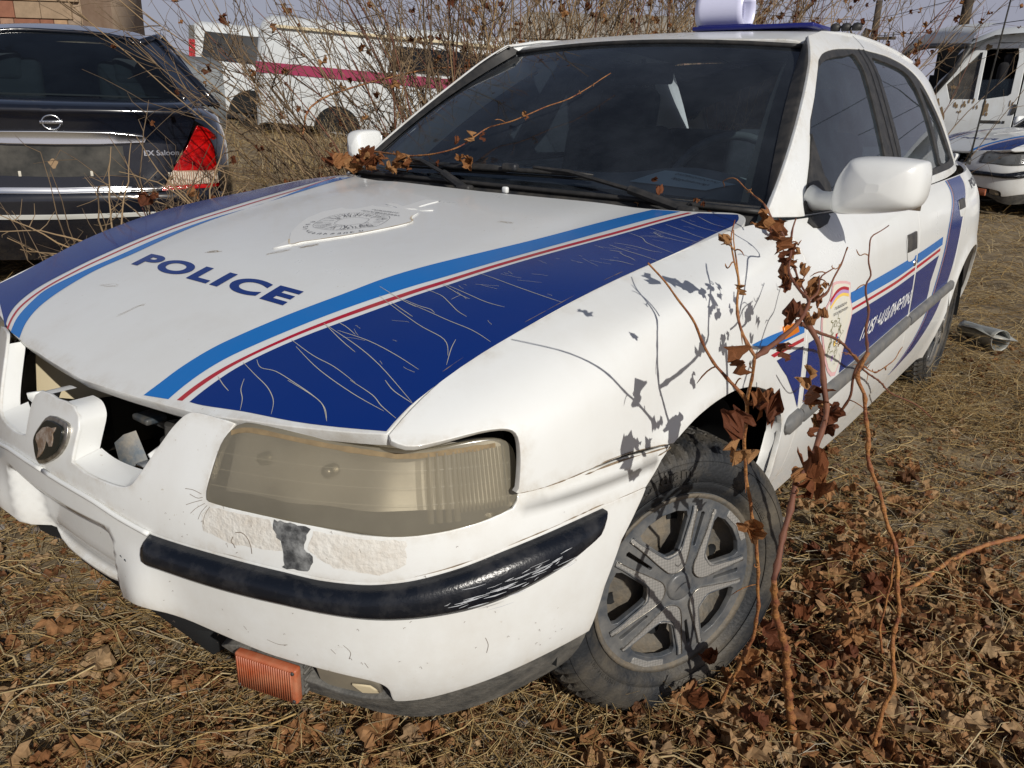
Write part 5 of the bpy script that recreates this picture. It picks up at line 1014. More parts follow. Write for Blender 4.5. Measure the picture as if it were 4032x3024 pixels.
# leaf outlines (five-lobed, toothed), crumpled in several ways
def leaf_tmpl(curl,seed,nseg=24):
    q=np.random.RandomState(seed);th=np.arange(nseg)*2*PI/nseg
    lob=1.0+.15*np.cos(5*(th-PI/2))+.05*np.sin(9*th+q.rand()*6)+.045*q.randn(nseg);lob*=np.where(np.abs(((th-3*PI/2+PI)%(2*PI))-PI)<.35,.55,1.0)
    R=[.0,.38,.72,1.0];V=[np.zeros(3)];
    for r in R[1:]:
        rr=r*(1+(lob-1)*r);V+=[np.array([rr[i]*math.cos(th[i]),rr[i]*math.sin(th[i]),0]) for i in range(nseg)]
    V=np.array(V)*.5
    x,y=V[:,0].copy(),V[:,1].copy();ph=q.rand(8)*6.28
    z=.13*np.sin(5*x+ph[0])*np.cos(6*y+ph[1])+.09*np.sin(11*x+ph[2]+4*y)+.06*np.sin(14*y+ph[3]-6*x)+.035*q.randn(len(x))
    a=curl*2.2;k=a*x;z2=z+np.where(abs(a)>1e-6,(1-np.cos(k))/max(a,1e-6),0);x2=np.sin(k)/max(a,1e-6)-z*np.sin(k)*.5
    b=curl*1.3*(1 if q.rand()<.5 else -1);y2=np.sin(b*y)/b if abs(b)>1e-6 else y;z2=z2+(1-np.cos(b*y))/b*.9 if abs(b)>1e-6 else z2
    V=np.stack([x2,y2,z2],1)
    T=[(0,1+i,1+(i+1)%nseg) for i in range(nseg)]
    for k_ in range(2):
        o_=1+k_*nseg
        for i in range(nseg):
            j=(i+1)%nseg;T+=[(o_+i,o_+nseg+i,o_+nseg+j),(o_+i,o_+nseg+j,o_+j)]
    return V,np.array(T)
def rotmats(n,tilt):
    az=nr.rand(n)*2*PI;ti=np.abs(nr.randn(n))*tilt;ax=nr.rand(n)*2*PI
    cz,sz=np.cos(az),np.sin(az);Z=np.zeros((n,3,3));Z[:,0,0]=cz;Z[:,0,1]=-sz;Z[:,1,0]=sz;Z[:,1,1]=cz;Z[:,2,2]=1
    k=np.stack([np.cos(ax),np.sin(ax),np.zeros(n)],1);c,s=np.cos(ti),np.sin(ti);Kx=np.zeros((n,3,3));Kx[:,0,1]=-k[:,2];Kx[:,0,2]=k[:,1];Kx[:,1,0]=k[:,2];Kx[:,1,2]=-k[:,0];Kx[:,2,0]=-k[:,1];Kx[:,2,1]=k[:,0]
    Rr=np.eye(3)[None]+s[:,None,None]*Kx+(1-c)[:,None,None]*(Kx@Kx);return Rr@Z
def leaf_material(name,cols,dark=.55):
    m=bpy.data.materials.new(name);m.use_nodes=True;nt=m.node_tree;b=nt.nodes['Principled BSDF'];L=nt.links;N_=nt.nodes.new
    at=N_('ShaderNodeAttribute');at.attribute_name='tone';cr_=N_('ShaderNodeValToRGB');e=cr_.color_ramp.elements
    e[0].color=(*cols[0],1);e[1].color=(*cols[-1],1)
    for i,c in enumerate(cols[1:-1]): q=e.new((i+1)/(len(cols)-1));q.color=(*c,1)
    L.new(at.outputs['Fac'],cr_.inputs[0]);tc=N_('ShaderNodeTexCoord');nz=N_('ShaderNodeTexNoise');nz.inputs['Scale'].default_value=70;nz.inputs['Detail'].default_value=4;L.new(tc.outputs['Object'],nz.inputs['Vector'])
    mr=N_('ShaderNodeMapRange');mr.inputs[1].default_value=.3;mr.inputs[2].default_value=.7;mr.inputs[3].default_value=dark;mr.inputs[4].default_value=1.15;L.new(nz.outputs['Fac'],mr.inputs[0])
    mx=N_('ShaderNodeVectorMath');mx.operation='SCALE';L.new(cr_.outputs[0],mx.inputs[0]);L.new(mr.outputs[0],mx.inputs['Scale']);L.new(mx.outputs[0],b.inputs['Base Color']);b.inputs['Roughness'].default_value=.75;b.inputs['Specular IOR Level'].default_value=.3
    # thin tissue lets some light through
    tl=N_('ShaderNodeBsdfTranslucent');L.new(mx.outputs[0],tl.inputs[0]);ms=N_('ShaderNodeMixShader');ms.inputs[0].default_value=.22;o=nt.nodes['Material Output'];L.new(b.outputs[0],ms.inputs[1]);L.new(tl.outputs[0],ms.inputs[2]);L.new(ms.outputs[0],o.inputs[0]);return m
def set_tone(o,t):
    a=o.data.attributes.new('tone','FLOAT','POINT');a.data.foreach_set('value',np.ascontiguousarray(t,np.float32))
LC=[(.10,.045,.020),(.20,.085,.034),(.30,.14,.055),(.36,.20,.09),(.42,.28,.15),(.22,.14,.08)]
M['leaf']=leaf_material('dead_leaf',LC)
TM=[leaf_tmpl(c,i) for i,c in enumerate((.25,.5,.9,.15,.7,1.2,.4,.35))]
def place_leaves(name,x,y,size,lift,tilt,tone):
    n=len(x);idx=nr.randint(0,len(TM),n);Rr=rotmats(n,tilt);z=gz(x,y)+lift;Vs=[];Ts=[];tn=[];off=0
    for k,(V,T) in enumerate(TM):
        s=np.where(idx==k)[0]
        if not len(s): continue
        P=np.einsum('nij,vj->nvi',Rr[s],V)*size[s][:,None,None]+np.stack([x[s],y[s],z[s]],1)[:,None]
        Vs.append(P.reshape(-1,3));Ts.append((T[None]+(np.arange(len(s))*len(V))[:,None,None]+off).reshape(-1,3));tn.append(np.repeat(tone[s],len(V)));off+=len(s)*len(V)
    o=big(name,np.concatenate(Vs),np.concatenate(Ts),M['leaf'],smooth=False);set_tone(o,np.clip(np.concatenate(tn)+nr.randn(off)*.03,0,1));return o
# more leaves round the vine (right of the car), fewer in the near left corner
x,y=scatter(4200,.9,7.5,1.7,42);w_=np.where((x>.75)&(y<1.1),.70,np.where(y<-.5,.42,.12));k=nr.rand(len(x))<w_;x,y=x[k],y[k]
vx=nr.normal(1.2,.22,900);vy=nr.normal(.35,.45,900);k=(vx>.88);x=np.r_[x,vx[k]];y=np.r_[y,vy[k]]
n=len(x);sz=np.clip(np.exp(nr.normal(-3.08,.33,n)),.016,.095)
o=place_leaves('leaf_litter',x,y,sz,.012+nr.rand(n)*.035,.55,nr.beta(1.6,1.6,n));tag(o,'brown dead vine leaves lying thick on the ground around the police car','dead leaves',kind='stuff')
x,y=scatter(16000,.8,5,1.3,42);n=len(x);o=place_leaves('leaf_crumbs',x,y,nr.uniform(.008,.026,n),.006+nr.rand(n)*.02,.7,nr.beta(1.2,1.5,n));tag(o,'small broken bits of dry leaf scattered over the soil','leaf crumbs',kind='stuff')
# straw / grass stalks
def stalks(name,x,y,length,width,lean,lift,arch,mats_tone,seg=5,material=None):
    n=len(x);az=nr.rand(n)*2*PI;el=lean;t=np.linspace(0,1,seg+1)
    d=np.stack([np.cos(az)*np.cos(el),np.sin(az)*np.cos(el),np.sin(el)],1);up=np.array([0,0,1.])
    side=np.cross(d,up);side/=np.maximum(np.linalg.norm(side,axis=1,keepdims=True),1e-6)
    cv=nr.randn(n)*.25;base=np.stack([x,y,gz(x,y)+lift],1)
    P=base[:,None]+d[:,None]*(length[:,None]*t)[...,None]+up*(-arch*length[:,None]*t**2)[...,None]+side[:,None]*((cv*length)[:,None]*t**2)[...,None]+nr.randn(n,seg+1,3)*(length*.018)[:,None,None]
    gzz=gz(P[...,0],P[...,1])+.004;P[...,2]=np.maximum(P[...,2],gzz)
    view=P-CAM;wd=np.cross(np.gradient(P,axis=1),np.array([.3,-.4,.8]));wd/=np.maximum(np.linalg.norm(wd,axis=2,keepdims=True),1e-9)
    w=(width[:,None]*(1-.65*t))[...,None]*.5
    u2=np.cross(np.gradient(P,axis=1),wd);u2/=np.maximum(np.linalg.norm(u2,axis=2,keepdims=True),1e-9)
    V=np.stack([P+wd*w,P-wd*w,P+u2*w*1.2],2)   # little three-sided stalks
    V=V.reshape(n,(seg+1)*3,3);F_=[]
    for i in range(seg):
        for a,b in ((0,1),(1,2),(2,0)): F_.append((i*3+a,i*3+b,(i+1)*3+b,(i+1)*3+a))
    F_=np.array(F_);FF=(F_[None]+(np.arange(n)*(seg+1)*3)[:,None,None]).reshape(-1,4)
    o=big(name,V.reshape(-1,3),FF,material or M['straw'],smooth=True);set_tone(o,np.repeat(mats_tone,(seg+1)*3));return o
SC=[(.05,.030,.014),(.18,.105,.040),(.36,.23,.085),(.52,.36,.15),(.64,.50,.27),(.48,.43,.34)]
M['straw']=leaf_material('dry_straw',SC,.7)
x,y=scatter(30000,.7,4.4,1.2,42);n=len(x);o=stalks('dry_grass',x,y,nr.uniform(.03,.17,n),nr.uniform(.0010,.0026,n),nr.normal(.18,.22,n),.004+nr.rand(n)**2*.06,.25,nr.beta(1.6,1.4,n),4);tag(o,'tangled dry straw and grass stalks close to the camera','dry grass',kind='stuff')
x,y=scatter(46000,3.4,16,1.5,42);n=len(x);r=np.hypot(x-CAM[0],y-CAM[1]);k=(r<7)|(nr.rand(n)<.8);x,y,r=x[k],y[k],r[k];n=len(x);o=stalks('dry_grass',x,y,nr.uniform(.08,.30,n),nr.uniform(.0018,.004,n)*(r/5)**.7,nr.normal(.35,.3,n),.004+nr.rand(n)*.03,.3,nr.beta(1.8,1.3,n)*.9,4);tag(o,'flattened pale dry grass between the parked vehicles','dry grass',kind='stuff')
x,y=scatter(26000,.7,4.6,1.25,42);n=len(x);o=stalks('straw_chips',x,y,nr.uniform(.010,.045,n),nr.uniform(.0014,.0034,n),nr.normal(.05,.25,n),.002+nr.rand(n)*.014,.05,nr.beta(1.5,1.2,n),2);tag(o,'short crushed straw chips covering the soil near the camera','straw chips',kind='stuff')
x,y=scatter(650,.9,4.2,1.1,40);n=len(x);o=stalks('fallen_stem',x,y,nr.uniform(.12,.5,n),nr.uniform(.0028,.0055,n),nr.normal(.03,.08,n),.02+nr.rand(n)*.04,.05,nr.uniform(.3,.9,n),8);tag(o,'longer pale weed stems lying across the litter','weed stems',kind='stuff')
x,y=scatter(1500,.9,3.2,1.0,40);n=len(x)
pt=[]
q_=np.random.RandomState(5);pv=q_.randn(12,3);pv/=np.linalg.norm(pv,axis=1,keepdims=True)
icov=np.array([(0,0,1),(.89,0,.45),(.28,.85,.45),(-.72,.53,.45),(-.72,-.53,.45),(.28,-.85,.45),(.72,.53,-.45),(-.28,.85,-.45),(-.89,0,-.45),(-.28,-.85,-.45),(.72,-.53,-.45),(0,0,-1)])
icof=np.array([(0,1,2),(0,2,3),(0,3,4),(0,4,5),(0,5,1),(1,6,2),(2,6,7),(2,7,3),(3,7,8),(3,8,4),(4,8,9),(4,9,5),(5,9,10),(5,10,1),(1,10,6),(6,11,7),(7,11,8),(8,11,9),(9,11,10),(10,11,6)])
sz=nr.uniform(.004,.018,n);P=icov[None]*(1+nr.randn(n,12,1)*.15)*np.array([1,1,.6])*sz[:,None,None]
P=np.einsum('nij,nvj->nvi',rotmats(n,.4),P)+np.stack([x,y,gz(x,y)+sz*.2],1)[:,None]
o=big('gravel',P.reshape(-1,3),(icof[None]+(np.arange(n)*12)[:,None,None]).reshape(-1,3),leaf_material('pebble',[(.10,.09,.08),(.2,.17,.15),(.30,.27,.24),(.22,.13,.09)]),smooth=False);set_tone(o,np.repeat(nr.rand(n),12));tag(o,'small pebbles and clods between the leaves','gravel',kind='stuff')
# a few green sprouts
x=np.r_[nr.normal(1.28,.03,60),nr.normal(1.36,.04,50),nr.normal(1.22,.03,40)];y=np.r_[nr.normal(.62,.03,60),nr.normal(.30,.04,50),nr.normal(.95,.04,40)];n=len(x)
o=stalks('green_sprouts',x,y,nr.uniform(.012,.035,n),nr.uniform(.0015,.003,n),nr.uniform(.5,1.4,n),.01,.1,nr.rand(n),3,leaf_material('green_blade',[(.03,.07,.015),(.06,.12,.03)]));tag(o,'tiny green sprouts among the dead leaves right of the wheel','sprouts',kind='stuff')
# ---------------- vines on and beside the car ----------------
M['vine']=mat('vine_bark',(.16,.045,.028),.6,noise=((.42,.20,.06),.5,.35),nscale=30,bump=.5,bscale=160)
M['vine_dark']=mat('vine_bark_dark',(.11,.04,.028),.7,noise=((.24,.10,.05),.4,.5),nscale=30)
M['twig']=mat('grey_twig',(.20,.15,.10),.8,noise=((.34,.22,.10),.5,.6),nscale=6)
LH=leaf_material('hanging_leaf',[(.10,.028,.014),(.20,.065,.022),(.33,.14,.05),(.42,.22,.09)],.4)
HL=[]
for i,c in enumerate((1.1,1.5,.8,1.9,1.3)):
    V,T=leaf_tmpl(c,40+i,28);me=bpy.data.meshes.new('vine_leaf');me.from_pydata(V.tolist(),[],T.tolist());me.materials.append(LH);a=me.attributes.new('tone','FLOAT','POINT');a.data.foreach_set('value',np.full(len(V),(.15,.75,.45,.3,.95)[i],np.float32));HL.append(me)
def noded(P,r0,r1,node=.045,j=.004):
    """a cane: slightly zigzag, swollen at its nodes"""
    C_=cr(P,5);seg=np.r_[0,np.cumsum(np.linalg.norm(np.diff(C_,axis=0),axis=1))];L_=seg[-1];m=max(6,int(L_/.011));s=np.linspace(0,L_,m)
    Q=np.stack([np.interp(s,seg,C_[:,i]) for i in range(3)],1);ph=(s/node)%1;z=np.cumsum(np.where(np.diff(np.floor(s/node),prepend=0)>0,1,0));Q[:,0]+=np.where(z%2==0,1,-1)*j*.25*np.sin(ph*PI);
    r=(r0+(r1-r0)*s/L_)*(1+.45*np.exp(-((ph-.5)/.07)**2))*(1+.06*nr.randn(m));return Q,r
def vine(label,group,stems,leaves,ls=1.0):
    base=stems[0][0][0];t=thing('grape_vine',label,'vine',tuple(base),0,group);inv=np.array(base)
    for P,r0,r1,m_ in stems:
        Q,r=noded(np.array(P)-inv,r0,r1);V,Fc=tube(Q,r,7);mk('stem',V,Fc,M[m_],t)
        for _ in range(max(2,int(len(Q)/14))):   # short side shoots and curled tendrils
            i=rnd.randrange(2,len(Q)-1);d=np.array([rnd.uniform(-1,1),rnd.uniform(-1,.3),rnd.uniform(-.4,1)]);d/=np.linalg.norm(d);ln=rnd.uniform(.012,.05)
            if rnd.random()<.5: pts=[Q[i]+d*ln*k/4+np.array([0,0,-.004*k*k*.3]) for k in range(5)]
            else:
                e=np.cross(d,[0,0,1]);pts=[Q[i]+d*ln*.5*k/9+(e*math.cos(k*.8)+np.array([0,0,1])*math.sin(k*.8))*.006*(k/9) for k in range(10)]
            V,Fc=tube(pts,[.0011]*(len(pts)-1)+[.0004],4);mk('tendril',V,Fc,M['vine'],t)
    for p,s in leaves:
        o=bpy.data.objects.new('leaf',rnd.choice(HL));COL.objects.link(o);o.parent=t;o.location=Vector(np.array(p)-inv);o.rotation_euler=(rnd.uniform(-1.5,1.5),rnd.uniform(-1.5,1.5),rnd.uniform(0,6.3));k=s*ls*rnd.uniform(.36,.75);o.scale=(k,k*rnd.uniform(.5,.85),k*1.25)
    return t
Vv=VINES['V'];Lv=VINES['L'];G_='canes of the grape vine growing beside the police car'
vine('main red grapevine cane rising in front of the front wheel, forking over the wing',G_,[(Vv['a1'],.0036,.0025,'vine'),(Vv['a1t'],.0024,.0010,'vine'),(Vv['a1b'],.0014,.0008,'vine'),(Vv['a6'],.0025,.0010,'vine')],Lv[0:5])
vine('thick brown vine stem right of the wheel, with dead leaves clustered over the door edge',G_,[(Vv['a7'],.0085,.0045,'vine'),(Vv['a8'],.0045,.0045,'vine_dark'),(Vv['a2'],.0042,.0012,'vine_dark'),(Vv['a4'],.0022,.0010,'vine_dark'),(Vv['a4b'],.0022,.0010,'vine_dark'),(Vv['g4'],.006,.0045,'twig')],Lv[8:33])
vine('long bare cane slanting down from the door to the ground on the right',G_,[(Vv['a3'],.0034,.0022,'vine_dark'),(Vv['a10'],.0016,.0008,'vine')],Lv[36:40])
vine('tall cane with swollen nodes standing in front of the front door',G_,[(Vv['a5'],.0042,.0030,'vine'),(Vv['a5t'],.0024,.0010,'vine_dark'),(Vv['a9'],.0024,.0024,'vine_dark'),(Vv['g2'],.0030,.0018,'vine')],Lv[40:46])
vine('cane lying across the leaves at the right edge of the picture',G_,[(Vv['g1'],.0062,.0045,'vine')],Lv[56:62])
vine('dark broken cane lying near the lower right corner',G_,[(Vv['g3'],.005,.004,'vine_dark')],Lv[62:64])
vine('thin orange runner on the leaf litter at lower right',G_,[(Vv['g5'],.003,.0015,'vine')],Lv[64:65])
vine('thin red vine lying across the windscreen from its lower left corner',G_,[(Vv['w1'],.0030,.0012,'vine')],Lv[85:]+[([p[0]+rnd.uniform(-.05,.05),p[1]+rnd.uniform(-.03,.02),p[2]+rnd.uniform(-.01,.012)],s) for p,s in Lv[85:] if s>.055 for _ in range(3)],1.5)
vine('short bent vine tip with hanging leaves at the lower right corner of the windscreen',G_,[(Vv['w2'],.0018,.0009,'vine'),(Vv['w3'],.0018,.002,'vine_dark')],Lv[71:85],1.3)
t=thing('leaf_drift','heap of large dry leaves lying against the sill behind the front wheel','dead leaves',(1.0,.35,float(gz(1.0,.35))))
for k in range(70):
    o=bpy.data.objects.new('leaf',rnd.choice(HL));COL.objects.link(o);o.parent=t;a=rnd.random();x_=rnd.gauss(0,.09);y_=rnd.gauss(0,.22);o.location=(x_,y_,rnd.random()**1.6*.20*max(0,1-abs(x_)/.2)+.02);o.rotation_euler=(rnd.uniform(-1,1),rnd.uniform(-1,1),rnd.uniform(0,6.3));q=rnd.uniform(.03,.065);o.scale=(q,q,q)

# ---------------- leafless shrubs behind the car ----------------
M['twig_dark']=mat('dark_twig',(.085,.058,.040),.85,noise=((.26,.18,.10),.45,.5),nscale=5)
def shrub(label,base,nst,hgt,lean,spread,seedv,leafn=0,tone=0,fan=(-1,1),col='twig',leafz=(.5,1)):
    q=random.Random(seedv);base=np.array(base,float);base[2]=float(gz(base[0],base[1]))-.03;t=thing('shrub',label,'shrub',tuple(base),0,'leafless shrubs behind the police car')
    side=np.array([.794,.607,0]);fw=np.array([-.607,.794,0]);tw=MB();lv=[]
    for k in range(nst):
        u=q.uniform(*fan)**1;dr=side*(u*spread+lean)+fw*q.uniform(-.35,.35)+np.array([0,0,1.]);dr/=np.linalg.norm(dr);L_=hgt*q.uniform(.65,1.15);p0=side*q.gauss(0,.12)+fw*q.gauss(0,.10)
        n_=12;P=[p0];d=dr.copy()
        for i in range(n_): d=d+np.array([q.gauss(0,.06),q.gauss(0,.06),q.gauss(-.015,.04)]);d/=np.linalg.norm(d);P.append(P[-1]+d*L_/n_)
        P=np.array(P);r0=q.uniform(.0035,.009);V,Fc=tube(P,np.linspace(r0,.0018,n_+1),5,False);mk('branch',V,Fc,M[q.choice(['twig','twig','twig_dark','vine_dark']) if col=='twig' else col],t)
        for j in range(q.randint(10,17)):
            i=q.randrange(2,n_);d=(P[i]-P[i-1]);d/=np.linalg.norm(d);e=d+np.array([q.gauss(0,.55),q.gauss(0,.55),q.gauss(.05,.4)]);e/=np.linalg.norm(e);l=q.uniform(.15,.55);S=[P[i]]
            for _ in range(6): e=e+np.array([q.gauss(0,.12),q.gauss(0,.12),q.gauss(0,.1)]);e/=np.linalg.norm(e);S.append(S[-1]+e*l/6)
            tw.add(*tube(S,np.linspace(.0030,.0010,7),3,False))
            for _ in range(q.randint(1,4)):
                i2=q.randrange(1,7);f=e+np.array([q.gauss(0,.8),q.gauss(0,.8),q.gauss(0,.6)]);f/=np.linalg.norm(f);l2=q.uniform(.05,.2);tw.add(*tube([S[i2],S[i2]+f*l2*.5+nr.randn(3)*.01,S[i2]+f*l2],[.0014,.0011,.0006],3,False))
                if q.random()<leafn: lv.append(S[i2]+f*l2*.6)
    o=tw.build('twigs',M[('twig','twig_dark')[seedv%2]],t);o['kind']='stuff'
    lv=lv[:300]
    for p in lv:
        o=bpy.data.objects.new('leaf',q.choice(HL));COL.objects.link(o);o.parent=t;o.location=Vector(p);o.rotation_euler=(q.uniform(-1.5,1.5),q.uniform(-1.5,1.5),q.uniform(0,6.3));s=q.uniform(.03,.07);o.scale=(s,s*.7,s)
    return t
shrub('pale bare shrub leaning left towards the black saloon',(-1.55,1.75,0),38,2.1,-.42,.65,3,.03)
shrub('tall bare shrub with dense straight twigs in front of the striped minibus',(-1.50,2.3,0),56,2.3,-.12,.50,5,.08)
shrub('tangled leafless shrub hung with curled brown leaves, left of the windscreen pillar',(-1.40,2.9,0),64,2.35,0.02,.42,8,.30)
shrub('leafy brown thicket showing over the left end of the roof',(-1.25,3.9,0),64,2.5,.05,.45,13,.42)
shrub('thin bare bush standing beyond the roof near the paper roll',(-1.0,5.2,0),38,2.7,.12,.5,17,.30)
shrub('sparse bare twigs rising over the rear of the roof',(-.3,6.2,0),7,2.35,.15,.45,19,.02)
shrub('low brushwood between the black saloon and the bonnet',(-2.0,1.15,0),26,.55,-.1,1.6,23,.12)
shrub('low brushwood leaning on the right front wing',(-1.15,-.05,0),9,.80,.05,.9,29,.05)
shrub('low brushwood at the foot of the tall shrubs',(-2.0,2.0,0),30,.8,0,1.5,31,.12)
# long arching bramble canes
for lab,pts in (('long orange cane arching over the gap between the black saloon and the minibus',[(-1.9,1.2,1.02),(-1.95,1.35,1.18),(-1.75,1.75,1.32),(-1.60,2.0,1.36),(-1.45,2.2,1.28),(-1.35,2.4,1.0)]),):
    P=np.array(pts);t=thing('bramble_cane',lab,'cane',tuple(P[0]));Q,r=noded(P-P[0],.005,.0025,.09,.012);V,Fc=tube(Q,r,6);mk('stem',V,Fc,M['vine'],t)
# tall dry weeds in front of the vans
for (x0,y0,n_,h_,lab) in ((-5.2,4.4,260,.75,'tall dry weeds in front of the white van wheel'),(-3.6,5.0,220,.6,'tall dry weeds below the striped minibus'),(-2.6,1.9,200,.42,'dry weeds behind the black saloon tail lamp')):
    x=nr.normal(x0,.8,n_);y=nr.normal(y0,.6,n_);o=stalks('dry_weeds',x,y,nr.uniform(.4,1,n_)*h_,nr.uniform(.004,.008,n_),nr.uniform(.9,1.5,n_),.0,.05,nr.beta(2,1.4,n_),5);tag(o,lab,'weeds',kind='stuff')
# ---------------- black saloon seen from behind ----------------
M['black']=paint('black_car_paint',(.004,.006,.012),dirt=.05,dcol=(.10,.09,.08),rough=.12,coat=1.0,low=.12,speck=False)
M['tail']=mat('red_tail_lens',(.45,.004,.004),.12,spec=.9,noise=((.12,.002,.002),.4,.3),nscale=14,bump=.25,bscale=60);M['clear']=mat('clear_tail_lens',(.50,.36,.27),.15,spec=.9,noise=((.2,.06,.03),.4,.4),nscale=50)
sed=thing('black_saloon','black saloon seen from behind with chrome bar and red tail lamp, upper left','car',(-2.8545,.4517,.17),math.radians(60))
def rear(x,z):  # rear face as a function of x and height
    x=np.asarray(x,float);z=np.asarray(z,float)+0*x;prof=np.interp(z,[.15,.30,.42,.50,.525,.56,.70,.80,.90,.935,.96],[.10,.0,-.05,-.055,.0,.02,.03,.035,.02,.0,.03]);a=np.abs(x)
    return prof+.10*(a/.8)**3+np.maximum(a-.70,0)**2*14
def RS(x,z,off=0.0): x=np.asarray(x,float);z=np.asarray(z,float)+0*x;x=x+0*z;return np.stack([x,rear(x,z)-off,z],-1)
kw=dict(nsign=None)
def rpanel(name,poly,m_,off=0.0,depth=.012,parent=sed,rim=True,res=.04,lip=.003):
    o=panel(name,RS,poly,res=res,off=off,depth=depth,mat=M[m_] if isinstance(m_,str) else m_,parent=parent,rim=rim,nsign=1,lip=lip)
    return o
def mirr(P): return P+[(-x,z) for x,z in P[::-1]]
rpanel('boot_lid',mirr([(0,.952),(.5,.952),(.60,.948),(.66,.915),(.60,.78),(.52,.66),(.46,.545),(0,.545)]),'black')
for s in (1,-1):
    g=lambda P:[(s*x,z) for x,z in P]
    tl=rpanel('tail_lamp',g([(.667,.868),(.71,.853),(.752,.822),(.775,.769),(.792,.693),(.795,.645),(.525,.645),(.615,.774)]),'tail',off=.004,parent=sed)
    rpanel('reversing_lamp',g([(.525,.640),(.795,.640),(.793,.580),(.480,.566)]),'clear',off=.003,parent=tl);rpanel('lamp_base',g([(.47,.562),(.793,.577),(.785,.560),(.462,.548)]),'tail',off=.003,parent=tl)
    mb=MB()
    for k in range(26): 
        x=.50+k*.0115
        if x<.79: mb.grid(RS(np.array([[s*x,s*x],[s*(x+.005),s*(x+.005)]]),np.array([[.575,.636],[.575,.636]]),.006))
    mb.build('lamp_rib',mat('pale_lens',(.62,.56,.46),.2),tl)
    mb=MB()
    for k in range(5):
        z=.66+.035*k;mb.grid(RS(np.array([[s*(.56+.03*k),s*(.78-.01*k)],[s*(.57+.03*k),s*(.77-.01*k)]]),np.array([[z,z],[z+.012,z+.012]]),.0055))
    mb.build('lamp_facet',mat('bright_red_facet',(.75,.02,.01),.08),tl)
rpanel('rear_bumper',mirr([(0,.535),(.46,.535),(.50,.545),(.80,.555),(.83,.50),(.835,.35),(.80,.22),(0,.20)]),'black',off=.004)
rpanel('chrome_bar',mirr([(0,.828),(.246,.826),(.395,.812),(.408,.797),(.404,.785),(.2,.776),(0,.774)]),'chrome',off=.022,depth=.02,lip=.005)
rpanel('chrome_strip',mirr([(0,.562),(.25,.566),(.319,.564),(.310,.545),(0,.541)]),'chrome',off=.012,depth=.012)
rpanel('bumper_trim',mirr([(0,.418),(.5,.430),(.60,.432),(.60,.445),(.5,.443),(0,.438)]),mat('pale_trim',(.45,.45,.42),.3),off=.010,depth=.01)
rpanel('plate_recess',mirr([(0,.765),(.300,.765),(.300,.625),(0,.615)]),mat('dusty_black_panel',(.012,.013,.013),.75,noise=((.08,.075,.065),.4,.5),nscale=12),off=-.0 if 0 else .0015,rim=False)
for x in (-.17,-.02,.145): 
    mb=MB();c=RS(np.array([x]),np.array([.632 if x!=-.02 else .68]),.006)[0]
    if x==-.02: rpanel('rust_patch',[(x+.02*math.cos(a)*(1+.3*math.sin(3*a)),.68+.022*math.sin(a)*(1+.2*math.cos(4*a))) for a in np.linspace(0,5.9,14)],mat('rust_brown',(.28,.19,.11),.9),off=.003,rim=False,res=.01)
    else: mb.box(tuple(c),(.013,.008,.026),bev=.002);mb.build('plate_clip',mat('beige_clip',(.55,.52,.44),.5),sed)
# maker's badge and model lettering
mb=MB();c=RS(np.array([0.]),np.array([.874]),.008)[0];V,Fc=tube([c+np.array([.040*math.cos(a),0,.033*math.sin(a)]) for a in np.linspace(0,2*PI,33)],.0042,8,False);mb.add(V,Fc);mb.box(tuple(c+np.array([0,-.002,0])),(.100,.006,.015),bev=.002);bd=mb.build('badge',M['chrome'],sed)
text_on('badge_lettering','NISSAN',RS,(-.044,.8685),(.044,.8685),(-.044,.8795),.0145,M['print'],bd,bold=.01,cuts=0)
text_on('boot_lettering','EX Saloon',RS,(.395,.718),(.561,.722),(.395,.744),.004,M['chrome'],sed,bold=.02,cuts=1)
# body sides, deck, greenhouse (lofted from cross-sections; local x right, y forward)
def ring(y,w,zs,dz=0):  # lower body section from sill up over the shoulder to the centre line
    return [(w-.05,y,.20),(w,y,.34),(w+.012,y,.55),(w,y,.76),(w-.045,y,zs-.055),(w-.12,y,zs-.012),(w*.55,y,zs+.012),(0,y,zs+.018)]
ST=[(.115,.74,.925),(.20,.80,.945),(.45,.83,.975),(1.0,.845,.975),(1.8,.85,.96),(2.6,.85,.945),(3.1,.84,.935),(3.8,.82,.88),(4.25,.76,.78),(4.42,.62,.66)]
for s in (1,-1):
    A=np.array([[ (s*x,y,z) for x,y,z in ring(y0,w,zs)] for y0,w,zs in ST]);mb=MB();mb.grid(A);mb.build('body_side',M['black'],sed,fixn=True)
    # roof pillar and side glass
    gl=np.array([[(s*.62,.45,.99),(s*.41,.94,1.30)],[(s*.80,.66,.965),(s*.50,1.10,1.345)],[(s*.81,1.3,.965),(s*.53,1.35,1.375)],[(s*.81,2.3,.96),(s*.53,2.1,1.38)],[(s*.76,3.0,.94),(s*.46,2.45,1.34)]])
    mb=MB();mb.grid(gl[:2]);mb.build('rear_pillar',M['black'],sed,fixn=True);mb=MB();mb.grid(gl[1:]);mb.build('side_window',M['sg'],sed,fixn=True)
    mb=MB();
    for a,b in ((gl[1][0],gl[1][1]),(gl[2][0],gl[2][1]),((gl[2][0]+gl[3][0])/2,(gl[2][1]+gl[3][1])/2),(gl[4][0],gl[4][1])): mb.tube([a,b],.022,6)
    mb.tube([gl[i][1] for i in range(5)],.022,6);mb.build('window_frame',M['black'],sed)
mb=MB();xs7=np.linspace(-1,1,11);mb.grid(np.array([[(x*.66,.10+.06*x*x,.952) for x in xs7],[(x*.66,.13+.05*x*x,.965) for x in xs7],[(x*.66,.30,.985) for x in xs7],[(x*.63,.49-.03*x*x,1.0) for x in xs7]]));mb.build('boot_deck',M['black'],sed,fixn=True)
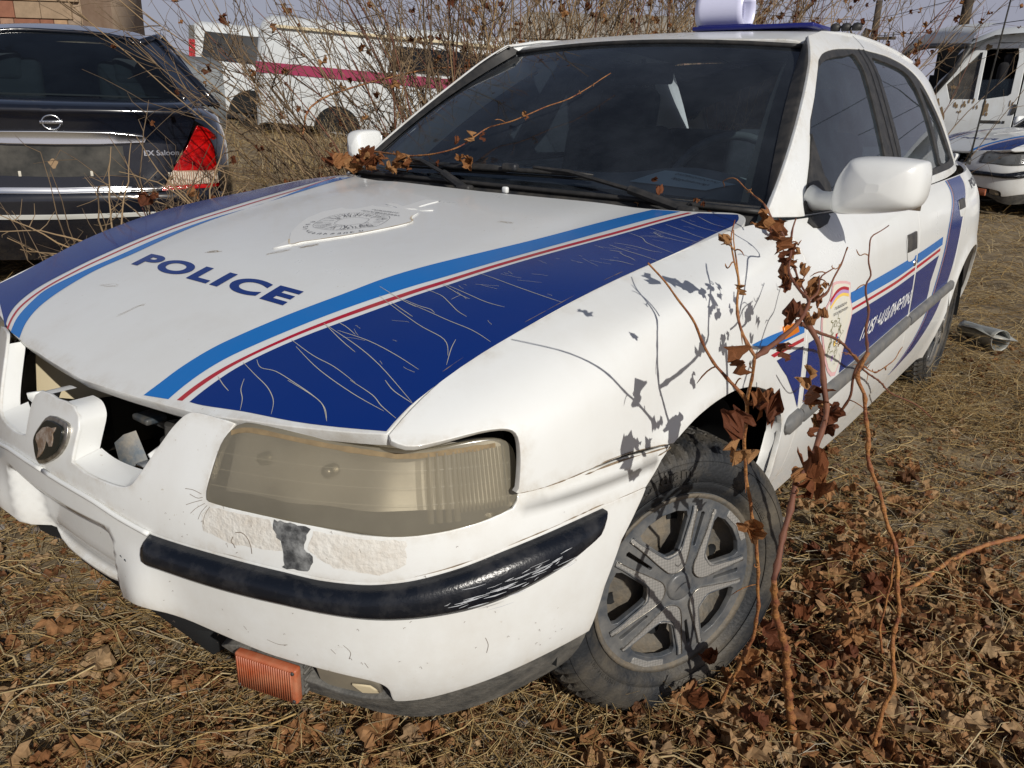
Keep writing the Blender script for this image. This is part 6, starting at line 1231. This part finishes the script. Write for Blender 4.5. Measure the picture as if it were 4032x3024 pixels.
# painted rear screen surround + glass + roof
def RW(a,b,off=0.0):
    a=np.asarray(a,float);b=np.asarray(b,float)+0*a;a=a+0*b;return np.stack([a*(.62-.19*b-.02*b*b),.48-.05*a*a+.50*b,1.0+.345*b-.012*a*a*(1-b)+.025*np.sin(PI*b)-.06*a**4*b+off],-1)
mb=MB();A_,B_=np.meshgrid(np.linspace(-.97,.97,16),np.linspace(.02,.97,10),indexing='ij');mb.grid(RW(A_,B_));mb.build('rear_screen',glass('dark_rear_glass',(.34,.44,.48),dust=.02,dcol=(.12,.16,.2)),sed,fixn=True)
mb=MB();mb.add(*tube([RW(a,.985,.006) for a in np.linspace(-1,1,20)],.012,6));
for a in (-1,1): mb.add(*tube([RW(a,b,.004) for b in np.linspace(0,1,9)],.014,6))
mb.build('screen_surround',M['black'],sed)
def RRf(x,y,off=0.0):
    x=np.asarray(x,float);y=np.asarray(y,float)+0*x;x=x+0*y;return np.stack([x,y,np.interp(y,[.88,1.0,1.25,1.6,2.0,2.45],[1.34,1.362,1.405,1.425,1.415,1.375])-.16*x*x-2.5*np.maximum(np.abs(x)-.38,0)**2+off],-1)
mb=MB();A_,B_=np.meshgrid(np.linspace(-.535,.535,24),np.linspace(.97,2.45,22),indexing='ij');mb.grid(RRf(A_*np.interp(B_,[.97,1.15,2.2,2.45],[.80,.95,1,.9]),B_));mb.build('roof',M['black'],sed,fixn=True)
mb=MB();mb.grid(np.array([[(x*.50,2.45,1.37) for x in xs7],[(x*.74,3.05,.955) for x in xs7]]));mb.build('windscreen',M['ws'],sed,fixn=True)
mb=MB()
for x in (.36,-.36): mb.box((x,1.25,1.06),(.42,.12,.30),bev=.05);mb.box((x,1.22,1.16),(.24,.09,.17),bev=.04)
mb.box((0,.95,.86),(1.3,.12,.30),bev=.04);mb.box((0,2.9,.88),(1.3,.3,.12),bev=.03);mb.build('seats',M['seat'],sed);mb=MB();mb.box((0,1.8,.45),(1.5,2.4,.05));mb.build('cabin_floor',M['dark'],sed)
wmb=wfl.children
for s,yy in ((1,.85),(-1,.85),(1,3.45),(-1,3.45)):
    o=clone(wrl,sed);o.matrix_local=wmat((s,0,0),(s*.80,yy,.29),rnd.random()*3)
# dry canes lying against its bumper
# ---------------- second police car ----------------
M['clearlens']=glass('clear_lamp_glass',(.75,.76,.74),dust=.15,dcol=(.5,.5,.48),rough=.1)
car2=clone(car);car2.rotation_euler=(0,0,math.radians(-42));car2.location=(.20,9.25,.155);car2['label']='second white police saloon with blue stripe and clear headlamp, parked behind on the right';car2['group']='police saloons'
car['group']='police saloons'
def walk(o):
    for c in o.children: yield c;yield from walk(c)
for c in list(walk(car2)):
    if c.name.split('.')[0] in ('lens','lens_flute'):
        c.material_slots[0].link='OBJECT';c.material_slots[0].material=M['clearlens']
    if c.name.split('.')[0] in ('whip_antenna','vinyl_cracks','lens_grime','chipped_patch','peeling_patch','paint_cracks','scuff_marks'): bpy.data.objects.remove(c)
# ---------------- derelict white van on the right ----------------
M['vanw']=paint('dirty_van_paint',(.72,.75,.76),dirt=.22,dcol=(.32,.24,.13),rough=.4,coat=.1,low=.4)
van=thing('white_van','derelict white van with open windscreen hole and mud-splashed door, behind the second police car','van',(-.6,11.3,.30));vo=np.array([-.6,11.3,.30])
def VS(x,z,off=0.0): x=np.asarray(x,float);z=np.asarray(z,float)+0*x;x=x+0*z;return np.stack([x+.6,-.0+.22*np.maximum(z-1.2,0)**1.3-off,z-.30],-1)
def vp(name,poly,m_,holes=(),off=0.0,rim=True,depth=.03,parent=van,res=.12): return panel(name,VS,poly,holes=holes,res=res,off=off,depth=depth,mat=m_,parent=parent,rim=rim,nsign=1,lip=.006)
qg_=[(-1.08,1.65),(-.76,2.05),(-.72,2.05),(-.70,1.45),(-1.0,1.45)];wg_=[(-.69,2.10),(-.33,2.10),(-.31,2.07),(-.29,1.97),(-.28,1.53),(-.31,1.50),(-.66,1.44)]
dor=vp('door',[(-.72,2.15),(-1.16,1.64),(-1.21,1.50),(-1.06,1.19),(-1.0,.55),(-.22,.55),(-.20,1.5),(-.22,2.15)],M['vanw'],holes=[qg_,wg_],off=.012)
vp('quarter_glass',qg_,glass('shattered_glass',(.5,.58,.60),dust=.16,dcol=(.40,.36,.3)),off=-.02,rim=False,parent=dor);vp('door_window',[(-.66,1.44),(-.29,1.50),(-.30,1.72),(-.67,1.70)],M['sg'],off=-.02,rim=False,parent=dor)
vp('body_side',[(-.18,.55),(-.17,2.16),(-.6,2.18),(-.9,2.10),(-.8,2.22),(-.6,2.30),(4.2,2.32),(4.3,.5),(3.4,.45)],M['vanw'])
vp('cab_corner',[(-1.0,.55),(-1.08,1.19),(-1.22,1.50),(-1.45,1.35),(-1.75,1.05),(-2.0,.95),(-2.05,.5)],M['vanw'])
mb=MB();cm=[VS(np.array([x]),np.array([z]),-.03)[0] for x,z in ((-1.21,1.5),(-1.14,1.66),(-.70,2.17),(-.5,2.22))];mb.add(*tube(cm,.05,8));mb.build('a_pillar',M['vanw'],van)
mb=MB();P=[]
for x,z,w in ((-1.0,2.14,0.0),(-.85,2.28,.05),(-.6,2.38,.1),(-.1,2.41,.1),(2,2.43,.1),(4.2,2.42,.1)): P.append([(x+.6,y,z-.30-.16*((y-1.0)/1.0)**4) for y in np.linspace(.04,1.96,12)])
mb.grid(np.array(P));
bt=cr([(-.86,11.30,2.13),(-1.22,11.7,2.17),(-1.56,12.2,2.21),(-1.85,12.5,2.17),(-2.0,12.7,2.10)],4);tp=cr([(-.62,11.42,2.40),(-1.02,11.8,2.43),(-1.35,12.2,2.44),(-1.65,12.5,2.40),(-1.92,12.75,2.22)],4);sd_=cr([(-.86,11.30,2.13),(-.74,11.30,2.27),(-.62,11.42,2.40)],4)
P=np.stack([bt+(tp-bt)*k/6+np.array([-.06,-.06,.02])*math.sin(PI*k/6) for k in range(7)],1)-vo
mb.grid(np.array(P));mb.build('roof',M['vanw'],van,fixn=True)
mb=MB()
for y in (.10,1.9): mb.add(*tube([np.array(q)-vo for q in ([(-2.0,12.7,1.5),(-2.0,12.72,2.12)] if y>1 else [(-1.22,11.32,1.50),(-1.0,11.31,1.82),(-.86,11.30,2.10)])],.035,8))
mb.add(*tube(bt-vo-np.array([0,0,.02]),.035,8));mb.build('windscreen_frame',M['plastic'],van)
mb=MB();mb.box((.6-1.35,1.0,1.05-.3),(1.2,1.8,.5),bev=.1);mb.build('bonnet',M['vanw'],van)
mb=MB();mb.box((.15,.35,1.25),(.14,.42,.75),bev=.06);mb.box((.18,.35,1.60),(.12,.26,.28),bev=.06);mb.box((.9,1.0,.9),(.06,1.8,1.9));mb.build('seat',mat('black_seat',(.01,.01,.012),.9),van)
mb=MB();mb.box((-.35,1.75,1.0),(1.3,.05,2.1));mb.box((-.6,1.0,1.15),(1.4,1.4,.35));mb.box((1.6,1.0,.3),(5,1.9,.1));mb.box((.2,1.95,.9),(2.6,.04,1.3));mb.build('cab_lining',M['dark'],van)
mb=MB();
for (x,z,dx,dz) in ((-1.12,1.40,.05,.10),(-1.08,1.30,.06,.16),(-1.02,1.22,.05,.12),(-.55,1.38,.05,.10),(-.52,1.30,.04,.07),(-.80,1.40,.03,.06),(-.72,1.42,.03,.05),(-.9,1.38,.04,.07),(-.65,1.38,.02,.05),(-.62,2.25,.05,.05),(-.45,2.26,.08,.03),(-.66,2.12,.06,.05),(-.98,1.62,.05,.04),(-.25,1.42,.02,.07),(-.85,1.30,.02,.04)):
    for k in range(3):
        x1=x+rnd.uniform(-.03,.03);z1=z+rnd.uniform(-.03,.03);a=np.linspace(0,2*PI,9)[:-1];q=np.array([[x1+dx*.5*math.cos(t)*rnd.uniform(.5,1),z1+dz*.6*math.sin(t)*rnd.uniform(.5,1)] for t in a]);V=VS(q[:,0],q[:,1],.018);mb.add(V,[tuple(range(8))])
mb.build('mud_splash',mat('dried_mud',(.27,.19,.10),.95,noise=((.18,.12,.07),.5,.5),nscale=20),van,fixn=True)
vp('door_badge',[(-.56,1.165),(-.33,1.165),(-.33,1.19),(-.56,1.19)],M['plastic'],off=.02,depth=.01,parent=dor,res=.05);vp('door_badge',[(-.305,1.165),(-.285,1.165),(-.285,1.19),(-.305,1.19)],M['plastic'],off=.02,depth=.01,parent=dor,res=.05)
vp('door_handle',[(-.235,1.28),(-.205,1.28),(-.185,1.40),(-.215,1.40)],M['plastic'],off=.03,depth=.03,parent=dor,res=.05)
for x in (-1.6,2.7):
    o=clone(wrl,van);o.matrix_local=wmat((0,-1,0),(x+.6,.12,.02-.0),1.0)
# ---------------- vehicles at the far left ----------------
vw=math.radians(37-0);
def boxvan(name,label,cat,org,rz,tilt,L_,Hh,W_,paintm,parts):
    t=thing(name,label,cat,org,0);t.rotation_euler=(0,tilt,math.radians(90)-math.radians(rz));P=[]
    for x,inset in ((0,.10),(.06,.03),(.2,0),(L_-.2,0),(L_,.08)):
        prof=[(0+inset*.3,.32),(-.02,.7),(0,1.05),(.06,1.45),(.16,Hh-.12),(.32,Hh-.02),(W_/2,Hh)];prof=prof+[(W_-y,z) for y,z in prof[::-1][1:]];P.append([(x,y+ (inset if y<W_/2 else -inset),z-inset) for y,z in prof])
    mb=MB();mb.grid(np.array(P))
    for k in (0,-1): mb.add(np.array(P[k]),[tuple(range(len(P[k])))])
    mb.build('body',paintm,t,fixn=True)
    def sy(z): return np.interp(z,[.32,.7,1.05,1.45,Hh-.12],[0,-.02,0,.06,.16])
    for nm,poly,m_,o_ in parts:
        z1_=max(q[1] for q in poly);V=[(x,float(sy(z))-o_-(.05 if z1_>1.3 else 0),z) for x,z in poly];V2=[(x,y+.03,z) for x,y,z in V];n_=len(V);mk(nm,V+V2,[tuple(range(n_))]+[(i,(i+1)%n_,n_+(i+1)%n_,n_+i) for i in range(n_)],m_,t,False)
    return t
M['dglass']=mat('dark_tinted_glass',(.006,.008,.012),.25,spec=.25);M['vwhite']=paint('faded_white_paint',(.60,.63,.64),dirt=.1,rough=.3,coat=.3,low=.2);M['grey']=mat('blue_grey_panel',(.22,.26,.30),.5)  # grey: even blue-grey tone of the van's wing_panel
v1=boxvan('white_van','white van with dark tinted side glass and red tail lamp, behind the black saloon','van',(-13.1,7.45,.72),37,math.radians(3.0),5.2,1.88,1.9,M['vwhite'],
 [('side_window',[(.20,1.22),(.26,1.68),(1.45,1.66),(1.45,1.20)],M['dglass'],.012),('tail_lamp',[(-.02,1.20),(-.02,1.52),(.09,1.52),(.09,1.20)],M['tail'],.014),('wheel_arch',[(1.06+.42*math.cos(a),.30+.42*math.sin(a)) for a in np.linspace(0,PI,14)],M['dark'],.014),('wing_panel',[(1.50,.35),(1.45,.6),(1.35,.85),(1.30,1.15),(1.80,1.15),(1.80,.35)],M['grey'],.012),('rear_pillar_trim',[(-.02,1.52),(-.02,1.76),(.08,1.76),(.08,1.52)],M['plastic'],.010)])
o=clone(wrl,v1);o.matrix_local=wmat((0,-1,0),(1.06,.02,.33),.5)
v2=boxvan('white_minibus','white minibus with a crimson stripe along its side, behind the bare shrubs','minibus',(-9.55,6.3,.58),52,math.radians(3.5),5.0,1.86,1.9,M['vwhite'],
 [('crimson_stripe',[(.02,1.02),(.02,1.17),(4.9,1.17),(4.9,1.02)],mat('crimson_vinyl',(.28,.025,.075),.5),.010),('wheel_arch',[(1.25+.36*math.cos(a),.28+.36*math.sin(a)) for a in np.linspace(0,PI,14)],M['dark'],.014),('roof_rail',[(.3,1.66),(.3,1.70),(4.8,1.70),(4.8,1.66)],M['beige'],.012),('side_window',[(2.0,1.24),(2.05,1.56),(3.9,1.56),(3.9,1.24)],M['dglass'],.012)])
o=clone(wrl,v2);o.matrix_local=wmat((0,-1,0),(1.25,.02,.30),.9)
M['silver']=mat('silver_paint',(.42,.45,.47),.3,metal=.5,noise=((.25,.27,.28),.4,.5))
v3=boxvan('silver_hatchback','silver hatchback with an empty tail lamp hole, half hidden by the black saloon','car',(-11.9,3.42,.42),49,math.radians(1.0),3.0,1.36,1.6,M['silver'],
 [('side_window',[(1.0,.92),(1.1,1.22),(2.35,1.22),(2.65,.85)],M['dglass'],.012),('lamp_hole',[(2.80,.62),(2.80,.88),(2.92,.92),(2.92,.60)],M['dark'],.012),('bumper',[(2.2,.30),(2.2,.44),(2.98,.46),(2.98,.30)],mat('silver_bumper',(.36,.40,.42),.35),.03)])
# ---------------- buildings, poles, wires ----------------
stone=[mat('tuff_%s'%n_,c,.9,noise=(tuple(v*.6 for v in c),.4,.6),nscale=5,bump=.35,bscale=14) for n_,c in (('pink',(.40,.24,.16)),('peach',(.48,.31,.18)),('tan',(.36,.26,.17)),('grey',(.33,.25,.18)),('rust',(.30,.13,.08)))]
bl=thing('stone_building','pink and tan stone block building at the upper left corner, beyond the black saloon','building',(-26.1,11.9,.95));bl.rotation_euler=(0,0,math.radians(40))
mb=MB();mb.box((-6,2.5,2.3),(12,5-.06,4.9));mb.box((-6,2.5,5.2),(12.4,5.4,.25));mb.build('wall_core',mat('mortar',(.26,.19,.13),.95,noise=((.36,.27,.19),.4,.5),nscale=3),bl)
bme={}
for r in range(9):
    x=0.0-(.25 if r%2 else 0)
    while x>-5.2:
        w_=rnd.choice([.42,.62,.80,.95]);k=(w_,rnd.randrange(5))
        if k not in bme:
            b=MB();b.box((-w_/2,0,.25),(w_-.03,.12,.47),bev=.012);V=np.concatenate(b.V);me=bpy.data.meshes.new('stone_block');me.from_pydata(V.tolist(),[],b.F);me.materials.append(stone[k[1]]);bme[k]=me
        o=bpy.data.objects.new('stone_block',bme[k]);COL.objects.link(o);o.parent=bl;o.location=(x,-.02+rnd.uniform(-.015,.015),.0+r*.5);x-=w_
mb=MB();mb.grid(np.array([[(.03,y,z) for z in (.0,4.75)] for y in np.linspace(.0,2.2,4)]));mb.build('plastered_end',mat('rough_plaster',(.34,.24,.17),.95,noise=((.26,.17,.11),.5,.3),nscale=1.2,bump=.4,bscale=8),bl)
b2=thing('brick_house','low red brick house with small windows, far behind the shrubs','building',(-31,56.6,.95),math.radians(38));
mb=MB();mb.box((0,4,2.2),(22,8,6.2));mb.build('wall',mat('red_masonry',(.30,.15,.10),.95,noise=((.36,.22,.14),.5,.4),nscale=.6),b2)
mb=MB();mb.grid(np.array([[(x,-.3,5.35) for x in (-11.3,11.3)],[(x,4,7.6) for x in (-9,9)],[(x,8.3,5.35) for x in (-11.3,11.3)]]));mb.build('roof',mat('weathered_roof',(.36,.33,.28),.9),b2,fixn=True)
for k in range(9):
    mb=MB();mb.box((-9.6+k*2.4,-.05,4.2),(1.0,.12,1.3));f=mb.build('window',mat('white_frame',(.7,.7,.68),.5),b2);mb=MB();mb.box((-9.6+k*2.4,-.13,4.2),(.75,.06,1.05));mb.build('pane',M['dglass'],f)
wood=mat('tarred_pole',(.045,.035,.028),.9,noise=((.10,.08,.06),.4,.5),nscale=3)
def pole(label,x,y,h,lean=0,brace=False):
    z=float(gz(x,y));t=thing('utility_pole',label,'utility pole',(x,y,z),0,'power line poles');mb=MB();mb.tube([(0,0,-.3),(lean*.5,0,h*.5),(lean,0,h)],[.20,.18,.15],10);mb.build('post',wood,t)
    if brace: mb=MB();mb.tube([(-2.1,.2,-.3),(-.35+lean*.8,.05,h*.78)],[.20,.16],10);mb.build('brace',wood,t)
    mb=MB();mb.box((lean,-.12,h-1.75),(2.1,.12,.14),rz=.15);mb.build('crossarm',wood,t)
    for dx in (-.95,-.55,.55,.95): mb=MB();mb.lathe([(0,.03),(.06,.05),(.10,.03),(.16,.06),(.22,.0)],(lean+dx,-.12,h-1.68),8,'z');mb.build('insulator',mat('glass_insulator',(.10,.10,.09),.3) if 'ins' not in M else M['ins'],t);
    mb=MB()
    for dx in (-.25,.25): mb.lathe([(0,.03),(.10,.09),(.2,.0)],(lean+dx,0,h-.05),8,'z')
    mb.build('pin',wood,t);return t
pole('dark wooden pole with crossarm and brace, left of the two poles',-11.2,44.3,5.85,.0,True)
pole('dark wooden pole rising behind the derelict van roof',-5.5,34.9,9.5,.15)
sl=thing('street_light','small street light leaning left beyond the roof','street light',(-6.95,26.6,.95));mb=MB();mb.tube([(.05,0,-.2),(.05,0,2.55)],.05,8);mb.tube([(.05,0,2.5),(-.05,0,2.75),(-.14,0,2.92)],.03,8);mb.build('post',wood,sl);mb=MB();mb.box((-.2,0,2.98),(.20,.12,.09),bev=.03);mb.build('lamp_head',M['plastic'],sl)
wm=mat('wire_black',(.02,.02,.02),.6)
for i,(a,b,lab) in enumerate((((-11.2,44.3,4.9+.95),(-40,30,9.0),'upper wire to the left of the braced pole'),((-11.2,44.3,5.0+.95),(8,20,7.5),'wire crossing the sky from the braced pole to the right'),((-10.9,44.2,3.2+.95),(6,24,6.2),'lower wire running right above the derelict van'),((-11.5,44.2,4.2+.95),(9,18,5.0),'lowest sagging wire above the derelict van'))):
    a=np.array(a);b=np.array(b);P=[a+(b-a)*t-np.array([0,0,.5])*4*t*(1-t) for t in np.linspace(0,1,16)];V,Fc=tube(P,.014,5);o=mk('power_line',V,Fc,wm);tag(o,lab,'cable',group='overhead wires')
# ---------------- things on the roof, dashboard and ground ----------------
blue=mat('dark_blue_plastic',(.012,.016,.14),.35)
t=thing('light_bar_base','flat dark blue base plate of a missing light bar on the roof','light bar base',(.06,1.60,1.447))
mb=MB();mb.box((.13,.0,.008),(.44,.20,.014),bev=.005);mb.box((.02,-.02,.018),(.20,.10,.008),bev=.003);mb.build('plate',blue,t)
for x in (.385,.42,.455): mb=MB();mb.lathe([(0,.0),(0,.016),(.014,.018),(.022,.012),(.026,0)],(x,.02,-.004),10,'z');mb.build('rubber_foot',M['rubber'],t)
roll=thing('plastic_cover','curled white plastic cover standing on the blue base on the roof','cover',(.045,1.60,1.462))
a=np.linspace(-2.15,2.3,36);P=np.array([[(-.088+.176*k/8,.0-.058*math.sin(q)+.01*k/8,.064-.064*math.cos(q)) for k in range(9)] for q in a]);mb=MB();mb.grid(P);o=mb.build('sheet',mat('lilac_white_plastic',(.66,.67,.86),.30,spec=.6),roll);md=o.modifiers.new('s','SOLIDIFY');md.thickness=.004
mb=MB()
for k in range(9): q=-1.9+k*.09;mb.box((.040,-.060*math.sin(q)*1.04,.064-.066*math.cos(q)),(.024,.0016,.0016))
mb.build('embossed_mark',mat('lilac_mark',(.45,.46,.62),.4),roll)
pap=thing('paper_notice','pale paper sheet with two printed lines lying on the dashboard behind the windscreen','paper')if 0 else None
Sp=lambda x,t,off=0.0:Ds(x,t,off)
pp=panel('paper_notice',Ds,[(.240,.425),(.292,.632),(.515,.545),(.470,.385)],res=.03,off=.006,depth=.001,mat=mat('pale_paper',(.66,.76,.72),.8),rim=False,nsign=1,scale=(1,.5));tag(pp,'pale paper sheet with two printed lines lying on the dashboard behind the windscreen','paper')
text_on('paper_print','Ոստիկանություն',Ds,(.480,.535),(.345,.585),(.472,.500),.008,M['print'],pp,bold=.01,cuts=0);text_on('paper_print','վերադարձնել',Ds,(.465,.475),(.350,.520),(.457,.440),.008,M['print'],pp,bold=.01,cuts=0)
pi=thing('metal_duct','bent piece of pale sheet metal duct lying on the ground behind the rear wheel','metal scrap',(.80,3.36,float(gz(.80,3.36))+.03),math.radians(-42))
mb=MB();mb.lathe([(-.02,.035),(.0,.036),(.12,.040),(.22,.050),(.25,.052)],(0,0,.03),16,'x');q=np.array([[(0,-.05,.05),(0,.05,.055)],[(.14,-.07,.07),(.14,.08,.06)],[(.26,-.05,.05),(.26,.09,.03)]]);mb.grid(q);o=mb.build('sheet',mat('zinc_sheet',(.42,.46,.46),.4,metal=.4,noise=((.3,.28,.24),.4,.4)),pi);o.modifiers.new('s','SOLIDIFY').thickness=.003
# dry canes lying over the far front corner of the bonnet
for lab,org,n_,sd_ in (('tuft of pale dry twigs poking over the bonnet edge beside the chrome bumper',(-.75,-.35,.80),9,41),('dry tangled twigs behind the bonnet edge, in front of the black bumper',(-.80,-.05,.86),12,43)):
    t=thing('twig_tuft',lab,'twigs',org);q=random.Random(sd_);mb=MB()
    for k in range(n_):
        d=np.array([q.uniform(-1,.15),q.uniform(-.6,.4),q.uniform(-.05,.45)]);d/=np.linalg.norm(d);S=[np.array([.02,.02,-.05])]
        for _ in range(9): d=d+np.array([q.gauss(0,.16),q.gauss(0,.16),q.gauss(0,.16)]);d/=np.linalg.norm(d);S.append(S[-1]+d*.035)
        mb.add(*tube(S,np.linspace(.003,.0012,10),5,False))
        for _ in range(4): i=q.randrange(3,10);f=nr.randn(3);f/=np.linalg.norm(f);mb.add(*tube([S[i],S[i]+f*.03+nr.randn(3)*.004,S[i]+f*.06],[.0015,.001,.0006],3,False))
    mb.build('twigs',M['twig'],t)['kind']='stuff'
